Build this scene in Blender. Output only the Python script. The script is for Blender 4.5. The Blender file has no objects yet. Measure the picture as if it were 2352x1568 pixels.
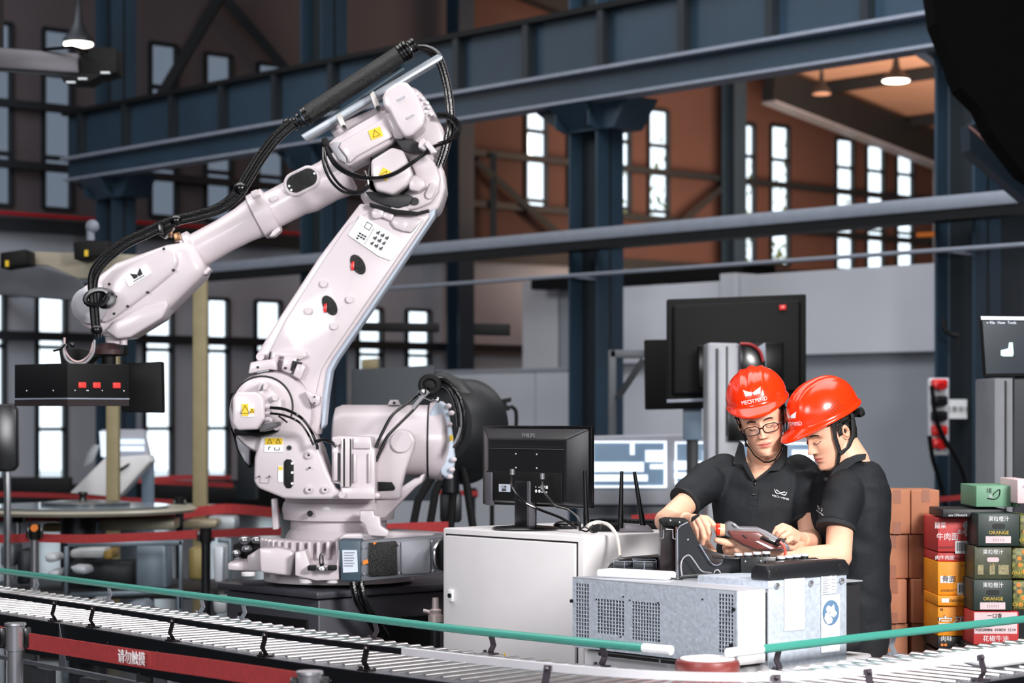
import bpy, bmesh, math, random
from mathutils import Vector, Matrix, Euler
from mathutils.bvhtree import BVHTree
random.seed(7)
SC = bpy.context.scene
COL = SC.collection
PI = math.pi
# ---------------------------------------------------------------- camera
FPX, HZ, CH = 5000.0, 950.0, 1.6
cd = bpy.data.cameras.new('camera'); cam = bpy.data.objects.new('camera', cd); COL.objects.link(cam)
cam.location = (0, 0, CH); cam.rotation_euler = (PI/2, 0, 0)
cd.sensor_width = 36; cd.lens = 36*FPX/2352; cd.shift_y = (HZ-784)/2352
cd.clip_start = .1; cd.clip_end = 300
cd.dof.use_dof = True; cd.dof.focus_distance = 7.7; cd.dof.aperture_fstop = 3.6
SC.camera = cam
# ---------------------------------------------------------------- world, lights, exposure
SC.view_settings.view_transform = 'Standard'; SC.view_settings.look = 'None'
SC.view_settings.exposure = 0.0; SC.view_settings.gamma = 1; SC.view_settings.use_curve_mapping = False
wd = bpy.data.worlds.new('world'); SC.world = wd; wd.use_nodes = True
wd.node_tree.nodes['Background'].inputs[0].default_value = (.86, .93, 1, 1)
wd.node_tree.nodes['Background'].inputs[1].default_value = 2.4
def area(name, loc, aim, w, h, power, color=(1, 1, 1)):
    l = bpy.data.lights.new(name, 'AREA'); l.shape = 'RECTANGLE'; l.size = w; l.size_y = h; l.energy = power; l.color = color
    o = bpy.data.objects.new(name, l); COL.objects.link(o); o.location = loc
    o.rotation_euler = (Vector(aim)-Vector(loc)).to_track_quat('-Z', 'Y').to_euler(); return o
area('key_light', (3.1, 2.6, 3.5), (.7, 8, 1.0), 1.2, 1.2, 560, (1, .985, .97))
area('fill_light', (-4.0, 1.0, 3.4), (-1.6, 9, 1.2), 2.2, 2.2, 260, (.97, .97, 1))
area('hall_light_left', (-9, 22, 9.5), (-7, 30, 2), 8, 5, 600, (.86, .93, 1))
area('hall_light_middle', (3, 17, 8.5), (3, 24, 1), 7, 5, 700, (.93, .96, 1))
area('warm_bay_light', (6.5, 36, 6.6), (6, 44, 6.4), 4, 3, 60, (1, .74, .6))
area('warm_roof_light', (6.5, 38.5, 4.6), (6.5, 42, 9), 5, 4, 800, (1, .68, .48))
area('overhead_fill_light', (-1.2, 8.8, 7.5), (-1.2, 8.8, 1), 11, 4.5, 680)  # added overhead panel that gives the rollers something bright to reflect
area('rear_fill_light', (0, -7, 3.6), (0, 8, 1), 12, 4, 230)  # added light behind the camera for chrome reflections and fill
# ---------------------------------------------------------------- helpers
U = Vector((-.667, .745, 0)).normalized(); V = Vector((.745, .667, 0)).normalized(); N = -U; ZUP = Vector((0, 0, 1))
def W(x, y, Z): return Vector(((x-1176)*Z/FPX, Z, CH-(y-HZ)*Z/FPX))
W0 = Vector((-7.2, 34, 0))
def HV(t, s, z=0): return W0+V*t+N*s+ZUP*z
def lin(c):
    return tuple(((x/255)/12.92 if x/255 <= .04045 else ((x/255+.055)/1.055)**2.4) for x in c)
MATS = {}
def mat(name, rgb, rough=.5, metal=0, var=.06, scale=8, bump=0, bscale=60, emit=None, spec=.5, coat=0, sss=0, trans=0, vcol=False, alpha=None):
    if name in MATS: return MATS[name]
    m = bpy.data.materials.new(name); MATS[name] = m; m.use_nodes = True
    nt = m.node_tree; b = nt.nodes['Principled BSDF']; c = lin(rgb)
    b.inputs['Roughness'].default_value = rough; b.inputs['Metallic'].default_value = metal
    b.inputs['Specular IOR Level'].default_value = spec; b.inputs['Coat Weight'].default_value = coat
    b.inputs['Coat Roughness'].default_value = .08
    tc = nt.nodes.new('ShaderNodeTexCoord')
    n = nt.nodes.new('ShaderNodeTexNoise'); n.inputs['Scale'].default_value = scale; n.inputs['Detail'].default_value = 3
    nt.links.new(tc.outputs['Object'], n.inputs['Vector'])
    r = nt.nodes.new('ShaderNodeMapRange'); r.inputs[1].default_value = .3; r.inputs[2].default_value = .7
    r.inputs[3].default_value = 1-var; r.inputs[4].default_value = 1+var
    nt.links.new(n.outputs['Fac'], r.inputs[0])
    mx = nt.nodes.new('ShaderNodeMix'); mx.data_type = 'RGBA'; mx.blend_type = 'MULTIPLY'; mx.inputs[0].default_value = 1
    mx.inputs[6].default_value = (*c, 1); nt.links.new(r.outputs[0], mx.inputs[7])
    if vcol:
        a = nt.nodes.new('ShaderNodeVertexColor'); a.layer_name = 'Col'; nt.links.new(a.outputs['Color'], mx.inputs[6])
    nt.links.new(mx.outputs[2], b.inputs['Base Color'])
    if bump:
        n2 = nt.nodes.new('ShaderNodeTexNoise'); n2.inputs['Scale'].default_value = bscale
        nt.links.new(tc.outputs['Object'], n2.inputs['Vector'])
        bp = nt.nodes.new('ShaderNodeBump'); bp.inputs['Strength'].default_value = bump; bp.inputs['Distance'].default_value = .01
        nt.links.new(n2.outputs['Fac'], bp.inputs['Height']); nt.links.new(bp.outputs[0], b.inputs['Normal'])
    if emit: b.inputs['Emission Color'].default_value = (*c, 1); b.inputs['Emission Strength'].default_value = emit
    if sss: b.inputs['Subsurface Weight'].default_value = sss; b.inputs['Subsurface Radius'].default_value = (.02, .008, .004); b.inputs['Subsurface Scale'].default_value = .5
    if trans: b.inputs['Transmission Weight'].default_value = trans
    if alpha is not None: b.inputs['Alpha'].default_value = alpha
    return m
robot_paint = mat('robot_paint', (208, 198, 203), .36, var=.03, scale=3, coat=.25)
robot_grey = mat('robot_grey', (176, 174, 182), .45, var=.05)
black_gloss = mat('black_gloss', (9, 10, 12), .22, var=.1, spec=.6)
black_matte = mat('black_matte', (10, 11, 13), .65, var=.15, spec=.3)
black_hose = mat('black_hose', (7, 7, 9), .22, var=.2, bump=.12, bscale=160)
speckle = mat('speckled_black', (7, 7, 8), .3, var=.7, scale=160, bump=.5, bscale=300)
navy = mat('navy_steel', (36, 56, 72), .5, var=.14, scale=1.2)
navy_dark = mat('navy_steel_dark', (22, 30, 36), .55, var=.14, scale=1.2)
flange_grey = mat('flange_edge_grey', (140, 146, 160), .5, var=.08)
steel = mat('bright_steel', (205, 207, 212), .25, 1, var=.05, scale=20)
chrome = mat('chrome', (200, 200, 206), .2, .85, var=.04)
dark_steel = mat('dark_steel', (34, 36, 40), .4, .5, var=.1)
galv = mat('galvanized_sheet', (188, 196, 208), .5, .25, var=.13, scale=70, bump=.15, bscale=90)
white_paint = mat('white_enamel', (226, 222, 224), .4, var=.02)
white_plastic = mat('white_plastic', (238, 238, 240), .35, var=.02)
sticker_white = mat('white_sticker', (244, 246, 250), .5, var=.01)
yellow = mat('warning_yellow', (246, 205, 40), .5, var=.03)
orange = mat('orange_tape', (240, 130, 30), .5, var=.03)
ink = mat('black_ink', (12, 12, 14), .6, var=.05)
white_ink = mat('white_ink', (240, 240, 242), .6, var=.02)
red_belt = mat('red_belt_fabric', (172, 52, 54), .8, var=.12, scale=60, bump=.4, bscale=700)
red_plastic = mat('red_plastic', (215, 30, 30), .3, var=.04)
wheel_red = mat('wheel_red', (118, 46, 42), .4, var=.05)
green_rail = mat('green_rail_plastic', (62, 142, 128), .35, var=.03)
helmet_red = mat('helmet_red', (252, 52, 12), .22, var=.02, coat=.15)
shirt_black = mat('black_cotton', (21, 24, 29), .72, var=.16, scale=14, bump=.3, bscale=26, spec=.3)
shirt_edge = mat('black_ribbed_cotton', (26, 29, 34), .8, var=.1, bump=.4, bscale=300)
trouser = mat('dark_trousers', (20, 21, 26), .8, var=.1)
hair_m = mat('black_hair', (18, 14, 13), .45, var=.3, scale=90, bump=.9, bscale=160)
skin = mat('skin', (226, 172, 142), .5, var=.04, scale=30, sss=.12, vcol=True, bump=.05, bscale=200)
tan = mat('tan_paint', (150, 138, 104), .6, var=.08)
wall_grey = mat('wall_grey_panel', (176, 181, 192), .8, var=.07, scale=.8)
wall_up = mat('wall_upper_greybrown', (84, 76, 80), .8, var=.14, scale=.5)
wall_warm = mat('wall_warm_light_tint', (82, 56, 50), .8, var=.16, scale=.4)  # brown puts the warm lamp light into the panel colour
roof_m = mat('roof_lining', (196, 158, 138), .8, var=.12, scale=.4)
partition = mat('partition_white', (222, 224, 232), .6, var=.04, scale=1)
partition_grey = mat('partition_grey', (168, 173, 182), .6, var=.05, scale=1)
floor_m = mat('floor_grey', (40, 43, 48), .22, var=.2, scale=1.5)
carton = mat('brown_carton', (176, 116, 86), .75, var=.07, scale=6, bump=.1, bscale=40)
tape_m = mat('brown_packing_tape', (150, 94, 70), .35, var=.04)
screen_lit = mat('lit_screen', (214, 228, 240), .3, var=.04, emit=.75)
screen_blue = mat('lit_screen_panel', (120, 146, 172), .3, var=.04, emit=.35)
screen_dark = mat('dark_screen', (34, 42, 50), .15, var=.1, emit=.35)
lamp_glow = mat('lamp_glow', (255, 250, 240), .5, emit=5)
pink_cast = mat('pinkish_label', (224, 196, 200), .6)
def glassmat():
    m = bpy.data.materials.new('window_glass'); m.use_nodes = True; nt = m.node_tree; nt.nodes.clear()
    o = nt.nodes.new('ShaderNodeOutputMaterial'); t = nt.nodes.new('ShaderNodeBsdfTransparent'); g = nt.nodes.new('ShaderNodeBsdfGlossy')
    t.inputs[0].default_value = (.93, .96, .97, 1); g.inputs['Roughness'].default_value = .05
    x = nt.nodes.new('ShaderNodeMixShader'); x.inputs[0].default_value = .08
    nt.links.new(t.outputs[0], x.inputs[1]); nt.links.new(g.outputs[0], x.inputs[2]); nt.links.new(x.outputs[0], o.inputs[0]); return m
glass_m = glassmat()
def glassdim():
    m = glass_m.copy(); m.name = 'grey_window_glass'  # greyer pane tint for the first upper windows
    m.node_tree.nodes['Transparent BSDF'].inputs[0].default_value = (.28, .30, .33, 1); return m
glass_dim = glassdim()

def empty(name, loc, label, cat, group=None, kind=None):
    o = bpy.data.objects.new(name, None); COL.objects.link(o); o.location = loc; o.empty_display_size = .05
    tag(o, label, cat, group, kind); return o
def tag(o, label=None, cat=None, group=None, kind=None):
    if label: o['label'] = label
    if cat: o['category'] = cat
    if group: o['group'] = group
    if kind: o['kind'] = kind
    return o
def absmat(o):
    m = Matrix.Translation(o.location) @ o.rotation_euler.to_matrix().to_4x4()
    if o.parent: m = absmat(o.parent) @ o.matrix_parent_inverse @ m
    return m
def link(name, me, m, parent=None, smooth=True, sharp=35):
    o = bpy.data.objects.new(name, me); COL.objects.link(o)
    if m: me.materials.clear(); me.materials.append(m)
    if smooth:
        me.polygons.foreach_set('use_smooth', [True]*len(me.polygons)); me.set_sharp_from_angle(angle=math.radians(sharp))
    if parent is not None:
        o.parent = parent; o.matrix_parent_inverse = absmat(parent).inverted()
    else:
        if me.vertices:
            xs = [v.co.x for v in me.vertices]; ys = [v.co.y for v in me.vertices]; zs = [v.co.z for v in me.vertices]
            c = Vector(((min(xs)+max(xs))/2, (min(ys)+max(ys))/2, min(zs)))
            me.transform(Matrix.Translation(-c)); o.location = c
    return o
EACH = {k: v for k, v in (q.split(':') for q in 'boss_caps:boss_cap oval_port:oval_port forklift_opening:forklift_opening oval_covers:oval_cover collar_lugs:collar_lug lower_clamps:lower_clamp top_clamps:top_clamp fixing_block:fixing_block hose_ball_joint:hose_ball_joint rail_bracket_pair:rail_bracket motor_fins:motor_fin cable_glands:cable_gland drawer_slots:drawer_slot brass_fitting:brass_fitting black_cover:black_cover handle_opening:handle_opening end_bolts:end_bolt valve_bodies:valve_body motor_grooves:motor_groove port_reflection:port_reflection casting_ribs:casting_rib bright_field:bright_field lens_light:lens_light belt_slot:belt_slot red_indicator:red_indicator sleeve_clamp:sleeve_clamp orange_sticker:orange_sticker motor_bosses:motor_boss side_casting:side_casting cable_guide:cable_guide motor_plug:motor_plug edge_strip:edge_strip box_housing:box_housing base_part:base_part label_print:label_print cap_grooves:cap_groove lamp_head:barn_door gusset:gusset clamp_gap:clamp_gap lower_recess_shade:recess'.split())}
STUFF = set('screws panel_rivets frame_bolts cover_bolts housing_bolts bolt_holes lug_holes slot_bolts port_screws indicator_screws mount_screws round_screws vent_holes rating_print printed_line label_pictograms bars bracket_bolt clamp_studs pictogram door_gap panel_joint connector_wires placket_seam eyelashes screen_model leaf_print'.split())
class MB:
    def __init__(s): s.bm = bmesh.new()
    def _bev(s, geom_verts, bev, seg=2):
        if bev <= 0: return
        es = set()
        for v in geom_verts:
            for e in v.link_edges:
                if len(e.link_faces) == 2 and e.calc_face_angle(0) > .5: es.add(e)
        bmesh.ops.bevel(s.bm, geom=list(es), offset=bev, segments=seg, profile=.5, affect='EDGES', clamp_overlap=True)
    def box(s, c, size, M=None, bev=0, seg=2):
        m = Matrix.Translation(Vector(c)) @ (M.to_4x4() if M else Matrix()) @ Matrix.Diagonal((*size, 1))
        g = bmesh.ops.create_cube(s.bm, size=1, matrix=m); s._bev(g['verts'], bev, seg); return s
    def hbox(s, c, lu, lv, h, bev=0):   # near-bottom corner c, extends lu along U, lv along V
        return s.prism([c, c+V*lv, c+V*lv+U*lu, c+U*lu], ZUP*h, bev)
    def prism(s, pts, ext, bev=0, seg=2):
        a = [s.bm.verts.new(p) for p in pts]; b = [s.bm.verts.new(Vector(p)+Vector(ext)) for p in pts]; n = len(pts)
        fs = [s.bm.faces.new(a), s.bm.faces.new(b[::-1])]
        for i in range(n): fs.append(s.bm.faces.new((a[i], b[i], b[(i+1) % n], a[(i+1) % n])))
        bmesh.ops.recalc_face_normals(s.bm, faces=fs); s._bev(a+b, bev, seg); return s
    def pp(s, poly, Z, t, bev=.006, seg=2):   # pixel outline given a real depth Z and thickness t
        return s.prism([W(x, y, Z) for x, y in poly], (0, t, 0), bev, seg)
    def cyl(s, p0, p1, r0, r1=None, seg=24, cap=True):
        p0 = Vector(p0); p1 = Vector(p1); r1 = r0 if r1 is None else r1; d = p1-p0
        m = Matrix.Translation((p0+p1)/2) @ d.to_track_quat('Z', 'Y').to_matrix().to_4x4()
        bmesh.ops.create_cone(s.bm, cap_ends=cap, segments=seg, radius1=max(r0, 1e-5), radius2=max(r1, 1e-5), depth=d.length, matrix=m); return s
    def lathe(s, p0, axis, prof, seg=32, sx=1, sy=1):
        q = Vector(axis).to_track_quat('Z', 'Y').to_matrix().to_4x4(); m = Matrix.Translation(Vector(p0)) @ q
        rings = []
        for h, r in prof:
            rings.append([s.bm.verts.new(m @ Vector((r*math.cos(2*PI*k/seg)*sx, r*math.sin(2*PI*k/seg)*sy, h))) for k in range(seg)])
        fs = []
        for a, b in zip(rings, rings[1:]):
            for k in range(seg): fs.append(s.bm.faces.new((a[k], a[(k+1) % seg], b[(k+1) % seg], b[k])))
        fs.append(s.bm.faces.new(rings[0][::-1])); fs.append(s.bm.faces.new(rings[-1]))
        bmesh.ops.recalc_face_normals(s.bm, faces=fs); return s
    def ball(s, c, r, sc=(1, 1, 1), seg=20, M=None):
        m = Matrix.Translation(Vector(c)) @ (M.to_4x4() if M else Matrix()) @ Matrix.Diagonal((r*sc[0], r*sc[1], r*sc[2], 1))
        bmesh.ops.create_uvsphere(s.bm, u_segments=seg, v_segments=max(6, seg*2//3), radius=1, matrix=m); return s
    def tube(s, pts, r, seg=8, closed=False, flat=None):
        pts = [Vector(p) for p in pts]; n = len(pts); rings = []; nrm = None
        for i, p in enumerate(pts):
            a = pts[i-1] if (i or closed) else pts[0]; b = pts[(i+1) % n] if (i < n-1 or closed) else pts[-1]
            t = (b-a).normalized()
            if nrm is None: nrm = t.orthogonal().normalized() if flat is None else (Vector(flat)-t*t.dot(Vector(flat))).normalized()
            nrm = (nrm-t*nrm.dot(t)).normalized(); bi = t.cross(nrm)
            rr = r[i] if isinstance(r, (list, tuple)) else r
            r2 = rr if flat is None else rr*.28
            rings.append([s.bm.verts.new(p+nrm*(r2*math.cos(2*PI*k/seg))+bi*(rr*math.sin(2*PI*k/seg))) for k in range(seg)])
        fs = []
        m = n if closed else n-1
        for i in range(m):
            a, b = rings[i], rings[(i+1) % n]
            for k in range(seg): fs.append(s.bm.faces.new((a[k], a[(k+1) % seg], b[(k+1) % seg], b[k])))
        if not closed: fs.append(s.bm.faces.new(rings[0][::-1])); fs.append(s.bm.faces.new(rings[-1]))
        bmesh.ops.recalc_face_normals(s.bm, faces=fs); return s
    def strip(s, pts, half, up=ZUP, th=.002):   # upright band along pts
        for a, b in zip(pts, pts[1:]):
            a = Vector(a); b = Vector(b); n = (b-a).cross(up).normalized()*th
            s.prism([a-up*half-n, b-up*half-n, b+up*half-n, a+up*half-n], n*2)
        return s
    def islands(s):
        seen = set(); out = []
        for v in s.bm.verts:
            if v in seen: continue
            st = [v]; seen.add(v); isl = []
            while st:
                q = st.pop(); isl.append(q)
                for e in q.link_edges:
                    w = e.other_vert(q)
                    if w not in seen: seen.add(w); st.append(w)
            out.append(isl)
        return out
    def build(s, name, m, parent=None, smooth=True, sharp=35):
        if name in EACH and parent is not None:
            isl = s.islands()
            if len(isl) > 1:
                for k in isl:
                    idx = {v: i for i, v in enumerate(k)}; fs = {f for v in k for f in v.link_faces}
                    me = bpy.data.meshes.new(EACH[name]); me.from_pydata([v.co[:] for v in k], [], [[idx[v] for v in f.verts] for f in fs]); o = link(EACH[name], me, m, parent, smooth, sharp)
                s.bm.free(); return o
            name = EACH[name]
        if name in STUFF:
            me = bpy.data.meshes.new(name); s.bm.to_mesh(me); s.bm.free(); o = link(name, me, m, parent, smooth, sharp); o['kind'] = 'stuff'; return o
        me = bpy.data.meshes.new(name); s.bm.to_mesh(me); s.bm.free(); return link(name, me, m, parent, smooth, sharp)
def smoothpath(pts, n=8):
    P = [Vector(p) for p in pts]; out = []
    for i in range(len(P)-1):
        a = P[max(i-1, 0)]; b = P[i]; c = P[i+1]; d = P[min(i+2, len(P)-1)]
        for k in range(n):
            t = k/n; out.append(.5*((2*b)+(c-a)*t+(2*a-5*b+4*c-d)*t*t+(3*b-a-3*c+d)*t**3))
    out.append(P[-1]); return out
def textmesh(txt, size, ext=.0006, align='CENTER', shear=0):
    cu = bpy.data.curves.new('t', 'FONT'); cu.body = txt; cu.size = size; cu.extrude = ext; cu.align_x = align; cu.align_y = 'CENTER'; cu.resolution_u = 2; cu.shear = shear
    o = bpy.data.objects.new('t', cu); COL.objects.link(o); dg = bpy.context.evaluated_depsgraph_get()
    me = bpy.data.meshes.new_from_object(o.evaluated_get(dg)); bpy.data.objects.remove(o); bpy.data.curves.remove(cu); return me
def frame(c, x, y):
    x = Vector(x).normalized(); z = x.cross(Vector(y)).normalized(); y = z.cross(x)
    m = Matrix((x, y, z)).transposed().to_4x4(); m.translation = Vector(c); return m
def text(name, txt, size, c, x, y, m, parent, sx=1, shear=0, bold=0):
    me = textmesh(txt, size, .0005, shear=shear)
    me.transform(frame(c, x, y) @ Matrix.Diagonal((sx, 1, 1, 1))); return link(name, me, m, parent, smooth=False)
def decal(polys, c, x, y, th=.0008):    # flat shapes (local 2D outlines) as thin plates standing proud of a surface
    b = MB(); f = frame(c, x, y)
    for p in polys: b.prism([f @ Vector((a, q, 0)) for a, q in p], f.to_3x3() @ Vector((0, 0, th)))
    return b
def holed(b, org, ax, ay, w, h, holes, th):  # plate with rectangular holes (x0,x1,y0,y1), built as cells
    xs = sorted({0, w, *[q for r in holes for q in r[:2]]}); ys = sorted({0, h, *[q for r in holes for q in r[2:]]})
    nrm = Vector(ax).cross(Vector(ay)).normalized(); org = Vector(org); ax = Vector(ax); ay = Vector(ay)
    solid = lambda i, j: 0 <= i < len(xs)-1 and 0 <= j < len(ys)-1 and not any(r[0] <= (xs[i]+xs[i+1])/2 <= r[1] and r[2] <= (ys[j]+ys[j+1])/2 <= r[3] for r in holes)
    cache = {}
    def vt(i, j, k):
        if (i, j, k) not in cache: cache[i, j, k] = b.bm.verts.new(org+ax*xs[i]+ay*ys[j]-nrm*(th*k))
        return cache[i, j, k]
    fs = []
    for i in range(len(xs)-1):
        for j in range(len(ys)-1):
            if not solid(i, j): continue
            q = [(i, j), (i+1, j), (i+1, j+1), (i, j+1)]
            fs.append(b.bm.faces.new([vt(a, c, 0) for a, c in q])); fs.append(b.bm.faces.new([vt(a, c, 1) for a, c in q[::-1]]))
            for k, (di, dj) in enumerate([(0, -1), (1, 0), (0, 1), (-1, 0)]):
                if not solid(i+di, j+dj):
                    a, c = q[k], q[(k+1) % 4]; fs.append(b.bm.faces.new([vt(*c, 0), vt(*a, 0), vt(*a, 1), vt(*c, 1)]))
    return b
# ================================================================ setting
MB().box((3, 24, -.05), (80, 76, .1)).build('floor', floor_m, smooth=False)['kind'] = 'structure'
def zc(t): return 7.75+(22-t)*.16
# windows on the back wall, given by where they stand along it
def tpx(x):
    k = (x-1176)/FPX; d = V; return (k*W0.y-W0.x)/(d.x-k*d.y)
UP = [(-45, 25, 4.8, 7.6), (98, 163, 4.8, 7.6), (343, 404, 4.8, 7.6), (470, 530, 4.8, 7.55), (590, 650, 4.8, 7.5), (1205, 1253, 5.45, 7.5), (1303, 1348, 5.45, 7.5),
      (1398, 1445, 5.45, 7.55), (1487, 1533, 5.45, 7.6), (1692, 1731, 4.7, 7.55), (1768, 1810, 4.7, 7.6), (1918, 1958, 4.7, 7.5), (1988, 2028, 4.7, 7.45), (2057, 2095, 4.7, 7.4)]
LO = [(-45, 8, .5, 3.5), (83, 148, .5, 3.5), (330, 393, .5, 3.5), (472, 522, .5, 3.5), (585, 643, .5, 3.5), (820, 875, .5, 3.45), (932, 985, .5, 3.45)]
T0, T1, ZM = -30, 24, 4.5
wl = MB(); holed(wl, HV(T0, 0), V, ZUP, T1-T0, ZM, [(tpx(a)-T0, tpx(b)-T0, c, d) for a, b, c, d in LO], .06)
wl.build('wall_back', wall_grey, smooth=False)['kind'] = 'structure'
TS = 8.3
for nm, a0, a1, mm in (('wall_back', T0, TS, wall_up), ('wall_back', TS, T1, wall_warm)):
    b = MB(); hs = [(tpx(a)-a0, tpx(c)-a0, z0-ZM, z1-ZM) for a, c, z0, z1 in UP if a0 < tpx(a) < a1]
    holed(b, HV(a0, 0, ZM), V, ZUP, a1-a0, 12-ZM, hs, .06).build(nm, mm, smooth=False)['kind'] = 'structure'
for k, (a, c, z0, z1) in enumerate(UP+LO):
    e = empty('window_%d' % (k+1), HV(tpx(a), 0, z0), 'tall narrow window with dark frame in the back wall', 'window', 'tall narrow windows of the back wall', 'structure')
    del e['category'], e['group'], e['label']
    t0, t1 = tpx(a), tpx(c); f = MB(); fw = .03
    for (p, q, r, s_) in ((t0-.03, t0+fw, z0, z1), (t1-fw, t1+.03, z0, z1), (t0, t1, z0-.03, z0+fw), (t0, t1, z1-fw, z1+.03)):
        f.prism([HV(p, .06, r), HV(q, .06, r), HV(q, .06, s_), HV(p, .06, s_)], -N*.1)
    ms = [6.9, 6.35, 5.6, 5.42] if k < len(UP) else [2.8, 2.64, 1.36]
    ms = [z for z in ms if z0+.1 < z < z1-.1]
    for z in ms: f.prism([HV(t0, .05, z-.03), HV(t1, .05, z-.03), HV(t1, .05, z+.03), HV(t0, .05, z+.03)], -N*.15)
    f.build('window_frame', navy_dark, e, smooth=False)
    zz = [z0]+sorted(ms)+[z1]
    dim = k < 5
    for p, q in zip(zz, zz[1:]):
        MB().prism([HV(t0, -.05, p), HV(t1, -.05, p), HV(t1, -.05, q), HV(t0, -.05, q)], -N*.01).build('pane', glass_dim if dim else glass_m, e, smooth=False)
MB().prism([HV(T0, -.4, zc(T0)), HV(T1, -.4, zc(T1)), HV(T1, 45, zc(T1)), HV(T0, 45, zc(T0))], ZUP*.15).build('ceiling', roof_m, smooth=False)['kind'] = 'structure'
MB().prism([HV(T1, -1, 0), HV(T1, 45, 0), HV(T1, 45, 9), HV(T1, -1, 9)], V*.2).build('wall_right', wall_warm, smooth=False)['kind'] = 'structure'
MB().prism([HV(T0, -1, 0), HV(T0, 45, 0), HV(T0, 45, 16.5), HV(T0, -1, 16.5)], -V*.2).build('wall_left', wall_grey, smooth=False)['kind'] = 'structure'
MB().prism([HV(T0, 45, 0), HV(T1, 45, 0), HV(T1, 45, 8), HV(T0, 45, 16.5)], N*.2).build('wall_front', wall_grey, smooth=False)['kind'] = 'structure'
k = 0
for z, h in ((6.35, .12), (5.42, .12), (4.5, .2), (2.8, .14), (.25, .5)):   # girts carried by the wall
    k += 1; MB().prism([HV(T0, .1, z-h/2), HV(T1, .1, z-h/2), HV(T1, .1, z+h/2), HV(T0, .1, z+h/2)], N*.14).build('trim_%d' % k, navy_dark, smooth=False)['kind'] = 'structure'
# wall columns
for x in (1068, 1685, 2128):
    t = tpx({1068: 1018, 1685: 1646}.get(x, x)); h = zc(t)
    c = MB(); w = .36 if x < 2000 else .3
    for s0 in (.3, .62): c.prism([HV(t-w/2, s0, 0), HV(t+w/2, s0, 0), HV(t+w/2, s0, h), HV(t-w/2, s0, h)], N*.03)
    c.prism([HV(t-.02, .3, 0), HV(t+.02, .3, 0), HV(t+.02, .3, h), HV(t-.02, .3, h)], N*.34)
    o = c.build('steel_column', navy if x < 2000 else flange_grey, smooth=False)
    tag(o, {1068: 'slim dark blue steel column at the back wall, right of the robot arm', 1685: 'slim dark steel column on the warm lit wall between the window groups', 2128: 'pale grey wall column at the far end under the orange roof'}[x], 'column')
# crane runway columns and beam
TC = -.55; SP = [2.8, 7.8, 12.8, 17.8]; WC = .46
clab = ['dark blue steel column at far left below the beam end', 'wide dark blue steel column behind the raised robot arm',
        'dark blue steel column carrying the crane beam in the picture middle', 'dark blue steel column at the right with the paper notice']
HB = 5.02
cols = []
for i, s0 in enumerate(SP):
    e = empty('crane_column', HV(TC, s0), clab[i], 'column')
    hh = 11.5 if i < 3 else 5.9
    for ds in (-WC/2, WC/2-.03):
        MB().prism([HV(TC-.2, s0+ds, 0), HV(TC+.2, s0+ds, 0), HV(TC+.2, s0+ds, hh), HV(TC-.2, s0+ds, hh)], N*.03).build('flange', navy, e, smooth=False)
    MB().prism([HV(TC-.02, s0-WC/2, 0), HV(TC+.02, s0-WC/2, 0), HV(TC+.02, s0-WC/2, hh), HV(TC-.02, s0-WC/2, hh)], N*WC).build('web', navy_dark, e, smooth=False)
    if i == 3:
        MB().prism([HV(TC+.25, s0-.23, 0), HV(TC+.65, s0-.23, 0), HV(TC+.65, s0-.23, 8), HV(TC+.25, s0-.23, 8)], N*.42).build('twin_post', navy_dark, e, smooth=False)
    # corbel under the beam
    if i == 3: cols.append(e); continue
    h = MB(); f0 = TC-.22
    h.prism([HV(f0, s0-.75, HB), HV(f0, s0+.75, HB), HV(f0, s0+.62, HB-.16), HV(f0, s0+.5, HB-.32), HV(f0, s0-.3, HB-.32), HV(f0, s0-.75, HB-.04)], V*.45, .01)
    h.build('bracket', navy, e, smooth=False)
    h = MB()
    h.prism([HV(f0-.25, s0-.28, HB-.02), HV(f0-.25, s0+.28, HB-.02), HV(f0, s0+.28, HB-.3), HV(f0, s0-.28, HB-.3)], V*.1)
    for q in (-.26, .26): h.prism([HV(f0-.16, s0+q, HB), HV(f0-.16, s0+q, HB-.28), HV(f0, s0+q, HB-.32), HV(f0, s0+q, HB)], N*.02)
    h.build('gusset', navy, e, smooth=False); cols.append(e)
# beam: upper girder, lower flange lines
sA, sB = 2.1, 19.6
e = empty('crane_beam', HV(TC-.35, 10, HB), 'long dark blue crane runway beam crossing the hall from left to right', 'beam')
t_ = TC-.35
def along(t, z, h, d, m, nm, a=sA, b=sB): return MB().prism([HV(t, a, z), HV(t, b, z), HV(t, b, z+h), HV(t, a, z+h)], V*d).build(nm, m, e, smooth=False)
along(t_, HB+.3, .62, .05, navy, 'web'); along(t_-.14, HB+.92, .06, .34, black_matte, 'top_flange')
along(t_-.16, HB+.27, .035, .36, flange_grey, 'bottom_flange'); along(t_-.02, HB+.0, .27, .06, navy, 'lower_web')  # pale flanges: the light falling on them is put into the colour
along(t_-.12, HB-.03, .03, .3, flange_grey, 'lower_flange')
for k in range(15):
    s0 = sA+.4+k*1.2
    MB().prism([HV(t_-.12, s0, HB+.3), HV(t_, s0, HB+.3), HV(t_, s0, HB+.92), HV(t_-.12, s0, HB+.92)], N*.09).build('shaded_stiffener', navy_dark, e, smooth=False)  # widened and dark to carry the shaded regions along the web
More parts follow.
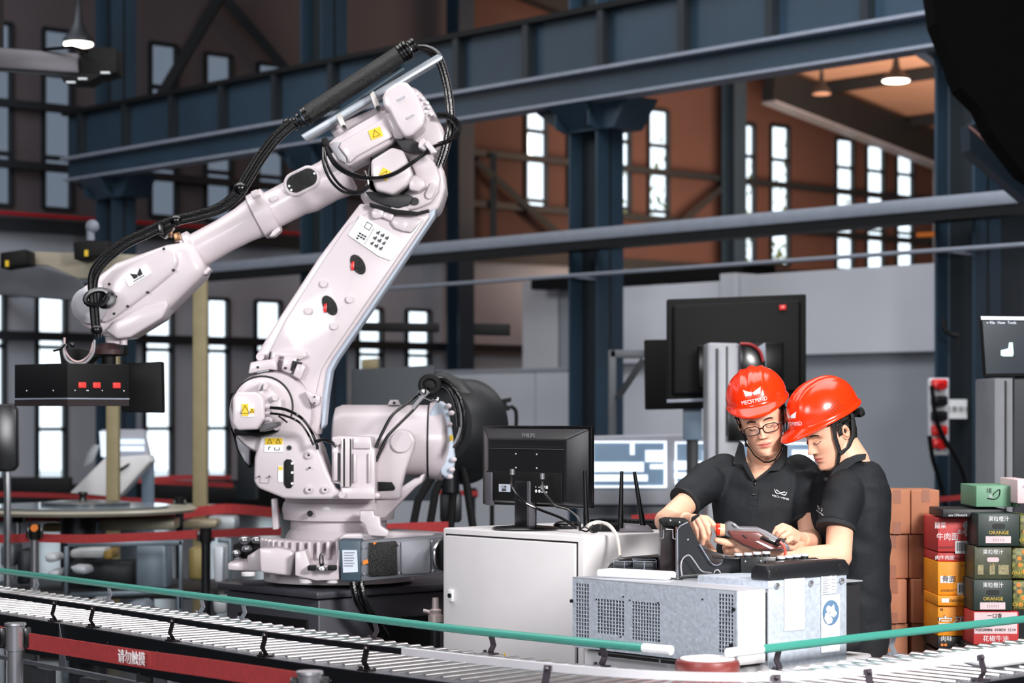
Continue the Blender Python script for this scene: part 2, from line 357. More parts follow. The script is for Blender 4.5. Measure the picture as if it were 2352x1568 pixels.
# second bay rafters + purlins + roof pieces at right
def bar(name, a, b, w, h, m, label, cat='beam', up=ZUP, group=None, parent=None):
    d = (b-a).normalized(); n = d.cross(up).normalized(); u2 = n.cross(d)
    o = MB().prism([a-n*w/2-u2*h/2, a+n*w/2-u2*h/2, a+n*w/2+u2*h/2, a-n*w/2+u2*h/2], b-a).build(name, m, parent, smooth=False)
    if parent is None: tag(o, label, cat, group)
    return o
def raf(px0, px1, s_, dz=0): return HV(tpx(px0), s_, zc(tpx(px0))-dz), HV(tpx(px1), s_, zc(tpx(px1))-dz)
a, b = raf(1690, 2128, .9, .5); bar('rafter', a, b, .3, .62, navy_dark, 'dark sloping rafter running down the warm lit gable wall')
a, b = raf(1690, 2128, .9, .86); bar('rafter_flange', a, b, .36, .05, flange_grey, 'pale lower flange strip below the sloping rafter')
a, b = raf(700, 1560, .95, .45); bar('rafter', a, b, .3, .55, navy_dark, 'dark sloping rafter near the top centre behind the crane beam')
for k, (t, lab) in enumerate(((11.5, 'dark roof purlin nearest the hall centre'), (14.5, 'dark roof purlin just above the two pendant lamps'), (17.5, 'dark roof purlin below the lit pendant lamp at right'), (20.3, 'dark roof purlin next to the right eave'))):
    bar('purlin', HV(t, .2, zc(t)-.16), HV(t, 30, zc(t)-.16), .14, .2, navy_dark, lab)
# diagonal braces
def W_wall(x, y, s=.5):
    t = tpx(x); p = HV(t, s); Z = p.y; return W((x-1176)*1+1176, y, Z)
for (x0, y0, x1, y1, w, lab) in ((507, -10, 338, 275, .16, 'left diagonal brace of the inverted V near the top'), (512, -10, 695, 205, .16, 'right diagonal brace of the inverted V near the top'),
      (1092, 368, 1300, 552, .12, 'thin diagonal brace left of the central column'), (1664, 428, 1560, 515, .12, 'thin diagonal brace left of the slim brown wall column')):
    a, b = W_wall(x0, y0), W_wall(x1, y1); bar('diagonal_brace', a, b, w, w, navy_dark, lab, 'brace', up=Vector((0, 1, 0)))
a, b = W_wall(1133, 352), W_wall(1133, 545); bar('upright_post', a, b, .12, .12, navy_dark, 'thin dark upright on the wall left of the central column', 'post', up=Vector((0, 1, 0)))
a, b = W_wall(-30, 486, .45), W_wall(735, 540, .45); o = MB().tube([a, b], .03).build('red_pipe', mat('red_pipe', (175, 24, 36), .5)); tag(o, 'thin dark red pipe running along the left back wall', 'pipe')
# rails on the columns
tr = TC-.5
o = MB().prism([HV(tr, .3, 3.47), HV(tr, 22, 3.47), HV(tr, 22, 3.6), HV(tr, .3, 3.6)], V*.14, .02).build('cable_duct', mat('duct_grey', (128, 134, 146), .5)); tag(o, 'grey cable duct running past the columns above the white office', 'duct')
o = MB().prism([HV(tr+.02, .3, 3.38), HV(tr+.02, 22, 3.38), HV(tr+.02, 22, 3.47), HV(tr+.02, .3, 3.47)], V*.26).build('duct_underside', black_matte); tag(o, 'dark shaded underside strip of the long grey cable duct', 'duct')  # black strip paints the shade under the duct
o = MB().tube([HV(tr, 8.5, 3.1), HV(tr, 22, 3.1)], .022).build('conduit_pipe', mat('duct_grey', (128, 134, 146), .5)); tag(o, 'thin grey conduit below the grey cable duct', 'pipe')
for s0, lab in ((12.9, 'short angled conduit bracket on the central column'), (17.9, 'short angled conduit bracket on the right column')):
    bar('conduit_bracket', HV(tr, s0, 3.1), HV(TC+.1, s0+.1, 3.06), .04, .03, flange_grey, lab, 'bracket')
# white office partition behind the columns
tp = 1.1
def slab(name, s0, s1, z0, z1, th, m, lab=None, cat='partition', t=tp, parent=None):
    o = MB().prism([HV(t, s0, z0), HV(t, s1, z0), HV(t, s1, z1), HV(t, s0, z1)], V*th, .01).build(name, m, parent, smooth=False)
    if lab: tag(o, lab, cat)
    return o
of = empty('office_partition', HV(tp, 14), 'white office partition wall with projecting fascia behind the two men', 'partition')
slab('fascia', 11.2, 13.15, 2.2, 3.12, .3, partition, parent=of); slab('fascia', 13.45, 22, 2.25, 3.17, .3, partition, parent=of)
slab('post', 13.18, 13.42, 0, 3.2, .35, partition, t=tp-.05, parent=of)
slab('wall_panel', 13.45, 16.2, 0, 2.25, .1, partition_grey, t=tp+.15, parent=of); slab('wall_panel', 16.21, 18.9, 0, 2.25, .1, partition_grey, t=tp+.15, parent=of); slab('wall_panel', 18.92, 22, 0, 2.25, .1, partition_grey, t=tp+.15, parent=of)
slab('wall_panel', 11.2, 13.15, 0, 2.2, .1, partition, t=tp+.15, parent=of)
o2 = empty('low_partition', HV(2, 9), 'low pale partition wall left of the central column behind the robot', 'partition')
slab('panel', 5.6, 9.0, 0, 2.15, .1, partition, t=2, parent=o2); slab('panel', 9.02, 12.4, 0, 2.15, .1, partition, t=2, parent=o2)
slab('cap_rail', 5.6, 12.4, 2.15, 2.2, .14, partition_grey, t=1.98, parent=o2)
o3 = empty('upper_room', HV(2.6, 9.8, 2.2), 'grey upper room with glazed panels above the low partition', 'partition')
slab('panel', 8.1, 8.8, 2.2, 3.4, .1, partition, t=2.6, parent=o3); slab('panel', 8.85, 10.7, 2.2, 3.25, .1, partition_grey, t=2.6, parent=o3)
slab('panel', 10.75, 12.4, 2.2, 3.25, .1, partition_grey, t=2.7, parent=o3); slab('post', 10.6, 10.8, 2.2, 3.25, .16, partition, t=2.55, parent=o3)
slab('eave', 8.6, 12.4, 3.26, 3.42, .6, black_matte, t=2.3, parent=o3)
# pale panel wall right edge
slab('pale_cabinet_wall', 19.2, 22, 1.9, 3.3, .3, mat('warm_white', (196, 190, 192), .6), 'warm white wall cladding at the right edge above the monitor', 'wall', t=-.1)
# ---- pendant lamps
def pendant(px, py, Z, r, label, lit, top):
    c = W(px, py, Z); e = empty('pendant_lamp', c, label, 'lamp')
    b = MB(); b.lathe(c, ZUP, [(-.02, r), (.03, r*.98), (.10, r*.62), (.22, r*.28), (.42, r*.16), (.46, .04)], 32); b.build('lamp_shade', mat('lamp_shade_dark', (30, 34, 38), .5), e)
    MB().lathe(c-ZUP*.05, ZUP, [(0, r*.8), (.01, r*.93), (.028, r*.93)], 32).build('diffuser', lamp_glow if lit else mat('dim_diffuser', (190, 150, 130), .5), e)
    MB().cyl(c+ZUP*.44, Vector((c.x, c.y, top)), .02, seg=8).build('suspension_rod', navy_dark, e)
    if lit:
        l = bpy.data.lights.new('lamp_light', 'POINT'); l.energy = 60; l.shadow_soft_size = .25; l.color = (1, .86, .72); lo = bpy.data.objects.new('lamp_light', l); COL.objects.link(lo)
        lo.location = c-ZUP*.3
pendant(180, 95, 25, .175, 'lit round pendant lamp at the upper left above the linear axis', True, 9.6)
pendant(2058, 182, 40, .26, 'lit bell shaped pendant lamp under the orange roof', True, 9.2)
pendant(1887, 212, 42, .19, 'unlit smaller bell shaped pendant lamp under the orange roof', False, 9.4)
# ---- black sheet painting the unlit dark at upper right
b = MB(); b.pp([(2131, -80), (2150, 50), (2183, 133), (2206, 199), (2252, 245), (2276, 300), (2352, 398), (2460, 470), (2460, -80)], 14, .3, .0)
o = b.build('unlit_dark_sheet', mat('unlit_black', (5, 5, 6), .95, spec=.1), smooth=False); tag(o, 'huge black sheet standing in for the unlit dark upper right corner', 'hood')
b = MB(); b.pp([(2222, 285), (2242, 282), (2362, 425), (2362, 462), (2225, 345)], 15, .25, .01); o = b.build('sloping_brace', navy, smooth=False); tag(o, 'dark blue sloping brace under the black sheet at right', 'brace')
b = MB(); b.pp([(2224, 290), (2229, 288), (2330, 378), (2326, 382)], 14.95, .02, 0); b.pp([(2276, 300), (2279, 298), (2334, 354), (2330, 356)], 14.9, .02, 0)
b.build('edge_strip', mat('pink_edge', (226, 170, 168), .4), o, smooth=False)
b = MB(); b.pp([(2165, 66), (2190, 130), (2248, 250), (2248, 300), (2232, 330), (2232, 1200), (2176, 1200), (2176, 165), (2105, 112), (2112, 66)], 20.5, .12, .01); o = b.build('corner_gusset', navy, smooth=False)
o.parent = cols[3]; o.matrix_parent_inverse = absmat(cols[3]).inverted(); 
b = MB(); b.pp([(2095, 108), (2110, 108), (2180, 165), (2176, 172), (2100, 122)], 20.45, .05, 0); b.build('gusset_edge', flange_grey, cols[3], smooth=False)
# notice, sockets on the right
nt_ = MB().pp([(2180, 917), (2221, 917), (2221, 961), (2180, 961)], 20.3, .01, 0).build('paper_notice', white_plastic, smooth=False); tag(nt_, 'small white paper notice taped to the right column', 'notice')
text('printed_line', '注意安全', .06, W(2200, 940, 20.29), (1, 0, 0), (0, 0, 1), ink, nt_)
sx = empty('socket_board', W(2155, 1040, 19.6), 'red and black industrial socket board with cables beside the right column', 'socket')
MB().pp([(2135, 868), (2180, 868), (2180, 1045), (2135, 1045)], 19.6, .1, .01).build('board', partition, sx)
for y, m in ((882, red_plastic), (920, dark_steel), (955, dark_steel), (988, red_plastic), (1018, red_plastic)):
    c = W(2157, y, 19.55); MB().box(c, (.14, .12, .09), bev=.02).build('socket', m, sx); MB().cyl(c+Vector((0, -.05, 0)), c+Vector((0, -.12, -.02)), .035, seg=14).build('socket_cap', m, sx)
for pts in ([(2140, 885), (2150, 960), (2170, 1010), (2190, 1040), (2212, 1085), (2222, 1140), (2235, 1215)], [(2135, 1000), (2142, 1050), (2160, 1110), (2172, 1160), (2182, 1215)]):
    MB().tube(smoothpath([W(x, y, 19.4) for x, y in pts]), .022).build('power_cable', black_hose, sx)
hk = MB(); hk.tube(smoothpath([W(2168, 730, 19.9), W(2170, 755, 19.9), W(2185, 768, 19.9), W(2202, 770, 19.9)]), .025); hk.cyl(W(2202, 760, 19.9), W(2202, 800, 19.9), .02)
tag(hk.build('wall_hook', black_matte), 'black bent hook on the right blue column', 'hook')
for x0, y0, x1, y1, m, lab in ((2105, 540, 2182, 535, orange, 'orange crane bar left of the right column'), (2290, 527, 2352, 524, orange, 'orange crane bar right of the right column'), (2290, 497, 2352, 492, mat('tan_paint', (1, 1, 1)), 'tan bar at the far right edge above the orange one')):
    a, b = W(x0, y0, 24), W(x1+15, y1, 24); bar('crane_bar', a, b, .06, .05, m, lab)
o = MB().pp([(2135, 452), (2170, 455), (2180, 466), (2135, 470)], 24, .1, .01).build('red_hoist', red_plastic); tag(o, 'small red hoist part hanging left of the right column', 'hoist')
# ================================================================ robot on its plinth
RB = empty('industrial_robot', W(775, 1340, 9.62), 'large off-white six axis robot arm standing on a dark plinth', 'robot')
rb = lambda b, n, m=robot_paint, p=RB, **k: b.build(n, m, p, **k)
ZC = 9.62
YA = Vector((0, 1, 0))
def ax(x0, y0, Z0, x1, y1, Z1=None): return W(x0, y0, Z0), W(x1, y1, Z1 or Z0)
def px(n, Z): return n*Z/FPX
def disc(b, x, y, Z, r, t, seg=32, bev=None):   # cylinder facing the viewer's side of the robot, front at depth Z
    c = W(x, y, Z); R = px(r, Z)
    return b.lathe(c, YA, [(0, R*.94), (R*.06, R), (t, R)], seg)
# pedestal casting
c0 = W(778, 1330, ZC)
def yh(y): return (1330-y)*ZC/FPX
b = MB(); b.lathe(c0, ZUP, [(yh(1330), .33), (yh(1300), .33), (yh(1264), .31), (yh(1256), .285), (yh(1250), .25), (yh(1236), .238), (yh(1222), .225), (yh(1214), .212), (yh(1192), .212)], 56); base = rb(b, 'pedestal', sharp=28)
b = MB(); b.lathe(c0+ZUP*yh(1192), ZUP, [(0, .205), (.002, .243), (.045, .25), (.075, .243), (.082, .235), (.095, .238), (.1, .225)], 56); rb(b, 'turntable', sharp=28)
b = MB(); b.cyl(W(712, 1179, 9.36), W(712, 1179, 9.39), .013); b.build('bolt_hole', black_matte, base)
b = MB()
for k in range(26):   # casting ribs around the skirt
    a = PI*(1.02+k*.0385*1.0)*1.0+.0; d = Vector((math.cos(a), math.sin(a), 0))
    b.box(c0+d*.30+ZUP*yh(1252), (.09, .016, .075), Matrix.Rotation(a, 3, 'Z'), .005)
rb(b, 'casting_ribs')
b = MB(); b.pp([(567, 1277), (596, 1259), (600, 1312), (570, 1311)], 9.35, .12, .008); b.pp([(594, 1259), (640, 1258), (668, 1264), (676, 1272), (668, 1323), (598, 1314)], 9.24, .25, .015, 3); rb(b, 'side_casting')
b = MB(); b.pp([(523, 1292), (566, 1288), (590, 1312), (523, 1309)], 9.4, .2, .008); b.build('foot', robot_paint, RB)
b = MB(); b.pp([(678, 1268), (700, 1264), (712, 1300), (772, 1302), (778, 1262), (782, 1264), (779, 1331), (726, 1333), (678, 1321)], 9.16, .16, .008); b.build('foot', robot_paint, RB)
b = MB(); b.pp([(706, 1299), (725, 1299), (725, 1310), (706, 1310)], 9.1, .05, .003); b.pp([(752, 1299), (772, 1299), (772, 1310), (752, 1310)], 9.1, .05, .003); b.build('fixing_block', black_matte, RB)
b = MB(); b.tube([W(738+8*math.cos(a)*.5, 1285+15*math.sin(a), 9.1) for a in [2*PI*k/16 for k in range(16)]], .003, closed=True); b.build('lifting_eye', black_gloss, RB)
b = MB(); b.lathe(W(739, 1310, 9.12), ZUP, [(0, .02), (.006, .02), (.02, .008), (.03, .012), (.036, .004)], 16); b.build('bolt', steel, RB)
for x, y in ((570, 1320), (702, 1336), (765, 1336)):
    b = MB(); b.lathe(W(x, y+2, 9.2), ZUP, [(0, .028), (.012, .03), (.016, .026)], 20); b.build('levelling_washer', white_paint, RB)
b = MB(); b.pp([(622, 1145), (636, 1145), (640, 1215), (626, 1217)], 9.5, .05, .006); rb(b, 'side_bar')
b = MB(); b.pp([(826, 1172), (858, 1172), (860, 1185), (872, 1186), (874, 1208), (893, 1220), (890, 1232), (846, 1230), (838, 1205), (826, 1196)], 9.25, .07, .006, 3); rb(b, 'stop_block')
b = MB(); b.pp([(793, 1225), (905, 1222), (1012, 1230), (1012, 1234), (790, 1243), (778, 1236)], 9.3, .3, .006); rb(b, 'deck')
# connector box
cb = empty('x', (0, 0, 0), None, None); cb.name = 'connector_box'; cb.parent = RB; cb.matrix_parent_inverse = absmat(RB).inverted(); cb.location = W(900, 1330, 9.2)
b = MB(); b.pp([(778, 1240), (829, 1241), (829, 1334), (783, 1334)], 9.14, .25, .006); b.build('end_plate', mat('slate_blue', (58, 78, 92), .5), cb)
b = MB(); b.pp([(829, 1244), (1016, 1232), (1016, 1318), (829, 1335)], 9.14, .3, .005); b.build('front_panel', mat('connector_grey', (120, 122, 130), .5, .2), cb)
b = MB(); b.pp([(846, 1246), (908, 1242), (911, 1246), (912, 1315), (908, 1320), (850, 1324), (846, 1320)], 9.125, .014, .002); b.build('mesh_window', speckle, cb)
b = MB(); b.pp([(921, 1243), (984, 1239), (988, 1243), (989, 1312), (985, 1316), (926, 1320), (922, 1316)], 9.125, .014, .004); b.build('cover_plate', mat('connector_grey2', (138, 140, 148), .45, .2), cb)
b = MB(); b.pp([(786, 1263), (820, 1263), (822, 1313), (788, 1315)], 9.132, .006, .0); b.build('rating_label', mat('label_blue_white', (206, 216, 228), .5), cb)
b = MB()
for k in range(6): b.pp([(790, 1268+k*6), (814-3*(k % 2), 1268+k*6), (814-3*(k % 2), 1270+k*6), (790, 1270+k*6)], 9.13, .002, 0)
b.build('printed_line', mat('grey_ink', (120, 126, 136), .6), cb, smooth=False)
b = MB(); b.pp([(833, 1288), (845, 1284), (846, 1293), (834, 1297)], 9.124, .003, 0); b.pp([(856, 1246), (866, 1244), (860, 1251)], 9.12, .003, 0); b.build('orange_sticker', orange, cb)
b = MB()
for x, y in ((836, 1257), (837, 1318), (917, 1250), (917, 1315), (992, 1243), (994, 1310)): disc(b, x, y, 9.12, 2.6, .01, 12)
b.build('screws', steel, cb)
b = MB(); b.tube(smoothpath([W(1010, 1243, 9.1), W(998, 1262, 9.05), W(999, 1296, 9.05), W(1010, 1306, 9.1)]), .009); b.build('latch', steel, cb)
b = MB(); b.pp([(1004, 1242), (1022, 1240), (1022, 1312), (1006, 1306), (1000, 1294), (1000, 1266)], 9.08, .08, .008); b.build('connector', black_matte, cb)
# axis 1 frame: cheeks
b = MB()
b.pp([(598, 997), (584, 1052), (583, 1106), (593, 1121), (652, 1144), (690, 1146), (873, 1146), (873, 1132), (800, 1130), (772, 1124), (752, 1082), (736, 1040), (724, 1003), (704, 972), (672, 958), (640, 960)], 9.22, .12, .014, 3)
cheek = rb(b, 'swivel_frame')
b = MB(); b.pp([(640, 985), (700, 985), (725, 1030), (760, 1146), (650, 1146), (610, 1120)], 9.36, .5, .02, 3); rb(b, 'swivel_core')
b = MB(); b.pp([(880, 1146), (950, 1100), (962, 1098), (966, 1090), (975, 1090), (970, 1108), (955, 1118), (884, 1190), (868, 1190), (862, 1146)], 9.45, .3, .01, 3); rb(b, 'rear_spur')
b = MB(); b.pp([(652, 1060), (658, 1054), (668, 1055), (674, 1064), (674, 1112), (668, 1121), (658, 1121), (652, 1112)], 9.212, .02, .003); b.build('slot_window', black_matte, cheek)
b = MB()
for y in (1064, 1085, 1110): disc(b, 671, y, 9.205, 3, .02, 12)
b.build('slot_bolts', sticker_white, cheek)
b = MB()
for x, y in ((708, 1045), (709, 1124), (746, 1124), (785, 1136)): disc(b, x, y, 9.2, 8, .03, 20)
b.build('boss_caps', robot_paint, cheek)
b = MB()
for x, y, r in ((709, 1045, 2.5), (711, 1124, 2.5), (747, 1124, 2.5), (787, 1136, 2), (664, 1028, 5.5), (711, 1074, 2.5), (594, 1094, 2), (618, 1094, 2)): disc(b, x, y, 9.195 if r < 5 else 9.21, r, .01, 12)
b.build('bolt_holes', ink, cheek)
b = MB(); b.tube([W(x, y, 9.215) for x, y in ((597, 1091), (597, 1108), (617, 1109), (620, 1091))], .0016, 6); b.build('cast_mark', robot_grey, cheek)
def warn(name, x, y, Z, w, h, parent, n=1, white=None, rot=0):
    o = MB().box(W(x, y, Z), (px(w, Z), .002, px(h, Z)), Matrix.Rotation(rot, 3, 'Y')).build(name, yellow, parent, smooth=False)
    s = h*.36; R = Matrix.Rotation(rot, 3, 'Y'); c = W(x, y, Z-.003)
    for k in range(n):
        off = (k-(n-1)/2)*w*.5; b = MB(); P = [(-s, -s*.8), (s, -s*.8), (0, s)]
        b.tube([c+R @ Vector((px(p+off, Z), 0, px(q, Z))) for p, q in P], px(1.0, Z), 6, closed=True); b.build('warning_triangle', ink, o, smooth=False)
    return o
wl_ = MB().pp([(607, 1004), (651, 1004), (651, 1038), (607, 1038)], 9.214, .004, 0).build('warning_label', sticker_white, cheek, smooth=False)
warn('yellow_field', 629, 1013, 9.211, 40, 15, cheek, 2)
b = MB(); b.tube([W(x, y, 9.21) for x, y in ((617, 1033), (618, 1026), (622, 1026))], .0014, 6); b.tube([W(x, y, 9.21) for x, y in ((631, 1027), (631, 1033), (642, 1033), (642, 1027))], .0014, 6); b.build('pictogram', ink, wl_, smooth=False)
MB().pp([(639, 1070), (650, 1070), (650, 1107), (639, 1107)], 9.214, .004, 0).build('small_label', sticker_white, cheek, smooth=False); MB().pp([(640, 1071), (649, 1071), (649, 1079), (640, 1079)], 9.212, .002, 0).build('yellow_patch', yellow, cheek, smooth=False)
# shoulder hub with motor cover
b = MB(); c = W(622, 948, 9.26); R = px(97, 9.26)
b.lathe(c, YA, [(0, R*.72), (.0, R*.95), (.02, R), (.34, R), (.36, R*.9)], 64)
hub = rb(b, 'shoulder_hub', sharp=28)
b = MB(); c = W(603, 933, 9.26)
b.lathe(c-YA*.02, YA, [(0, px(70, 9.2)), (.03, px(73, 9.2))], 56); b.build('hub_seal', ink, hub)
b = MB(); b.lathe(W(601, 934, 9.22), YA, [(0, px(58, 9.2)), (.012, px(68, 9.2)), (.05, px(69, 9.2))], 56); b.build('hub_cover', robot_paint, hub, sharp=28)
b = MB(); b.pp([(528, 905), (534, 900), (534, 985), (600, 1004), (590, 1050), (572, 1076), (545, 1038), (528, 975)], 9.4, .25, .02, 3); rb(b, 'hub_skirt', black_matte)
b = MB(); b.pp([(536, 984), (606, 986), (640, 984), (636, 992), (600, 1001), (540, 1000)], 9.16, .08, .004); rb(b, 'hub_gap', black_matte)
b = MB(); b.pp([(540, 1000), (575, 1004), (572, 1070), (560, 1058), (546, 1030)], 9.34, .05, .01); rb(b, 'hub_skirt_panel', robot_grey)
mc = MB().pp([(533, 913), (543, 900), (586, 900), (599, 906), (606, 918), (608, 962), (600, 972), (590, 986), (544, 988), (533, 972)], 8.98, .24, .012, 3); mc = rb(mc, 'motor_cover')
b = MB(); b.pp([(588, 886), (600, 874), (612, 876), (622, 894), (634, 905), (648, 918), (648, 965), (632, 985), (600, 992), (590, 960)], 9.1, .15, .012, 3); rb(b, 'motor_body')
b = MB(); disc(b, 606, 886, 9.06, 9, .06); disc(b, 632, 913, 9.06, 7, .06); disc(b, 634, 981, 9.06, 7, .06); rb(b, 'motor_bosses')
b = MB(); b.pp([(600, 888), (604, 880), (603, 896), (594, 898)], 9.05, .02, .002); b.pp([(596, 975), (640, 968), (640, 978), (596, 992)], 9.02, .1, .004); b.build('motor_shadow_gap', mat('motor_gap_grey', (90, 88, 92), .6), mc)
MB().pp([(554, 925), (584, 930), (584, 957), (554, 957)], 8.974, .004, .0).build('label_backing', sticker_white, mc, smooth=False)
warn('warning_label', 563, 941, 8.971, 15, 28, mc); warn('warning_label', 579, 943, 8.971, 10, 11, mc)
b = MB()
for y, z in ((934, 9), (948, 9), (962, 9)): b.cyl(W(607, y, 9.02), W(622, y, 9.0), .011, seg=14)
b.build('cable_glands', robot_paint, mc)
for pts, r in (([(620, 936), (655, 940), (690, 958), (712, 985), (727, 1020), (729, 1032)], .0065), ([(620, 949), (650, 953), (685, 968), (705, 992), (720, 1022)], .005),
               ([(640, 955), (660, 970), (650, 962)], .004), ([(722, 1018), (740, 1010), (760, 1016), (772, 1026)], .006), ([(722, 1012), (748, 1009), (768, 1018)], .0045)):
    MB().tube(smoothpath([W(x, y, 8.97 if x < 700 else 9.12) for x, y in pts]), r).build('motor_cable', black_hose, RB)
# lower arm
b = MB()
b.pp([(828, 466), (842, 470), (905, 492), (960, 492), (985, 488), (988, 498), (846, 706), (764, 824), (750, 850), (742, 905), (735, 970), (728, 1000), (700, 968), (640, 868), (590, 832), (588, 815), (643, 727), (733, 590)], 9.3, .22, .016, 3)
la = rb(b, 'lower_arm', sharp=40)
b = MB(); b.pp([(985, 488), (1000, 478), (998, 494), (856, 706), (775, 824), (761, 850), (752, 905), (745, 975), (737, 985), (742, 905), (750, 850), (764, 824), (846, 706)], 9.33, .16, .004); b.build('arm_flank', mat('robot_cool', (188, 200, 216), .4), la)
b = MB()
b.pp([(846, 487), (866, 492), (960, 500), (975, 503), (838, 702), (756, 820), (738, 850), (725, 905), (720, 930), (700, 890), (665, 840), (615, 815), (655, 735), (742, 598), (800, 515)], 9.285, .03, .008, 2); b.build('arm_face_plate', robot_paint, la)
b = MB()
for x, y, rx, ry in ((822, 607, 17, 23), (757, 701, 17, 23)):
    b.pp([(x+rx*math.cos(a)*.95-ry*.35*math.sin(a)*-1, y+ry*math.sin(a)) for a in [2*PI*k/20 for k in range(20)]], 9.278, .01, .002)
b.build('oval_port', speckle, la)
b = MB()
for x, y in ((811, 613), (748, 710)): b.pp([(x-4, y-12), (x+3, y-14), (x+2, y+6), (x-3, y+9), (x-6, y)], 9.272, .008, .003)
b.build('port_reflection', red_plastic, la)  # red reflection in the ports, painted as small red pieces
b = MB()
for x, y in ((743, 651), (803, 687), (708, 713), (767, 748)): disc(b, x, y, 9.268, 8.5, .03, 20)
b.build('boss_caps', robot_paint, la)
st = MB().pp([(829, 494), (905, 539), (870, 588), (799, 539)], 9.276, .004, 0).build('instruction_label', sticker_white, la, smooth=False)
MB().pp([(905, 539), (933, 553), (917, 581), (896, 598), (870, 588)], 9.276, .004, 0).build('blank_sticker', sticker_white, la, smooth=False)
b = MB(); dx = Vector((.86, 0, -.5)); dy = Vector((.5, 0, .86)); random.seed(3)
cc = W(852, 541, 9.272)
def sq(b, c, w, h): b.prism([c-dx*w-dy*h, c+dx*w-dy*h, c+dx*w+dy*h, c-dx*w+dy*h], (0, .001, 0))
o_ = W(846, 519, 9.273); b.tube([o_+dx*p*.013+dy*q*.013 for p, q in ((-1, -1), (1, -1), (1, 1), (-1, 1))], .0018, 6, closed=True)
for i in range(3):
    for j in range(3):
        p = cc+dx*(.02+.022*j)+dy*(.026-.026*i)
        sq(b, p, .006+.003*random.random(), .003); sq(b, p+dy*.007+dx*.003, .003, .003); sq(b, p-dy*.006, .007, .001)
for k in range(7): sq(b, cc+dx*(-.045+.013*(k % 3))+dy*(-.015-.012*(k//3)), .005, .0035)
for k in range(9): sq(b, cc+dx*(-.005)+dy*(.03-.009*k), .001, .003)
b.build('label_pictograms', ink, st, smooth=False)
b = MB(); b.pp([(852, 487), (858, 478), (872, 476), (882, 484), (880, 498), (864, 502), (856, 500)], 9.25, .05, .006); b.pp([(882, 484), (905, 492), (900, 508), (878, 499)], 9.26, .04, .005); b.pp([(905, 498), (930, 502), (938, 514), (930, 532), (908, 524), (897, 510)], 9.26, .04, .006)
b.pp([(925, 500), (970, 505), (945, 534), (925, 530)], 9.262, .04, .006); b.build('top_clamps', robot_paint, la)
b = MB(); b.pp([(848, 465), (905, 480), (960, 486), (985, 480), (984, 486), (955, 494), (905, 490), (850, 474)], 9.24, .04, .001); b.build('elbow_gap', black_matte, la)
b = MB(); b.pp([(575, 832), (598, 828), (628, 824), (634, 830), (636, 850), (620, 848), (570, 858)], 9.22, .07, .006); b.pp([(622, 806), (655, 800), (700, 806), (706, 818), (690, 826), (662, 822), (640, 818), (636, 838), (618, 826)], 9.25, .05, .008)
b.pp([(652, 818), (682, 822), (678, 835), (668, 858), (646, 850)], 9.24, .05, .006); b.pp([(685, 828), (702, 842), (690, 872), (672, 862)], 9.24, .05, .006); b.build('lower_clamps', robot_paint, la)
b = MB()
for x, y in ((592, 843), (655, 845)): disc(b, x, y, 9.215, 3, .02, 12)
b.pp([(618, 812), (622, 806), (620, 824), (634, 830), (632, 834), (616, 826)], 9.235, .02, .001); b.pp([(672, 828), (694, 832), (693, 836), (680, 834), (670, 852), (667, 850)], 9.232, .02, .001); b.build('clamp_gap', ink, la)
disc(MB(), 0, 0, 9, 1, .1)
b = MB(); disc(b, 597, 819, 9.25, 9, .1); rb(b, 'pivot_boss')
b = MB(); b.pp([(722, 905), (735, 910), (734, 925), (728, 932), (714, 925), (700, 900), (704, 896)], 9.2, .08, .004); rb(b, 'side_lug')
b = MB(); disc(b, 722, 911, 9.19, 2, .02, 10); disc(b, 722, 925, 9.19, 2, .02, 10); b.build('lug_holes', ink, RB)
# elbow housing
b = MB(); b.pp([(850, 362), (880, 345), (960, 335), (990, 350), (1008, 368), (1020, 392), (1024, 430), (1016, 458), (1007, 480), (992, 488), (975, 482), (950, 494), (923, 497), (880, 488), (840, 474), (826, 450), (842, 420)], 9.34, .32, .03, 4); el = rb(b, 'elbow_housing', sharp=40)
b = MB(); b.pp([(905, 350), (985, 357), (1004, 380), (1012, 410), (1008, 440), (990, 466), (960, 478), (925, 485), (895, 470), (930, 440), (955, 400), (940, 365)], 9.3, .06, .012, 3); b.build('elbow_face', robot_paint, el)
b = MB(); disc(b, 953, 462, 9.285, 9, .03); b.build('plug', black_gloss, el)
def oval(b, x, y, L, w, rot, Z, t, bev=.004):
    P = []
    for k in range(24):
        a = 2*PI*k/24; u = math.cos(a)*w/2+(L-w)/2*(1 if math.cos(a) > 0 else -1); v = math.sin(a)*w/2
        P.append((x+u*math.cos(rot)-v*math.sin(rot), y+u*math.sin(rot)+v*math.cos(rot)))
    return b.pp(P, Z, t, bev, 1)
b = MB(); oval(b, 990, 438, 40, 20, math.radians(-65), 9.285, .02); oval(b, 918, 480, 42, 16, math.radians(8), 9.285, .02); b.build('oval_covers', robot_paint, el)
b = MB(); b.pp([(852, 368), (900, 338), (926, 345), (944, 385), (950, 402), (935, 425), (902, 446), (862, 436), (852, 400)], 9.18, .17, .012, 3); m3 = rb(b, 'elbow_motor')
b = MB(); b.pp([(936, 410), (955, 400), (975, 412), (980, 428), (962, 440), (940, 436)], 9.2, .12, .01, 3); rb(b, 'elbow_connector')
warn('warning_label', 884, 400, 9.176, 22, 24, m3, 1, rot=math.radians(28))
b = MB(); b.pp([(838, 440), (862, 440), (900, 450), (935, 446), (950, 452), (940, 470), (915, 478), (880, 470), (852, 458)], 9.27, .04, .006); b.pp([(905, 318), (935, 312), (975, 335), (990, 352), (950, 352), (925, 345)], 9.2, .06, .006); b.build('lower_recess_shade', mat('recess_shade_grey', (40, 39, 42), .6), el)  # dark plates put the shade of the elbow recesses into colour
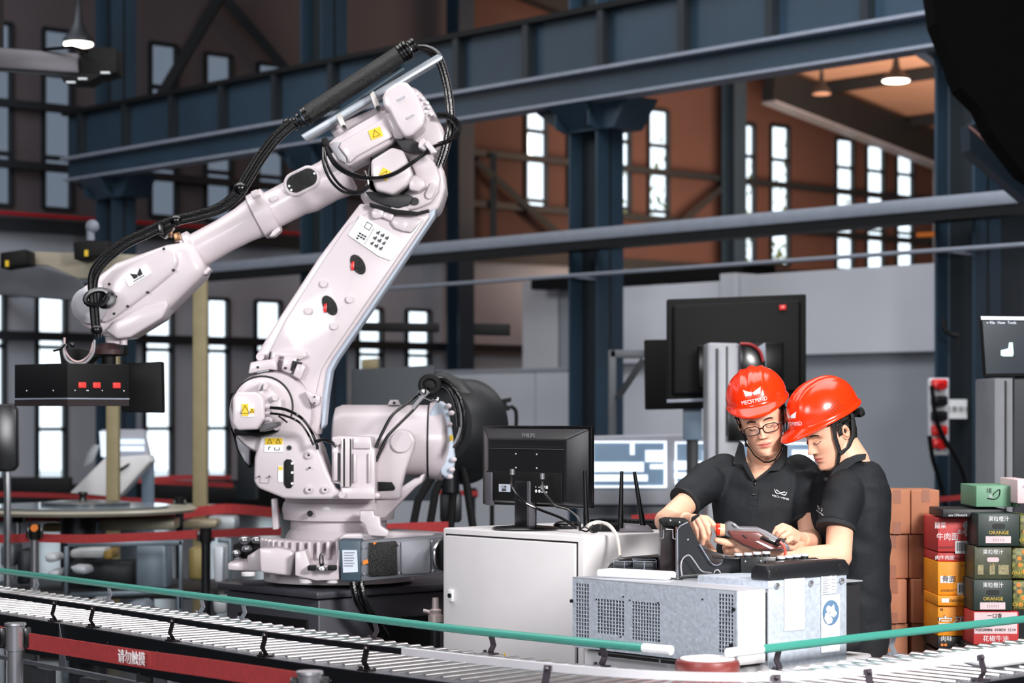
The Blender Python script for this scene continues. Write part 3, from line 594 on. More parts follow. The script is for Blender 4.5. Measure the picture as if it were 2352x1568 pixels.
b = MB(); b.pp([(852, 350), (900, 322), (930, 330), (925, 345), (900, 338), (856, 368), (848, 430), (862, 440), (905, 450), (935, 430), (940, 436), (905, 470), (880, 462), (845, 425)], 9.3, .06, .004); b.build('motor_recess_shade', mat('recess_shade_grey', (64, 62, 66), .6), el)  # dark plate paints the shade around the elbow motor
# upper motor assembly
b = MB(); b.pp([(752, 330), (768, 316), (882, 250), (900, 262), (912, 300), (905, 325), (800, 382), (780, 372)], 9.22, .26, .014, 3); um = rb(b, 'upper_motor')
b = MB(); b.pp([(778, 337), (784, 326), (885, 268), (896, 286), (902, 314), (820, 358), (803, 374), (796, 360)], 9.195, .03, .006); b.build('motor_cover_plate', robot_paint, um)
b = MB(); b.pp([(758, 336), (766, 326), (784, 326), (778, 337), (796, 362), (795, 375), (778, 366)], 9.21, .02, .004); b.build('motor_end', robot_grey, um)
warn('warning_label', 863, 306, 9.19, 29, 23, um, 1, rot=math.radians(-20))
b = MB(); b.pp([(882, 264), (902, 252), (915, 262), (930, 305), (926, 318), (906, 318)], 9.17, .3, .01, 3); rb(b, 'motor_flange')
b = MB(); b.pp([(925, 190), (962, 204), (990, 242), (1015, 288), (1030, 322), (1015, 342), (990, 350), (955, 335), (925, 300), (905, 240)], 9.3, .3, .03, 4); rb(b, 'wrist_gear_housing')
b = MB(); b.pp([(878, 224), (884, 208), (909, 190), (933, 187), (950, 205), (965, 232), (978, 264), (974, 288), (946, 311), (929, 314), (912, 290), (893, 252), (880, 243)], 9.1, .24, .03, 4); cap = rb(b, 'rounded_end_cap', sharp=45)
b = MB(); oval(b, 921, 225, 22, 6, math.radians(-30), 9.095, .01, .002); oval(b, 942, 267, 22, 6, math.radians(-30), 9.095, .01, .002); b.build('cap_grooves', robot_grey, cap)
b = MB()
for x, y in ((958, 215), (972, 226), (985, 246), (992, 262), (982, 236), (968, 240), (978, 256)): disc(b, x, y, 9.27, 3.5, .05, 12)
b.build('housing_bolts', sticker_white, RB)
b = MB(); b.pp([(975, 330), (983, 322), (998, 340), (1005, 350), (990, 352)], 9.1, .1, .004); b.pp([(962, 322), (972, 316), (985, 328), (978, 346), (960, 338)], 9.12, .1, .005); rb(b, 'cable_guide')
b = MB(); b.pp([(758, 300), (775, 285), (880, 240), (884, 254), (770, 318)], 9.35, .12, .01); rb(b, 'top_tray')
# forearm
def tubeaxis(b, x0, y0, x1, y1, r0, r1, Z=9.5, seg=40): a, c = ax(x0, y0, Z, x1, y1); b.cyl(a, c, px(r0, Z), px(r1, Z), seg=seg); return b
a, c = W(800, 392, 9.5), W(590, 500, 9.5); d = (c-a).normalized(); L = (c-a).length
b = MB(); b.lathe(a, d, [(0, .085), (.02, .10), (.06, .098), (.10, .092), (.20, .095), (.235, .088), (.25, .084), (L, .082)], 48, 1, 1); fa = rb(b, 'forearm', sharp=30)
b = MB(); oval(b, 693, 415, 88, 56, math.radians(-27), 9.395, .05, .004); b.build('port_surround', robot_paint, fa)
b = MB(); oval(b, 693, 414, 74, 42, math.radians(-27), 9.39, .02, .003); b.build('mesh_port', speckle, fa)
b = MB()
for x, y in ((722, 398), (664, 427), (669, 436)): disc(b, x, y, 9.38, 2.6, .01, 10)
b.build('port_screws', sticker_white, fa)
b = MB(); oval(b, 629, 455, 22, 13, math.radians(-25), 9.41, .03, .003); b.build('boss_cap', robot_paint, fa)
a = W(625, 481, 9.5); b = MB(); b.lathe(a, d, [(0, .094), (.005, .104), (.03, .106), (.075, .104), (.082, .09)], 56); b.build('forearm_collar', robot_paint, RB, sharp=28)
a2, c2 = W(592, 498, 9.5), W(446, 580, 9.5); d2 = (c2-a2).normalized(); L2 = (c2-a2).length
b = MB(); b.lathe(a2, d2, [(0, .092), (.02, .088), (.07, .08), (.16, .075), (L2, .078)], 48); rb(b, 'forearm_tube', sharp=30)
b = MB(); b.lathe(W(456, 574, 9.5), d2, [(0, .088), (.004, .096), (.03, .098), (.035, .09), (.05, .088)], 48); rb(b, 'wrist_collar', sharp=28)
b = MB(); b.pp([(640, 520), (645, 528), (630, 542), (618, 544), (626, 530)], 9.38, .08, .004); b.pp([(478, 612), (484, 618), (474, 630), (462, 630)], 9.4, .08, .004); b.pp([(575, 440), (590, 434), (598, 446), (580, 456)], 9.38, .08, .004); rb(b, 'collar_lugs')
# wrist
b = MB(); b.pp([(434, 550), (476, 620), (440, 655), (380, 715), (330, 752), (290, 770), (250, 772), (215, 765), (186, 748), (168, 722), (164, 695), (172, 668), (205, 646), (262, 603), (378, 561), (410, 556)], 9.36, .26, .045, 5); wr = rb(b, 'wrist_housing', sharp=50)
b = MB(); b.pp([(236, 648), (262, 618), (300, 598), (372, 566), (392, 568), (404, 580), (408, 602), (398, 625), (350, 665), (262, 730), (240, 742), (228, 735)], 9.335, .05, .014, 3); cov = b.build('wrist_cover', robot_paint, wr)
b = MB(); b.pp([(285, 637), (336, 606), (348, 627), (296, 658)], 9.33, .004, 0); lg = b.build('logo_sticker', sticker_white, cov, smooth=False)
WING = [[(-.5, .42), (-.42, -.25), (-.06, -.25), (0, .0), (-.12, .1)], [(.5, .42), (.42, -.25), (.06, -.25), (0, .0), (.12, .1)]]
sx_, sy_ = Vector((.86, 0, .5)), Vector((-.5, 0, .86))
decal([[(p*.05, q*.045) for p, q in w] for w in WING], W(315, 630, 9.327), sx_, sy_).build('wing_logo', ink, lg, smooth=False)
decal([[(-.024, 0), (.03, 0), (.03, .003), (-.024, .003)]], W(318, 641, 9.327), sx_, sy_).build('printed_line', ink, lg, smooth=False)
b = MB()
for x, y in ((251, 652), (266, 681), (339, 671), (293, 703), (262, 720), (398, 620), (376, 571)): disc(b, x, y, 9.33, 3, .02, 12)
b.build('cover_bolts', ink, wr)
b = MB(); b.lathe(W(203, 700, 9.3), YA, [(0, .045), (.004, .06), (.02, .078), (.08, .082)], 40); b.build('wrist_end_disc', robot_grey, wr)
b = MB(); b.pp([(240, 760), (262, 738), (335, 700), (380, 690), (388, 700), (372, 730), (300, 774), (268, 778)], 9.33, .2, .02, 3); rb(b, 'wrist_lower_casting')
b = MB(); b.lathe(W(240, 685, 9.3), YA, [(0, .02), (.0, .044), (.03, .046)], 32); b.build('hose_clamp_plate', black_gloss, wr)
b = MB(); b.lathe(W(262, 790, 9.42), ZUP, [(0, .036), (.03, .038), (.035, .046), (.06, .046), (.065, .034), (.1, .034)], 32); b.cyl(W(284, 792, 9.4), W(284, 752, 9.4), .016); rb(b, 'wrist_flange')
b = MB(); b.lathe(W(250, 814, 9.4), ZUP, [(0, .07), (.02, .072), (.022, .066), (.045, .045), (.05, .03)], 40); rb(b, 'tool_flange', mat('tool_brown', (64, 44, 46), .35))
# hose bundle
path = [(222, 770), (216, 700), (214, 640), (236, 600), (285, 560), (330, 538), (368, 520), (405, 506), (455, 494), (505, 478), (545, 446), (572, 405), (600, 360), (635, 315), (672, 282)]
hb = empty('x', (0, 0, 0), None, None); hb.name = 'hose_bundle'; hb.parent = RB; hb.matrix_parent_inverse = absmat(RB).inverted(); hb.location = W(400, 505, 9.2)
for dx_, dz_, r in ((-5, -5, .0125), (5, 5, .0125), (3, -3, .009)):
    MB().tube(smoothpath([W(x+dx_, y+dz_, 9.2 if x < 560 else 9.2+.0*(x-560)) for x, y in path]), r, 10).build('hose', black_hose, hb)
b = MB()
for x, y, r in ((222, 757, 14), (405, 506, 15), (553, 432, 17)): b.ball(W(x, y, 9.2), px(r, 9.2), (1, 1, .9))
b.build('hose_ball_joint', black_gloss, hb)
b = MB(); b.tube([W(222+26*math.cos(a), 683+17*math.sin(a)+5*math.cos(a)*-1, 9.19) for a in [2*PI*k/18 for k in range(18)]], .012, 8, closed=True); b.build('hose_ring', black_gloss, hb)
b = MB(); b.pp([(352, 512), (392, 498), (398, 522), (376, 548), (360, 535)], 9.2, .07, .006); b.pp([(360, 512), (372, 508), (374, 538), (362, 534)], 9.15, .05, .003); b.build('hose_bracket', black_gloss, hb)
b = MB(); b.pp([(386, 525), (395, 528), (393, 545), (386, 543)], 9.24, .03, .002); b.pp([(396, 536), (412, 532), (416, 550), (402, 555)], 9.24, .03, .002); b.build('brass_fitting', mat('brass', (150, 110, 80), .3, .8), hb)
MB().tube(smoothpath([W(x, y, 9.22) for x, y in ((217, 780), (214, 810), (196, 832), (172, 836), (152, 824), (146, 800), (152, 790))]), .0055).build('hose_loop', mat('grey_hose', (150, 148, 154), .35), hb)
MB().tube(smoothpath([W(x, y, 9.26) for x, y in ((215, 785), (205, 815), (184, 830), (165, 826), (150, 806), (148, 775))]), .005).build('hose_loop', mat('pink_hose', (196, 170, 172), .35), hb)
# spring sleeve, rail and loop
b = MB(); a, c = W(697, 270, 9.25), W(918, 126, 9.25); d = (c-a).normalized(); L = (c-a).length
pr = [(L*k/60, px(21+(1.2 if k % 2 else 0), 9.25)) for k in range(61)]; b.lathe(a, d, pr, 32); b.build('spring_sleeve', speckle, hb, sharp=60)
b = MB()
for t, r in ((-.06, 17), (-.045, 13), (-.025, 19), (0, 23), (.012, 23)): b.lathe(a+d*t, d, [(0, px(r*.8, 9.25)), (.004, px(r, 9.25)), (.012, px(r, 9.25)), (.016, px(r*.8, 9.25))], 24)
for t, r in ((0, 24), (.014, 25), (.03, 25), (.055, 18), (.068, 19)): b.lathe(a+d*(L+t), d, [(0, px(r*.8, 9.25)), (.004, px(r, 9.25)), (.014, px(r, 9.25)), (.018, px(r*.75, 9.25))], 24)
b.ball(W(660, 283, 9.25), px(12, 9.25)); b.ball(W(936, 112, 9.25), px(14, 9.25)); b.pp([(938, 95), (944, 104), (948, 118), (938, 116)], 9.22, .04, .004); b.build('sleeve_clamp', black_gloss, hb)
b = MB(); b.pp([(690, 310), (1005, 124), (1017, 129), (1014, 137), (702, 322)], 9.27, .09, .003); b.build('mounting_rail', mat('rail_alu', (160, 166, 174), .35, .4), hb)
b = MB(); b.pp([(700, 306), (925, 154), (930, 158), (706, 312)], 9.3, .06, .002); b.build('rail_edge', mat('slate_blue', (0, 0, 0)), hb)
b = MB()
for P in ([(772, 266), (783, 260), (795, 290), (789, 296), (783, 292)], [(849, 216), (858, 208), (872, 240), (868, 252), (860, 248)]): b.pp(P, 9.2, .08, .003)
b.build('rail_bracket_pair', mat('bracket_cream', (200, 196, 192), .4, .3), hb)
b = MB(); disc(b, 868, 247, 9.19, 5, .03, 14); disc(b, 790, 290, 9.19, 4, .03, 14); b.build('bracket_bolt', dark_steel, hb)
lp = [(940, 112), (975, 110), (1005, 128), (1022, 170), (1034, 230), (1036, 290), (1024, 345), (1012, 380)]
for o_, r, m in ((0, .013, black_hose), (-9, .009, black_gloss), (6, .006, chrome)):
    MB().tube(smoothpath([W(x+o_*.8, y-o_*.6 if x < 1010 else y, 9.3) for x, y in lp]), r, 10).build('return_hose', black_hose if m is not chrome else mat('hose_highlight', (96, 92, 96), .3), hb)  # the thin grey tube paints a highlight along the hose
for k, pts in enumerate(([(1003, 262), (1030, 264), (1050, 278), (1056, 298), (1046, 316), (1015, 330), (990, 340), (950, 372), (900, 402), (850, 408), (800, 395), (768, 370), (748, 335), (745, 322)],
            [(1004, 268), (1032, 272), (1046, 285), (1050, 300), (1036, 318), (1005, 330)], [(745, 325), (748, 365), (765, 405), (790, 432), (820, 440), (845, 425), (838, 392)], [(742, 322), (742, 370), (758, 412), (788, 440), (825, 444), (850, 428)],
            [(748, 340), (770, 380), (810, 404), (850, 410), (905, 398), (960, 364), (985, 346)])):
    MB().tube(smoothpath([W(x, y, 9.12+(.12 if x > 1000 else 0)) for x, y in pts]), .0075 if k in (0, 4) else .006, 8).build('signal_cable', black_gloss, hb)
b = MB(); b.pp([(738, 318), (750, 314), (754, 326), (746, 338), (740, 330)], 9.1, .08, .005); b.build('cable_clip', black_matte, hb)
# balancing cylinder at the rear
bc = empty('x', (0, 0, 0), None, None); bc.name = 'balance_cylinder'; bc.parent = RB; bc.matrix_parent_inverse = absmat(RB).inverted(); bc.location = W(880, 1010, 9.75)
a, c = W(766, 1010, 9.75), W(986, 1012, 9.75); d = (c-a).normalized(); L = (c-a).length
b = MB(); b.lathe(a, d, [(0, .11), (.01, .145), (.04, .158), (L, .16), (L+.003, .17), (L+.06, .178), (L+.075, .165), (L+.085, .14)], 56); b.build('cylinder_shell', robot_paint, bc, sharp=30)
b = MB(); b.lathe(a+d*(L-.006), d, [(0, .1622), (.008, .1622)], 56); b.build('seal_ring', ink, bc)
b = MB(); b.pp([(985, 950), (1005, 918), (1025, 928), (1038, 990), (1045, 1050), (1042, 1085), (1030, 1103), (1012, 1088), (1005, 1050), (995, 1000)], 9.62, .1, .012, 3); b.build('end_bracket', mat('robot_cool', (0, 0, 0)), bc)
e_ = W(1018, 1020, 9.7); b = MB(); b.lathe(e_-d*.02, d, [(0, .1), (.03, .11), (.045, .09), (.06, .06), (.065, .03)], 40); b.build('end_cap', robot_paint, bc, sharp=30)
b = MB(); b.tube([e_+d*.01+Vector((0, -.09*math.cos(t), .13*math.sin(t)))*1.0 for t in [PI*(-.42+.84*k/12) for k in range(13)]], .009); b.build('end_handle', robot_paint, bc)
b = MB()
for x, y in ((1030, 932), (1037, 948), (1032, 974), (1042, 1055), (1038, 1078), (1034, 1094)): b.ball(W(x, y, 9.6), px(6, 9.6), (1.3, 1, 1), 10)
b.build('end_bolts', robot_paint, bc)
b = MB(); b.pp([(1032, 1000), (1040, 998), (1041, 1012), (1033, 1013)], 9.58, .01, .001); b.build('yellow_tag', yellow, bc)
b = MB(); b.pp([(890, 930), (896, 918), (914, 918), (920, 930)], 9.7, .03, .003); b.build('lifting_lug', robot_paint, bc)
b = MB(); disc(b, 905, 925, 9.69, 3, .02, 12); b.build('lug_hole', ink, bc)
b = MB(); b.pp([(862, 1146), (862, 1066), (878, 1036), (899, 998), (912, 987), (930, 985), (947, 994), (955, 1012), (950, 1032), (932, 1080), (922, 1118), (920, 1146)], 9.42, .1, .014, 3); sb = rb(b, 'support_bracket')
b = MB(); disc(b, 921, 1015, 9.4, 24, .03, 40); b.build('pivot_cap', robot_paint, sb)
b = MB(); b.pp([(862, 1106), (900, 1107), (908, 1120), (905, 1126), (862, 1128)], 9.41, .02, .004); b.build('bracket_gap', black_matte, sb)
# vertical gearbox motor
vm = MB().pp([(762, 1003), (780, 1001), (852, 1003), (854, 1028), (861, 1032), (862, 1146), (783, 1146), (781, 1112), (762, 1108)], 9.22, .26, .008); vm = rb(vm, 'axis_one_motor')
b = MB()
for x0, x1, y0, y1 in ((782, 788, 1005, 1118), (792, 803, 1005, 1118), (812, 817, 1040, 1108), (846, 850, 1040, 1108), (766, 775, 1038, 1104)): b.pp([(x0, y0), (x1, y0), (x1, y1), (x0, y1)], 9.2, .03, .003)
b.pp([(812, 1005), (850, 1005), (850, 1030), (812, 1030)], 9.205, .03, .003); b.pp([(784, 1120), (860, 1120), (862, 1146), (784, 1146)], 9.195, .03, .005); b.build('motor_fins', robot_paint, vm)
b = MB(); b.pp([(789, 1008), (791, 1008), (791, 1116), (789, 1116)], 9.205, .02, 0); b.pp([(804, 1008), (806, 1008), (806, 1116), (804, 1116)], 9.205, .02, 0); b.pp([(775, 1040), (780, 1040), (780, 1104), (775, 1104)], 9.205, .02, 0); b.build('motor_grooves', mat('recess_shade_grey', (0, 0, 0)), vm)
b = MB(); disc(b, 773, 1014, 9.15, 9, .1); disc(b, 785, 1136, 9.17, 8, .05); b.build('motor_plug', robot_paint, vm)
for pts in ([(862, 1028), (880, 990), (902, 952), (935, 926), (960, 905), (978, 885)], [(863, 1060), (885, 1010), (905, 985), (950, 940), (968, 915), (985, 890)]):
    MB().tube(smoothpath([W(x, y, 9.3+.1*(x-860)/120) for x, y in pts]), .007).build('motor_cable', black_gloss, RB)
MB().tube(smoothpath([W(x, y, 9.32) for x, y in ((948, 938), (966, 916), (984, 898))]), .009).build('cable_conduit', mat('grey_hose', (0, 0, 0)), RB)
for k, pts in enumerate(([(992, 880), (1015, 872), (1040, 890), (1058, 920), (1066, 960), (1062, 1000), (1044, 1030)], [(990, 872), (1012, 868), (1034, 884), (1050, 912), (1059, 950), (1058, 985), (1045, 1020)], [(995, 885), (1018, 884), (1036, 900), (1050, 940), (1054, 980)])):
    MB().tube(smoothpath([W(x, y, 9.45) for x, y in pts]), (.012, .007, .01)[k], 8).build('supply_hose', black_hose if k != 1 else chrome, RB)
b = MB(); b.tube([W(987+20*math.cos(a), 884+19*math.sin(a), 9.36) for a in [2*PI*k/18 for k in range(18)]], .014, 8, closed=True); b.pp([(962, 880), (972, 872), (1000, 870), (1006, 885), (1000, 912), (985, 915), (990, 895), (975, 888)], 9.36, .06, .006); b.build('hose_clamp', black_matte, RB)
b = MB(); b.ball(W(972, 900, 9.3), .014); b.ball(W(1004, 918, 9.4), .014); b.tube([W(962, 905, 9.4), W(1000, 920, 9.4)], .008); b.build('clamp_studs', steel, RB)
# gripper / camera box on the tool flange
g = empty('x', (0, 0, 0), None, None); g.name = 'black_gripper_box'; g.parent = RB; g.matrix_parent_inverse = absmat(RB).inverted(); g.location = W(165, 930, 9.3)
cn = W(155, 926, 9.0); 
P = [W(33, 922, 9.24), W(155, 929, 9.0), W(297, 932, 9.22)]; Q = P[2]+(P[0]-P[1])
zt = W(155, 834, 9.0).z
for p_ in P+[Q]: p_.z = W(155, 916, 9.0).z
MB().prism([P[0], P[1], P[2], Q], ZUP*(zt-P[0].z), .004).build('box_body', black_matte, g)
P2 = [p.copy() for p in P+[Q]]
c_ = (P[0]+P[2])/2
b = MB(); b.prism([(p-c_)*1.003+c_-ZUP*.001 for p in P2], ZUP*.006); b.build('silver_edge', flange_grey, g, smooth=False)
b = MB(); b.prism([(p-c_)*.995+c_-ZUP*.028 for p in P2], ZUP*.026); b.build('suction_pad', mat('pad_brown', (34, 24, 27), .7), g, smooth=False)
b2 = MB(); e2 = (P[2]-P[1]).normalized(); n2 = e2.cross(ZUP).normalized()
nn = n2 if n2.y < 0 else -n2
for x in (187, 220, 266):
    t = (x-155)/(297-155); c = P[1].lerp(P[2], t)+ZUP*.058+nn*.004
    b2.box(c, (.036, .01, .024), Matrix.Rotation(math.atan2(e2.y, e2.x), 3, 'Z'), .003)
b2.build('red_indicator', mat('red_indicator', (215, 60, 56), .4, emit=.25), g)
b2 = MB()
for t in (.11, .30, .55, .9, .32): b2.ball(P[1].lerp(P[2], t)+ZUP*.035+nn*.003, .004, seg=8)
e1 = (P[0]-P[1]).normalized()
for t in (.26, .76): b2.ball(P[1].lerp(P[0], t)+ZUP*.035-Vector((0, .004, 0)), .004, seg=8)
b2.build('indicator_screws', steel, g)
b = MB(); b.pp([(277, 835), (371, 830), (373, 948), (279, 946)], 9.55, .08, .006); b.build('rear_box', black_matte, g)
b = MB(); b.pp([(135, 802), (175, 800), (205, 806), (235, 790), (285, 795), (284, 815), (216, 820), (200, 838), (140, 838)], 9.36, .12, .006); b.cyl(W(250, 812, 9.4), W(250, 845, 9.4), .03); b.build('mounting_plate', black_matte, g)
b = MB(); b.tube([W(122, 806, 9.2), W(140, 802, 9.2), W(150, 790, 9.2)], .004); b.ball(W(166, 792, 9.2), .012); b.build('air_fitting', black_gloss, g)
# ---- plinth
pl = empty('robot_plinth', W(730, 1345, 9.05), 'dark grey steel plinth under the white robot', 'plinth')
nc = W(728, 1357, 9.1); zt = nc.z; nc.z = 0
tp0 = nc.copy(); tp0.z = zt-.035
MB().hbox(tp0, .74, 1.15, .03, .008).build('top_plate', mat('plinth_grey', (74, 74, 82), .4, .3), pl)
MB().hbox(nc+V*.03+U*.03, .68, 1.1, zt-.04, .01).build('plinth_body', mat('plinth_grey', (0, 0, 0)), pl)
b = MB(); b.hbox(nc+V*.03+U*.1+ZUP*(zt-.30)-V*.012, .5, .012, .17, .0); b.hbox(nc+U*.02+V*.35+ZUP*(zt-.28), .012, .3, .14, 0); b.build('forklift_opening', black_matte, pl)
for dx_ in (0, 18):
    MB().tube(smoothpath([W(810+dx_, 1335, 9.05), W(820+dx_, 1380, 9.05), W(845+dx_, 1420, 9.1), W(870+dx_, 1460, 9.2)]), .014).build('cable', black_hose, pl)
v = empty('air_valve_unit', W(550, 1290, 9.6), 'shiny silver air valve cluster left of the robot base', 'valve')
b = MB()
for x, y, r in ((562, 1240, 15), (590, 1240, 14), (567, 1260, 13), (543, 1270, 12), (548, 1285, 11)): b.ball(W(x, y, 9.8), px(r, 9.8), (1, 1, .7), 14)
b.build('valve_bodies', chrome, v); b = MB(); b.pp([(535, 1250), (600, 1235), (600, 1310), (535, 1310)], 9.85, .1, .01); b.build('manifold', black_matte, v)
fl = empty('pipe_fitting', W(1000, 1425, 9.0), 'small silver pipe fitting on the floor plate beside the white cabinet', 'fitting')
b = MB(); b.lathe(W(1000, 1428, 9.0), ZUP, [(0, .03), (.03, .03), (.03, .022), (.05, .026), (.055, .014), (.1, .013)], 20); b.cyl(W(1000, 1408, 9), W(972, 1402, 9), .008); b.build('fitting_body', mat('fitting_pink', (206, 190, 188), .35, .5), fl)
MB().cyl(W(1000, 1428, 9), Vector((W(1000, 1428, 9).x, 9, 0)), .02).build('fitting_stem', dark_steel, fl)
# ================================================================ roller conveyor
ZR = .825
OUT = [(-4.6, 11.75), (-3.0, 9.75), (-1.998, 8.495), (-1.394, 7.75), (-1.0, 7.23), (-.62, 6.77), (-.24, 6.38), (.03, 6.12), (.29, 5.91), (.52, 5.82), (.76, 5.84), (.98, 5.97), (1.36, 6.33), (1.9, 6.84), (2.9, 7.75)]
cv = smoothpath([(x, y, 0) for x, y in OUT], 14)
def resample(P, st):
    out = [P[0].copy()]; acc = 0
    for a, b in zip(P, P[1:]):
        L = (b-a).length; t = st-acc
        while t <= L: out.append(a.lerp(b, t/L)); t += st
        acc = (acc+L) % st
    return out
cv = resample(cv, .074)
for _ in range(6):
    cv = [cv[0]]+[(cv[i-1]+cv[i]*2+cv[i+1])/4 for i in range(1, len(cv)-1)]+[cv[-1]]
def nrm(i):
    a = cv[max(i-2, 0)]; b = cv[min(i+2, len(cv)-1)]; d = (b-a).normalized(); return Vector((-d.y, d.x, 0))
NR = [nrm(i) for i in range(len(cv))]
for _ in range(10): NR = [NR[0]]+[(NR[i-1]+NR[i]+NR[i+1]).normalized() for i in range(1, len(NR)-1)]+[NR[-1]]
def off(i, w, z): p = cv[i]+NR[i]*w; return Vector((p.x, p.y, z))
CW = .54
cvE = empty('roller_conveyor', (.52, 5.82, 0), 'curved roller conveyor with steel rollers sweeping across the foreground', 'conveyor')
def sweep(w0, w1, z0, z1, name, m, i0=0, i1=None, parent=cvE):
    i1 = i1 or len(cv)-1; b = MB(); R = []
    for i in range(i0, i1+1): R.append([b.bm.verts.new(off(i, w, z)) for w, z in ((w0, z0), (w1, z0), (w1, z1), (w0, z1))])
    fs = [b.bm.faces.new(R[0]), b.bm.faces.new(R[-1][::-1])]
    for a, c in zip(R, R[1:]):
        for k in range(4): fs.append(b.bm.faces.new((a[k], a[(k+1) % 4], c[(k+1) % 4], c[k])))
    bmesh.ops.recalc_face_normals(b.bm, faces=fs); return b.build(name, m, parent)
frame_grey = mat('conveyor_frame_grey', (120, 122, 130), .35, .6); frame_black = mat('conveyor_frame_black', (16, 18, 22), .35, .2)
sweep(-.035, -.03, ZR-.13, ZR, 'side_frame', frame_black); sweep(-.035, .012, ZR-.002, ZR+.002, 'frame_lip', frame_grey)
sweep(CW, CW+.035, ZR-.13, ZR-.012, 'side_frame', frame_grey)
sweep(-.05, -.03, ZR-.17, ZR-.155, 'lower_frame_rail', frame_grey)
rm = None; ROLL = mat('roller_zinc', (232, 232, 236), .22, .92, var=.06, scale=30)
for i in range(2, len(cv)-2):
    a, c = off(i, .012, ZR-.003), off(i, CW+.006, ZR-.003)
    if rm is None:
        b = MB(); b.cyl((0, 0, 0), (0, 0, 1), .0125, seg=18); b.cyl((0, 0, -.02), (0, 0, 1.02), .006, seg=6)
        me = bpy.data.meshes.new('roller'); b.bm.to_mesh(me); b.bm.free(); me.materials.append(ROLL)
        me.polygons.foreach_set('use_smooth', [True]*len(me.polygons)); me.set_sharp_from_angle(angle=.7); rm = me
    o = bpy.data.objects.new('roller', rm); COL.objects.link(o); o.parent = cvE; o.matrix_parent_inverse = absmat(cvE).inverted()
    o.location = a; o.rotation_euler = (c-a).to_track_quat('Z', 'Y').to_euler(); o.scale = (1, 1, (c-a).length)
def near_i(px_, w, z):
    best = 0; bd = 1e9
    for i in range(2, len(cv)-2):
        p = off(i, w, z); x = 1176+p.x/p.y*FPX
        if abs(x-px_) < bd: bd = abs(x-px_); best = i
    return best
rail_metal = mat('guide_rail_dark', (30, 32, 38), .3, .4); rail_light = mat('guide_rail_light', (232, 230, 236), .35, .2)
iM = near_i(900, -.03, .9)
sweep(-.012, .004, ZR+.062, ZR+.08, 'guide_rail', rail_metal, 2, iM); sweep(-.012, .004, ZR+.060, ZR+.082, 'guide_rail', rail_light, iM, len(cv)-3)
br = mat('bracket_black', (26, 20, 22), .35, .3)
def bracket(i, w, sgn, m):
    b = MB(); n = NR[i]; d = Vector((n.y, -n.x, 0)); p = off(i, w, ZR)
    pr = [(0, 0), (0, .012), (-.012*sgn, .03), (-.004*sgn, .055), (0, .078)]
    for (a0, z0), (a1, z1) in zip(pr, pr[1:]):
        q0, q1 = p+n*a0+ZUP*z0, p+n*a1+ZUP*z1
        b.prism([q0-d*.012, q0+d*.012, q1+d*.012, q1-d*.012], n*.004)
    b.box(p+ZUP*.004, (.05, .03, .006), Matrix.Rotation(math.atan2(d.y, d.x), 3, 'Z')); b.cyl(p+d*.018*-1.4, p-d*.026+ZUP*.014, .006, seg=8)
    b.ball(p+ZUP*.07-n*.004, .007, seg=8)
    b.build('rail_bracket', m, cvE, smooth=False)
for x in (128, 210, 398, 604, 848, 1270, 1785, 1975, 2250): bracket(near_i(x, -.02, ZR), -.02, 1, br if x < 1000 else mat('bracket_grey', (70, 62, 70), .4, .4))
gr = mat('bracket_light', (150, 154, 162), .35, .5)
for x in (78, 238, 450, 545, 862, 1130, 1388, 1778, 2066): bracket(near_i(x, CW+.02, ZR), CW+.02, -1, gr if x < 700 or x > 2000 else mat('bracket_grey', (0, 0, 0)))
i1, i2, i3, i4 = near_i(1482, CW, .9), near_i(1548, CW, .9), near_i(1668, CW, .9), near_i(1735, CW, .9)
def tuberail(i0, i1, name, m, r=.0135):
    MB().tube([off(i, CW-.005, ZR+.075) for i in range(i0, i1+1)], r, 12).build(name, m, cvE)
tuberail(2, i1, 'green_guide_rail', green_rail); tuberail(i1, i2, 'white_end_sleeve', white_plastic, .0145)
tuberail(i4, len(cv)-3, 'green_guide_rail', green_rail); tuberail(i3, i4, 'white_end_sleeve', white_plastic, .0145)
for x in (60, 330, 700, 1000, 1500, 1900, 2250):   # legs
    i = near_i(x, -.03, ZR)
    for w in (-.01, CW+.015):
        p = off(i, w, 0); MB().box(p+ZUP*.35, (.05, .05, .70)).build('leg', frame_black if w < 0 else frame_grey, cvE, smooth=False)
    a, c = off(i, 0, .35), off(i, CW, .35); MB().tube([a, c], .02).build('cross_brace', frame_grey, cvE)
b = MB()
for x in (130, 250, 365, 480, 620, 760):   # bolts on near frame
    i = near_i(x, -.035, ZR-.05)
    b.ball(off(i, -.038, ZR-.04), .005, seg=8); b.ball(off(i, -.038, ZR-.09), .005, seg=8)
b.build('frame_bolts', dark_steel, cvE)
for x in (80, 205, 345):   # motor boxes hanging below the near frame
    i = near_i(x, -.05, ZR-.2); p = off(i, -.045, ZR-.28); n = NR[i]; d = Vector((n.y, -n.x, 0))
    b = MB(); b.prism([p-d*.06+ZUP*.1, p+d*.06+ZUP*.1, p+d*.06-ZUP*.02, p+d*.03-ZUP*.06, p-d*.03-ZUP*.06, p-d*.06-ZUP*.02], n*.04, .005); b.build('hanger_plate', mat('hanger_grey', (66, 68, 74), .4, .4), cvE)
i = near_i(140, -.035, ZR-.05); p = off(i, -.037, ZR-.17); d = (off(i+2, 0, 0)-off(i, 0, 0)).normalized()
b = MB(); b.prism([p, p+d*.05, p+d*.05+ZUP*.04, p+ZUP*.17], -NR[i]*.004); b.build('joint_plate', frame_grey, cvE, smooth=False)
rw = empty('red_guide_wheel', W(1625, 1545, 6.42), 'red rubber wheel with white hub lying flat at the conveyor bend', 'wheel')
c = W(1625, 1538, 6.4); R = px(74, 6.4)
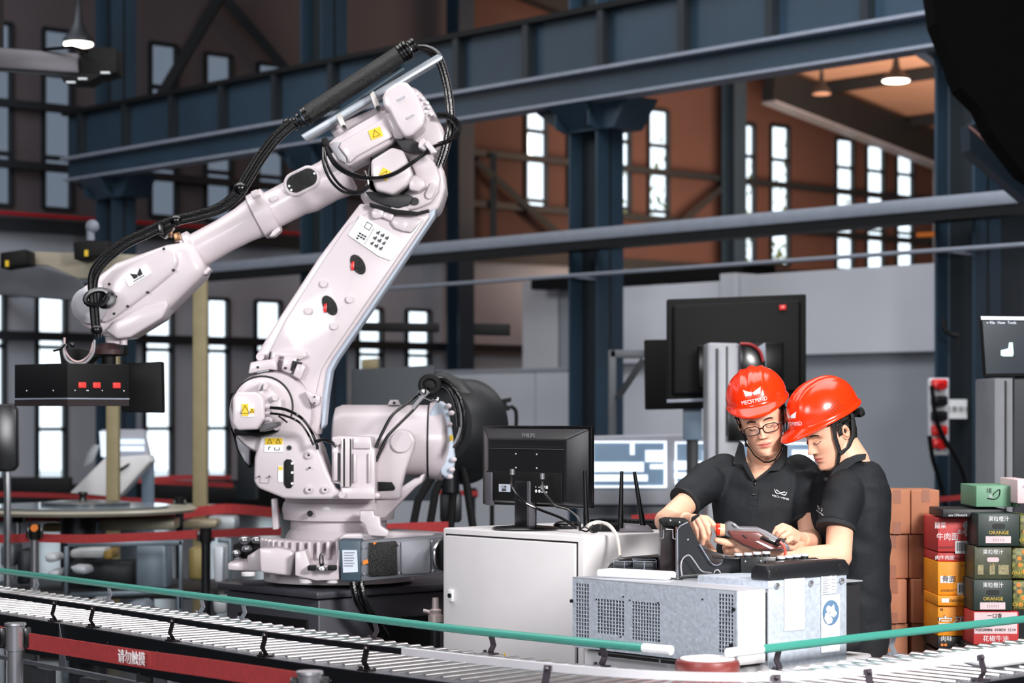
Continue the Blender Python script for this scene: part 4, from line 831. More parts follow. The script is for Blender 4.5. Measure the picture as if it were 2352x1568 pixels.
MB().lathe(c, ZUP, [(-.012, R*.93), (-.006, R*.99), (.018, R), (.028, R*.97), (.032, R*.86)], 56).build('tyre', wheel_red, rw, sharp=50)
MB().lathe(c+ZUP*.026, ZUP, [(0, R*.88), (.01, R*.84), (.012, R*.4), (.016, R*.36), (.018, R*.1)], 40).build('hub', white_paint, rw)
MB().cyl(Vector((c.x, c.y, 0)), c-ZUP*.012, .03).build('axle', frame_grey, rw)
pj = MB().pp([(2262, 1528), (2300, 1508), (2360, 1494), (2420, 1500), (2360, 1536)], 6.5, .18, .004)
# sheet on the rollers at right
i = near_i(2330, .2, ZR); b = MB(); b.prism([off(i-4, .1, ZR+.012), off(i+4, .08, ZR+.012), off(i+5, .38, ZR+.012), off(i-2, .4, ZR+.012)], ZUP*.006); pj.bm.free()
tag(b.build('paper_sheet', white_plastic, smooth=False), 'white sheet of paper lying on the rollers at the right', 'paper')
# ---- barrier posts and belts
def post(px_, ytop, Z, r, label, m=chrome, h=None):
    c = W(px_, ytop, Z); e = empty('barrier_post', (c.x, c.y, 0), label, 'barrier post'); g = Vector((c.x, c.y, 0))
    MB().cyl(g+ZUP*.03, c-ZUP*.07, r*.82, seg=20).build('tube', m, e)
    MB().lathe(g, ZUP, [(0, .17), (.012, .17), (.03, .05), (.035, .04)], 32).build('base', black_matte, e)
    b = MB(); b.lathe(c-ZUP*.085, ZUP, [(0, r), (.075, r), (.078, r*1.12), (.085, r*1.1)], 24); b.build('belt_head', chrome if Z < 8 else black_matte, e)
    b = MB()
    for s_ in (-1, 1): b.box(c+Vector((s_*r*1.25, -.0, -.045)), (r*.6, r*.9, .06), bev=.003)
    b.build('belt_slot', black_gloss, e); return e
post(35, 1430, 6.77, .03, 'shiny chrome barrier post at the lower left corner in front of the conveyor'); post(711, 1541, 5.5, .031, 'shiny chrome barrier post top at the bottom edge, front of the rollers')
post(80, 1204, 12.2, .03, 'barrier post with orange cap behind the conveyor at far left', chrome); post(41, 1172, 15.2, .034, 'slim silver barrier post nearest the left edge behind the green rail')
post(412, 1142, 15.4, .03, 'dark barrier post between the two tan pillars', dark_steel); post(473, 1212, 12.4, .032, 'black barrier post just left of the robot plinth', dark_steel)
post(345, 1092, 20.5, .032, 'far thin barrier post behind the left tan pillar'); post(1085, 1120, 17.5, .03, 'barrier post behind the robot beside the dark spotlight', dark_steel)
def belt(pts, half, label, name='barrier_belt', m=red_belt):
    P = smoothpath([W(x, y, Z) for x, y, Z in pts], 8); o = MB().strip(P, half).build(name, m, smooth=False); tag(o, label, 'barrier belt'); return o
fb = belt([(62, 1471, 6.77), (300, 1509, 6.3), (500, 1537, 5.9), (683, 1565, 5.53)], .025, 'red barrier belt in the foreground with white Chinese lettering')
belt([(-40, 1448, 7.1), (15, 1459, 6.8)], .025, 'short stub of red barrier belt left of the front chrome post')
sp = W(302, 1516.5, 6.27); tdir = (W(500, 1537, 5.9)-W(300, 1509, 6.3)).normalized()
text('belt_lettering', '请勿触摸', .042, sp+Vector((0, -.004, .006)), tdir, ZUP, white_ink, fb, sx=1.0, shear=0)
belt([(90, 1235, 12.2), (200, 1237, 12.2), (340, 1232, 12.3), (460, 1226, 12.4)], .024, 'red belt between the orange capped post and the black post')
belt([(-30, 1238, 12.2), (66, 1235, 12.2)], .024, 'red belt running off the left edge from the orange capped post')
belt([(484, 1226, 12.4), (560, 1222, 12), (645, 1220, 11.5)], .022, 'red belt from the black post to the robot base')
belt([(52, 1187, 15.2), (250, 1189, 15.2), (402, 1180, 15.4)], .03, 'red belt below the round table top at left')
belt([(-30, 1186, 15.2), (30, 1187, 15.2)], .03, 'short red belt piece left of the slim silver post')
belt([(422, 1180, 15.4), (520, 1168, 15.6), (640, 1178, 15.2)], .035, 'red belt from the dark post passing behind the robot base')
belt([(-20, 1134, 19), (130, 1138, 19), (260, 1146, 19), (410, 1153, 19)], .022, 'far red belt crossing in front of the white console')
belt([(310, 1103, 20.5), (420, 1096, 21), (530, 1096, 22)], .022, 'farthest upper red belt left of the robot')
belt([(320, 1104, 20.4), (400, 1108, 20.4), (535, 1114, 20)], .022, 'farthest lower red belt left of the robot')
belt([(885, 1215, 12), (950, 1212, 12), (1030, 1210, 12)], .03, 'red belt right of the robot base running behind the white cabinet')
belt([(945, 1128, 17), (1010, 1130, 17), (1098, 1133, 17)], .02, 'red belt behind the dark spotlight legs')
belt([(1450, 1202, 13), (1540, 1196, 13), (1600, 1196, 13)], .05, 'wide red belt behind the keyboard and router')
belt([(2158, 1146, 15), (2243, 1139, 15)], .018, 'short red belt between brown cartons and the green box')
b = MB(); b.lathe(W(80, 1212, 12.0), -YA, [(0, .02), (.02, .02)], 16); tag(b.build('orange_cap', orange), 'small orange cap on the far left post', 'cap')
# ================================================================ white cabinet and things on it
nc = W(1340, 1231, 8.0); CT = nc.z; nc.z = 0
cab = empty('white_cabinet', nc, 'tall white enamel cabinet with lockable door, under the black monitor', 'cabinet')
MB().hbox(nc, .803, .62, CT, .008).build('body', white_paint, cab)
f0 = nc+V*-.012
b = MB(); b.prism([f0+U*.035+ZUP*.08, f0+U*.775+ZUP*.08, f0+U*.775+ZUP*(CT-.03), f0+U*.035+ZUP*(CT-.03)], V*.012, .003); dr = b.build('door', white_paint, cab)
b = MB()
for a_, b_, z0, z1 in ((.028, .033, .07, CT-.022), (.777, .782, .07, CT-.022), (.028, .782, CT-.028, CT-.022)): b.prism([nc+U*a_+ZUP*z0-V*.002, nc+U*b_+ZUP*z0-V*.002, nc+U*b_+ZUP*z1-V*.002, nc+U*a_+ZUP*z1-V*.002], V*.002)
b.build('door_gap', ink, cab, smooth=False)
lk = W(1041, 1368, 8.52); lc = f0+U*.735; lc.z = lk.z
b = MB(); b.prism([lc-U*.014-ZUP*.024, lc+U*.014-ZUP*.024, lc+U*.014+ZUP*.024, lc-U*.014+ZUP*.024], -V*.008, .003); l_ = b.build('lock', white_plastic, dr)
MB().cyl(lc-V*.008, lc-V*.014, .009, seg=16).build('keyhole', ink, dr)
tri = f0+U*.42; tri.z = W(1170, 1507, 8.3).z
MB().prism([tri-U*.008-V*.002, tri+U*.008-V*.002, tri+ZUP*.014-V*.002], -V*.001).build('warning_triangle', yellow, dr, smooth=False)
# monitor
mr = W(1358, 1165, 8.22); zt, zb = W(0, 978, 8.25).z, W(0, 1168, 8.25).z
mon = empty('computer_monitor', W(1222, 1210, 8.45), 'black flat computer monitor seen from behind on the white cabinet', 'monitor')
m0 = Vector((mr.x, mr.y, 0)); MW = .625
def mp(u, z, d=0): return m0+U*u+ZUP*z+V*d
b = MB(); b.prism([mp(0, zb), mp(MW, zb), mp(MW, zt), mp(0, zt)], V*.018, .004); b.build('screen_frame', black_gloss, mon)
# pyramid-like back shell
b = MB(); o4 = [mp(.008, zb+.008), mp(MW-.008, zb+.008), mp(MW-.008, zt-.008), mp(.008, zt-.008)]; i4_ = [mp(.09, zb+.02, -.05), mp(MW-.09, zb+.02, -.05), mp(MW-.09, zt-.05, -.05), mp(.09, zt-.05, -.05)]
A = [b.bm.verts.new(p) for p in o4]; Bv = [b.bm.verts.new(p) for p in i4_]
for k in range(4): b.bm.faces.new((A[k], A[(k+1) % 4], Bv[(k+1) % 4], Bv[k]))
b.bm.faces.new(Bv); b.bm.faces.new(A[::-1]); bmesh.ops.recalc_face_normals(b.bm, faces=b.bm.faces[:]); b._bev(b.bm.verts[:], .008, 3)
b.build('back_shell', mat('monitor_plastic', (24, 24, 27), .36, var=.05), mon)
b = MB(); b.prism([mp(.10, zt-.075, -.052), mp(MW-.1, zt-.075, -.052), mp(MW-.1, zt-.085, -.052), mp(.10, zt-.085, -.052)], V*.003); b.build('vent_slot', ink, mon, smooth=False)
b = MB(); b.prism([mp(.10, zt-.088, -.053), mp(MW-.1, zt-.088, -.053), mp(MW-.1, zt-.09, -.053), mp(.10, zt-.09, -.053)], V*.003); b.build('slot_edge', chrome, mon, smooth=False)
text('embossed_name', 'PHILIPS', .024, mp(.30, zt-.038, -.048), -U, ZUP, mat('emboss_grey', (128, 128, 134), .4), mon, 1.0)
b = MB(); b.prism([mp(.105, zb+.02, -.056), mp(.54, zb+.02, -.056), mp(.54, zb+.135, -.056), mp(.105, zb+.135, -.056)], V*.006, .002); b.build('port_bay', black_matte, mon)
b = MB(); b.prism([mp(.50, zb+.0, -.066), mp(.535, zb+.0, -.066), mp(.535, zb+.13, -.062), mp(.50, zb+.13, -.062)], V*.02, .003); b.build('port_bay_side', mat('monitor_side_grey', (84, 82, 88), .35), mon)
b = MB(); b.prism([mp(.395, zb+.055, -.059), mp(.46, zb+.055, -.059), mp(.46, zb+.085, -.059), mp(.395, zb+.085, -.059)], V*.002); b.build('rating_label', mat('label_blue_white', (0, 0, 0)), mon, smooth=False)
text('label_print', 'E  246\n|||||||||', .011, mp(.428, zb+.07, -.0605), -U, ZUP, ink, mon)
text('label_print', '▫ ▪ ⊕ ■\n● ● ▬▬', .016, mp(.215, zb+.07, -.0605), -U, ZUP, white_ink, mon)
b = MB()
for u in (.25, .37): b.ball(mp(u, zt-.11, -.05), .004, seg=8); b.ball(mp(u, zb+.15, -.05), .004, seg=8)
b.build('mount_screws', chrome, mon)
sc_ = mp(.325, 0, -.04)
b = MB(); b.prism([sc_-U*.045-V*.02+ZUP*CT, sc_+U*.045-V*.02+ZUP*CT, sc_+U*.045-V*.02+ZUP*(zb+.1), sc_-U*.045-V*.02+ZUP*(zb+.1)], V*.04, .006); b.build('stand_column', mat('stand_black', (26, 26, 30), .3), mon)
b = MB(); b.prism([sc_-U*.047-V*.022+ZUP*CT, sc_-U*.03-V*.022+ZUP*CT, sc_-U*.03-V*.022+ZUP*(zb+.1), sc_-U*.047-V*.022+ZUP*(zb+.1)], V*.03, .003); b.build('stand_trim', mat('monitor_side_grey', (0, 0, 0)), mon)
b = MB(); b.lathe(sc_+ZUP*CT, ZUP, [(0, .12), (.006, .125), (.012, .118), (.016, .07), (.02, .04)], 48, 1.05, .9); b.build('stand_base', black_gloss, mon, sharp=40)
for pts in ([(1177, 1095, 8.3), (1178, 1120, 8.2), (1200, 1150, 8.15), (1240, 1170, 8.15), (1290, 1190, 8.1), (1325, 1213, 8.05)], [(1246, 1105, 8.25), (1250, 1130, 8.2), (1275, 1160, 8.15), (1305, 1170, 8.1), (1328, 1190, 8.05), (1332, 1218, 8.02)]):
    MB().tube(smoothpath([W(*p) for p in pts]), .0055).build('monitor_cable', black_gloss, mon); MB().cyl(W(*pts[0])+ZUP*.008, W(*pts[0])+ZUP*.03, .009, seg=12).build('cable_plug', chrome, mon)
# keyboard, mouse, router
kb = empty('keyboard', W(1420, 1215, 8.5), 'black keyboard lying behind the router antennas on the cabinet', 'keyboard')
k0 = W(1345, 1210, 8.62); k0.z = CT+.002; k1 = W(1525, 1206, 8.45); k1.z = CT+.002; kd = (k1-k0).normalized(); kn = ZUP.cross(kd)
MB().prism([k0, k1, k1+kn*.15, k0+kn*.15], ZUP*.02, .004).build('case', black_matte, kb)
b = MB(); Lk = (k1-k0).length
for r_ in range(5):
    for q in range(18): b.box(k0+kd*(.012+q*(Lk-.02)/18+.006)+kn*(.02+r_*.026)+ZUP*.025, (.014, .014, .01), Matrix.Rotation(math.atan2(kd.y, kd.x), 3, 'Z'))
b.build('keys', black_gloss, kb, smooth=False)['kind'] = 'stuff'
ms = MB().ball(Vector((W(1300, 1200, 8.5).x, 8.5, CT+.014)), .05, (1, .7, .38)); tag(ms.build('computer_mouse', black_gloss), 'black computer mouse between monitor stand and keyboard', 'mouse')
rt = empty('wireless_router', W(1465, 1218, 8.3), 'silver wireless router with upright black antennas on the cabinet', 'router')
r0 = W(1465, 1215, 8.3); r0.z = CT+.001
b = MB(); b.prism([r0+Vector((x*.0016, -.04, z)) for x, z in ((-46, 0), (38, 0), (26, .022), (-40, .03))], (0, .12, 0), .004); b.build('router_body', mat('router_grey', (150, 146, 152), .35, .3), rt)
b = MB(); b.box(r0+Vector((-.125, .03, .014)), (.11, .06, .026), bev=.003); b.build('power_adapter', black_matte, rt)
for (x0, y0, x1, y1, Z) in ((1347, 1213, 1343, 1080, 8.15), (1425, 1212, 1428, 1082, 8.25), (1478, 1214, 1457, 1083, 8.3)):
    a, c = W(x0, y0, Z), W(x1, y1, Z); a.z = max(a.z, CT); b = MB(); b.cyl(a, a.lerp(c, .3), .012, .0105, 12); b.cyl(a.lerp(c, .3), c, .0095, .0065, 12); b.build('antenna', black_gloss, rt)
for pts, m in (([(1345, 1214, 8.12), (1355, 1204, 8.1), (1375, 1199, 8.1), (1400, 1207, 8.05), (1418, 1235, 8.0), (1425, 1278, 7.9)], mat('cream_cable', (222, 214, 206), .4)),
               ([(1332, 1215, 8.05), (1345, 1210, 8.05), (1360, 1222, 8.02), (1375, 1218, 8.02), (1384, 1200, 8.1)], black_gloss), ([(1330, 1214, 8.03), (1348, 1220, 8.0), (1362, 1205, 8.02)], black_gloss)):
    tag(MB().tube(smoothpath([W(*p) for p in pts]), .007 if m is not black_gloss else .003).build('loose_cable', m), {0: 'x'}.get(9, 'cream cable arching down from the cabinet top to the galvanized box' if m is not black_gloss else ('thin black loose cable curled beside the router, upper loop' if pts[0][0] == 1332 else 'thin black loose cable end at the cabinet corner')), 'cable')
# ================================================================ galvanized controller box
nc = W(1692, 1358, 6.6); GT = nc.z; nc.z = 0
gb = empty('controller_box', nc, 'large galvanized controller box with perforated vents in the foreground', 'controller')
LU, LV = .7236, .60; zb0 = GT-.225
inner = nc+V*.012+U*.006
b = MB(); b.hbox(inner+ZUP*(zb0+.004), LU-.012, LV-.02, .21); b.build('dark_interior', mat('interior_dark', (24, 22, 26), .7), gb, smooth=False)
def uz(pxx):   # distance along U on front face for a pixel column
    k = (pxx-1176)/FPX; return (nc.x-k*nc.y)/(U.y*k-U.x)
def fz(pxx, pyy): Z = (nc+U*uz(pxx)).y; return W(pxx, pyy, Z).z
hs = []
def grid(x0, x1, y0, y1, nx, ny, ref, gx=.28, gy=.22, skip=()):
    u0, u1 = uz(x1), uz(x0); z0, z1 = fz(ref, y1)-zb0, fz(ref, y0)-zb0; du = (u1-u0)/nx; dz = (z1-z0)/ny
    for i in range(nx):
        for j in range(ny):
            if (i, j) in skip: continue
            hs.append((LU-(u0+du*(i+1-gx/2)), LU-(u0+du*(i+gx/2)), z0+dz*(j+gy/2), z0+dz*(j+1-gy/2)))
grid(1650, 1685, 1363, 1500, 5, 15, 1668); grid(1322, 1353, 1339, 1464, 5, 14, 1338)
grid(1371, 1434, 1376, 1457, 9, 10, 1402); grid(1451, 1516, 1382, 1472, 10, 11, 1483)
for h in hs: assert h[0] < h[1]
b = MB(); b0 = nc+U*LU+ZUP*zb0
holed(b, b0, -U, ZUP, LU, GT-zb0, hs, .006)
b.build('perforated_front', galv, gb, smooth=False)
b = MB(); b.prism([nc+ZUP*zb0, nc+V*.13+ZUP*zb0, nc+V*.13+ZUP*GT, nc+ZUP*GT], U*.01); b.build('side_panel', white_paint, gb, smooth=False)
b = MB(); b.hbox(nc+ZUP*GT, LU, LV, .004, .001); b.build('top_plate', mat('top_plate_grey', (190, 192, 200), .35, .35), gb)
b = MB(); b.hbox(nc+V*.05+U*.0+ZUP*.30, LU, LV, zb0-.31, .01); b.build('lower_drawer', white_paint, gb)
b = MB(); b.hbox(nc+V*-.005+U*.01+ZUP*(zb0-.115), LU-.02, .05, .055, .002); lw = b.build('lower_vent_panel', galv, gb)
b = MB()
for k in range(30):
    for j in range(2): 
        p = nc+V*-.008+U*(.06+k*.0205+(.02 if k > 14 else 0))+ZUP*(zb0-.105+j*.02); b.prism([p, p+U*.012, p+U*.012+ZUP*.014, p+ZUP*.014], V*.002)
b.build('vent_holes', ink, lw, smooth=False)['kind'] = 'stuff'
b = MB()
for u0, u1 in ((.17, .32), (.33, .6)): p = nc+V*-.002+U*u0+ZUP*(zb0-.018); b.prism([p, nc+V*-.002+U*u1+ZUP*(zb0-.018), nc+V*-.002+U*u1+ZUP*(zb0-.008), p+ZUP*.01], V*.004)
b.build('drawer_slots', ink, gb, smooth=False)
b = MB(); b.hbox(nc+V*.1+U*.05, LU-.1, LV-.15, .31); b.build('base_cart', dark_steel, gb)
b = MB(); p = nc+V*-.003+U*.16+ZUP*(zb0+.004); b.prism([p, p+U*.03, p+U*.03+ZUP*.006, p+ZUP*.006], V*.003); b.build('name_slot', ink, gb, smooth=False)
b = MB()
for u, z in ((.735-.01, .15), (.01, .17), (.02, .06)): b.cyl(nc+U*u+ZUP*(zb0+z)-V*.006, nc+U*u+ZUP*(zb0+z), .006, seg=10)
for x, y in ((1370, 1376), (1432, 1370), (1512, 1384), (1447, 1378), (1614, 1376), (1426, 1462), (1515, 1470)): q = nc+U*uz(x); q.z = fz(x, y); b.cyl(q-V*.002, q+V*.001, .003, seg=8)
b.build('panel_rivets', dark_steel, gb)
# raised end module on the right
pc = W(1766, 1330, 6.75); pt = pc.z; pc.z = 0
md = nc+V*.145; md = md-U*.0
b = MB(); b.hbox(md+ZUP*(zb0-.2), .3, .375, pt-zb0+.2, .003); b.build('end_module', galv, gb)
mn = U*-1
def q(v, z): return md+V*v+ZUP*z-U*.003
fb_ = MB(); fb_.prism([q(.07, GT-.135), q(.165, GT-.135), q(.165, GT+.03), q(.07, GT+.03)], -U*.001); fb_.build('blank_label', sticker_white, gb, smooth=False)
b = MB(); b.prism([q(.245, GT-.215), q(.335, GT-.215), q(.335, GT-.035), q(.245, GT-.035)], -U*.001); sl = b.build('safety_label', sticker_white, gb, smooth=False)
b = MB(); b.prism([q(.245, GT-.03), q(.318, GT-.03), q(.318, GT+.045), q(.245, GT+.045)], -U*.001); sl2 = b.build('rating_label', sticker_white, gb, smooth=False)
b = MB()
for k in range(12):
    z = GT+.038-k*.0056; w_ = .02+.02*((k*7) % 5)/5; p = q(.25, z)-U*.002; b.prism([p, p+V*w_, p+V*w_-ZUP*.002, p-ZUP*.002], -U*.0005)
    if k % 2 == 0: p = q(.295, z)-U*.002; b.prism([p, p+V*.018, p+V*.018-ZUP*.002, p-ZUP*.002], -U*.0005)
b.build('rating_print', mat('grey_ink', (0, 0, 0)), sl2, smooth=False)
bl = mat('safety_blue', (92, 124, 156), .5)
cc = q(.29, GT-.09)-U*.002
MB().lathe(cc, -U, [(0, .04), (.0008, .04)], 40).build('blue_disc', bl, sl, smooth=False)
f = frame(cc-U*.002, V, ZUP)
b = MB(); b.cyl(f @ Vector((-.014, .012, 0)), f @ Vector((-.014, .012, .0008)), .011, seg=20)
for P in ([(-.034, -.018), (-.028, .0), (-.012, .001), (-.003, -.012), (.006, -.02), (.002, -.032), (-.018, -.036)], [(-.006, .014), (.012, .026), (.016, .008), (.028, -.004), (.012, -.016), (-.006, -.008)]): b.prism([f @ Vector((x, y, 0)) for x, y in P], f.to_3x3() @ Vector((0, 0, .0008)))
b.build('reader_pictogram', sticker_white, sl, smooth=False)
text('conformity_mark', 'CE     EAC', .016, q(.288, GT-.185)-U*.003, V, ZUP, ink, sl)
b = MB()
for v_ in (.035, .195, .345): c_ = q(v_, pt-.018-(.0)); b.lathe(c_, -U, [(0, .01), (.004, .0095), (.007, .004)], 14)
b.build('round_screws', chrome, gb)
# handle trough on top of the module
hp = W(1858, 1312, 6.9)
b = MB(); b.prism([q(-.004, pt)+ZUP*z+U*u for u, z in ((-.004, 0), (-.004, .03), (.012, .048), (.055, .05), (.075, .03), (.075, 0))], V*.385, .006, 3); h = b.build('black_handle', mat('handle_black', (26, 27, 31), .4), gb)
b = MB()
for v_ in (.035, .335): b.lathe(q(v_, pt+.022)-U*.002, -U, [(0, .014), (.003, .014)], 20, .7, 1)
b.build('handle_opening', ink, h)
# ---- things on the box
def onbox(name, label, cat, px_, py_, Z): return empty(name, W(px_, py_, Z), label, cat)
b = MB(); p = W(1368, 1340, 7.12); p.z = GT+.004
sw = MB().prism([p, p+Vector((.222, -.14, 0)), p+Vector((.26, -.08, 0)), p+Vector((.05, .08, 0))], ZUP*.026, .009, 3); b.bm.free()
sw.build('white_switch_box', white_plastic); o = bpy.context.scene.objects['white_switch_box']; tag(o, 'slim rounded white network box on the galvanized top', 'box')
for k, (x0, x1, Z, lab) in enumerate(((1410, 1462, 7.28, 'left small clear topped black module on the white network box'), (1455, 1508, 7.2, 'right small clear topped black module on the white network box'))):
    e = onbox('relay_module', lab, 'module', (x0+x1)/2, 1312, Z)
    b = MB(); b.pp([(x0, 1288), (x1, 1290), (x1, 1311), (x0, 1310)], Z, .06, .003); b.build('clear_case', mat('smoked_clear', (38, 42, 46), .08, spec=.8), e)
    b = MB()
    for P in ([W(x0, 1288, Z), W(x1, 1290, Z), W(x1, 1311, Z), W(x0, 1310, Z)],): b.tube([p-Vector((0, .002, 0)) for p in P], .0014, 6, closed=True)
    b.tube([W((x0+x1)/2-2, 1289, Z-.002), W((x0+x1)/2-2, 1310, Z-.002)], .0015, 6); b.tube([W(x0, 1287, Z), W(x0, 1286, Z)+Vector((0, .06, 0)), W(x1, 1287, Z)+Vector((0, .06, 0)), W(x1, 1289, Z)], .0012, 6)
    b.build('case_edge', flange_grey, e)
e = onbox('pendant_holder', 'black sheet metal cradle holding the teach pendant hand grip', 'holder', 1590, 1330, 7.1)
b = MB(); b.pp([(1395, 1309), (1404, 1297), (1425, 1286), (1520, 1278), (1520, 1318), (1395, 1311)], 7.3, .14, .003); b.build('base_wedge', black_gloss, e)
b = MB(); b.pp([(1519, 1200), (1552, 1205), (1552, 1327), (1516, 1322)], 7.14, .10, .003); b.build('front_box', mat('holder_brown_black', (40, 30, 33), .28), e)
b = MB(); b.pp([(1518, 1196), (1532, 1191), (1580, 1193), (1584, 1202), (1556, 1210), (1520, 1206)], 7.1, .13, .004); b.build('top_flap', black_matte, e)
b = MB(); b.pp([(1556, 1326), (1555, 1214), (1562, 1205), (1579, 1197), (1583, 1201), (1607, 1250), (1632, 1292), (1640, 1297), (1648, 1298), (1656, 1294), (1661, 1286), (1663, 1274), (1702, 1282), (1702, 1334), (1640, 1330)], 7.08, .012, .002, 1); b.build('side_plate', mat('holder_black', (33, 34, 38), .28), e)
b = MB(); b.tube([W(x, y, 7.075) for x, y in ((1557, 1326), (1556, 1215), (1563, 1207), (1580, 1199))], .0016, 6); b.tube([W(x, y, 7.07) for x, y in ((1607, 1250), (1632, 1291), (1640, 1297), (1648, 1298), (1656, 1294), (1661, 1286), (1663, 1274))], .0018, 6); b.build('plate_edge', flange_grey, e)
b = MB(); b.pp([(1600, 1255), (1660, 1272), (1702, 1280), (1702, 1330), (1570, 1326)], 7.22, .012, .002); b.build('rear_plate', mat('holder_brown_black', (0, 0, 0)), e)
b = MB(); b.tube([W(x, y, 7.09) for x, y in ((1529, 1215), (1545, 1216), (1546, 1236), (1552, 1238))], .002, 6); b.tube([W(x, y, 7.09) for x, y in ((1524, 1216), (1524, 1235), (1519, 1236))], .002, 6); b.build('clip_edge', chrome, e)
b = MB()
for x, y in ((1540, 1195), (1561, 1199), (1580, 1239)): b.ball(W(x, y, 7.08), .0035, seg=8)
b.build('screws', chrome, e)
b = MB(); b.pp([(1590, 1188), (1606, 1180), (1609, 1183), (1598, 1192), (1588, 1200)], 7.2, .03, .003); b.build('grip_clip', black_matte, e)
for n_, (x0, x1, xm, y0, y1, Z, bs, lab) in enumerate(((1702, 1786, 1704, 1279, 1338, 7.02, ((1696, 1273), (1718, 1272), (1739, 1270), (1760, 1269)), 'taller black push button box with four silver caps beside the cradle'),
        (1760, 1882, 1803, 1286, 1301, 6.98, ((1794, 1280), (1812, 1278), (1830, 1276), (1848, 1274)), 'longer low black push button box with four silver caps above the handle'))):
    e = onbox('button_box', lab, 'button box', (x0+x1)/2, y1, Z)
    b = MB()
    if n_ == 0: b.pp([(x0, y0+1), (x1, y0-1), (x1, 1338), (x0, 1337)], Z, .09, .002); b.pp([(1640, 1279), (1702, 1281), (1702, 1285), (1640, 1283)], Z+.02, .08, .001)
    else: b.pp([(x0, y0+3), (xm, y0+1), (xm, 1330), (x0, 1325)], Z, .07, .002); b.pp([(xm, y0+1), (x1, y0-3), (x1, 1297), (xm, 1303)], Z-.01, .08, .002); b.pp([(xm, 1303), (x1, 1297), (x1, 1322), (xm, 1325)], Z+.04, .04, .002)
    b.build('box_housing', mat('button_box_black', (15, 16, 19), .3), e)
    for x, y in bs:
        c = W(x, y+9, Z+.035); m = MB(); m.lathe(c, ZUP, [(0, .0125), (.011, .0125)], 24); bt = m.build('push_button', dark_steel, e)
        m = MB(); m.lathe(c+ZUP*.009, ZUP, [(0, .0132), (.006, .0135), (.008, .012)], 24); m.build('silver_cap', mat('silver_cap_grey', (214, 214, 220), .3, .2), bt)
    b = MB()
    for x, y in (((1712, 1289), (1748, 1288)) if n_ == 0 else ((1787, 1292), (1813, 1295), (1844, 1292), (1874, 1289))): b.ball(W(x, y, Z-.012), .003, seg=8)
    b.build('screws', chrome, e)
    if n_ == 0:
        b = MB(); b.pp([(1708, 1317), (1718, 1317), (1718, 1328), (1708, 1328)], Z-.004, .01, .001); pt_ = b.build('network_port', mat('cream_port', (206, 180, 160), .5), e)
        b = MB(); b.pp([(1710, 1319), (1716, 1319), (1716, 1326), (1710, 1326)], Z-.006, .004, 0); b.build('port_hole', ink, pt_, smooth=False)
        b = MB(); b.tube(smoothpath([W(x, y, Z-.01) for x, y in ((1718, 1322), (1730, 1322), (1738, 1318), (1750, 1319), (1748, 1325), (1735, 1326), (1726, 1322))]), .003); b.build('connector_wires', mat('brass', (0, 0, 0)), e)
for pts, r, lab in (([(1564, 1330, 7.0), (1570, 1325, 7.0), (1630, 1321, 7.0), (1670, 1320, 7.0)], .0065, 'thick black cable lying on the galvanized top left part'), ([(1676, 1320, 7.0), (1690, 1318, 7.02), (1702, 1319, 7.03)], .0075, 'short black cable joint entering the tall button box'),
                    ([(1680, 1342, 6.85), (1700, 1337, 6.85), (1740, 1333, 6.85), (1765, 1330, 6.85)], .0065, 'black cable end lying in front of the button boxes'),
                    ([(1568, 1328, 7.0), (1564, 1300, 7.04), (1569, 1282, 7.05), (1583, 1275, 7.05), (1596, 1290, 7.05), (1612, 1311, 7.05), (1634, 1315, 7.02)], .0025, 'thin looped wire in front of the black cradle side plate'),
                    ([(1640, 1321, 7.0), (1642, 1311, 7.0), (1650, 1309, 7.0), (1657, 1320, 7.0)], .002, 'tiny wire loop beside the thick black cable'),
                    ([(1508, 1305, 7.2), (1525, 1320, 7.1), (1545, 1328, 7.0), (1568, 1329, 7.0)], .003, 'thin black wire from the clear modules to the cradle'),
                    ([(1625, 1323, 6.98), (1650, 1330, 6.95), (1680, 1328, 6.95), (1700, 1332, 6.95)], .003, 'thin black wire sagging under the thick black cable')):
    o = MB().tube(smoothpath([W(*p) for p in pts]), r).build('loose_cable', black_gloss if r > .0026 else mat('grey_hose', (0, 0, 0))); tag(o, lab, 'cable')
# teach pendant
tp_ = empty('teach_pendant', W(1740, 1240, 7.2), 'grey handheld robot teach pendant held between the two men', 'controller')
b = MB(); b.pp([(1664, 1212), (1669, 1202), (1680, 1197), (1690, 1202), (1699, 1210), (1742, 1211), (1762, 1219), (1788, 1234), (1812, 1252), (1815, 1260), (1811, 1266), (1790, 1265), (1735, 1264), (1705, 1252), (1680, 1236), (1662, 1228)], 7.2, .07, .012, 3); b.build('pendant_body', mat('pendant_grey', (104, 102, 108), .35), tp_, sharp=50)
b = MB(); b.pp([(1672, 1218), (1742, 1220), (1760, 1232), (1795, 1252), (1800, 1262), (1738, 1263), (1706, 1250), (1682, 1236)], 7.188, .03, .006, 2); b.build('back_shell', mat('pendant_redbrown', (112, 62, 58), .22), tp_, sharp=50)
b = MB(); b.pp([(1750, 1230), (1783, 1243), (1790, 1250), (1786, 1254), (1747, 1237)], 7.18, .02, .003); b.build('hand_strap_clip', black_gloss, tp_)
b = MB(); b.lathe(W(1789, 1244, 7.18), Vector((.3, -1, .2)), [(0, .012), (.02, .011), (.03, .008)], 16); b.build('cable_gland', black_gloss, tp_)
MB().tube(smoothpath([W(x, y, 7.13) for x, y in ((1791, 1244), (1798, 1250), (1803, 1262), (1803, 1276), (1802, 1284))]), .005).build('red_cable', mat('cable_red', (190, 80, 62), .4), tp_)
b = MB(); b.pp([(1735, 1243), (1742, 1242), (1779, 1259), (1770, 1261)], 7.184, .004, 0); b.build('type_label', pink_cast, tp_, smooth=False)
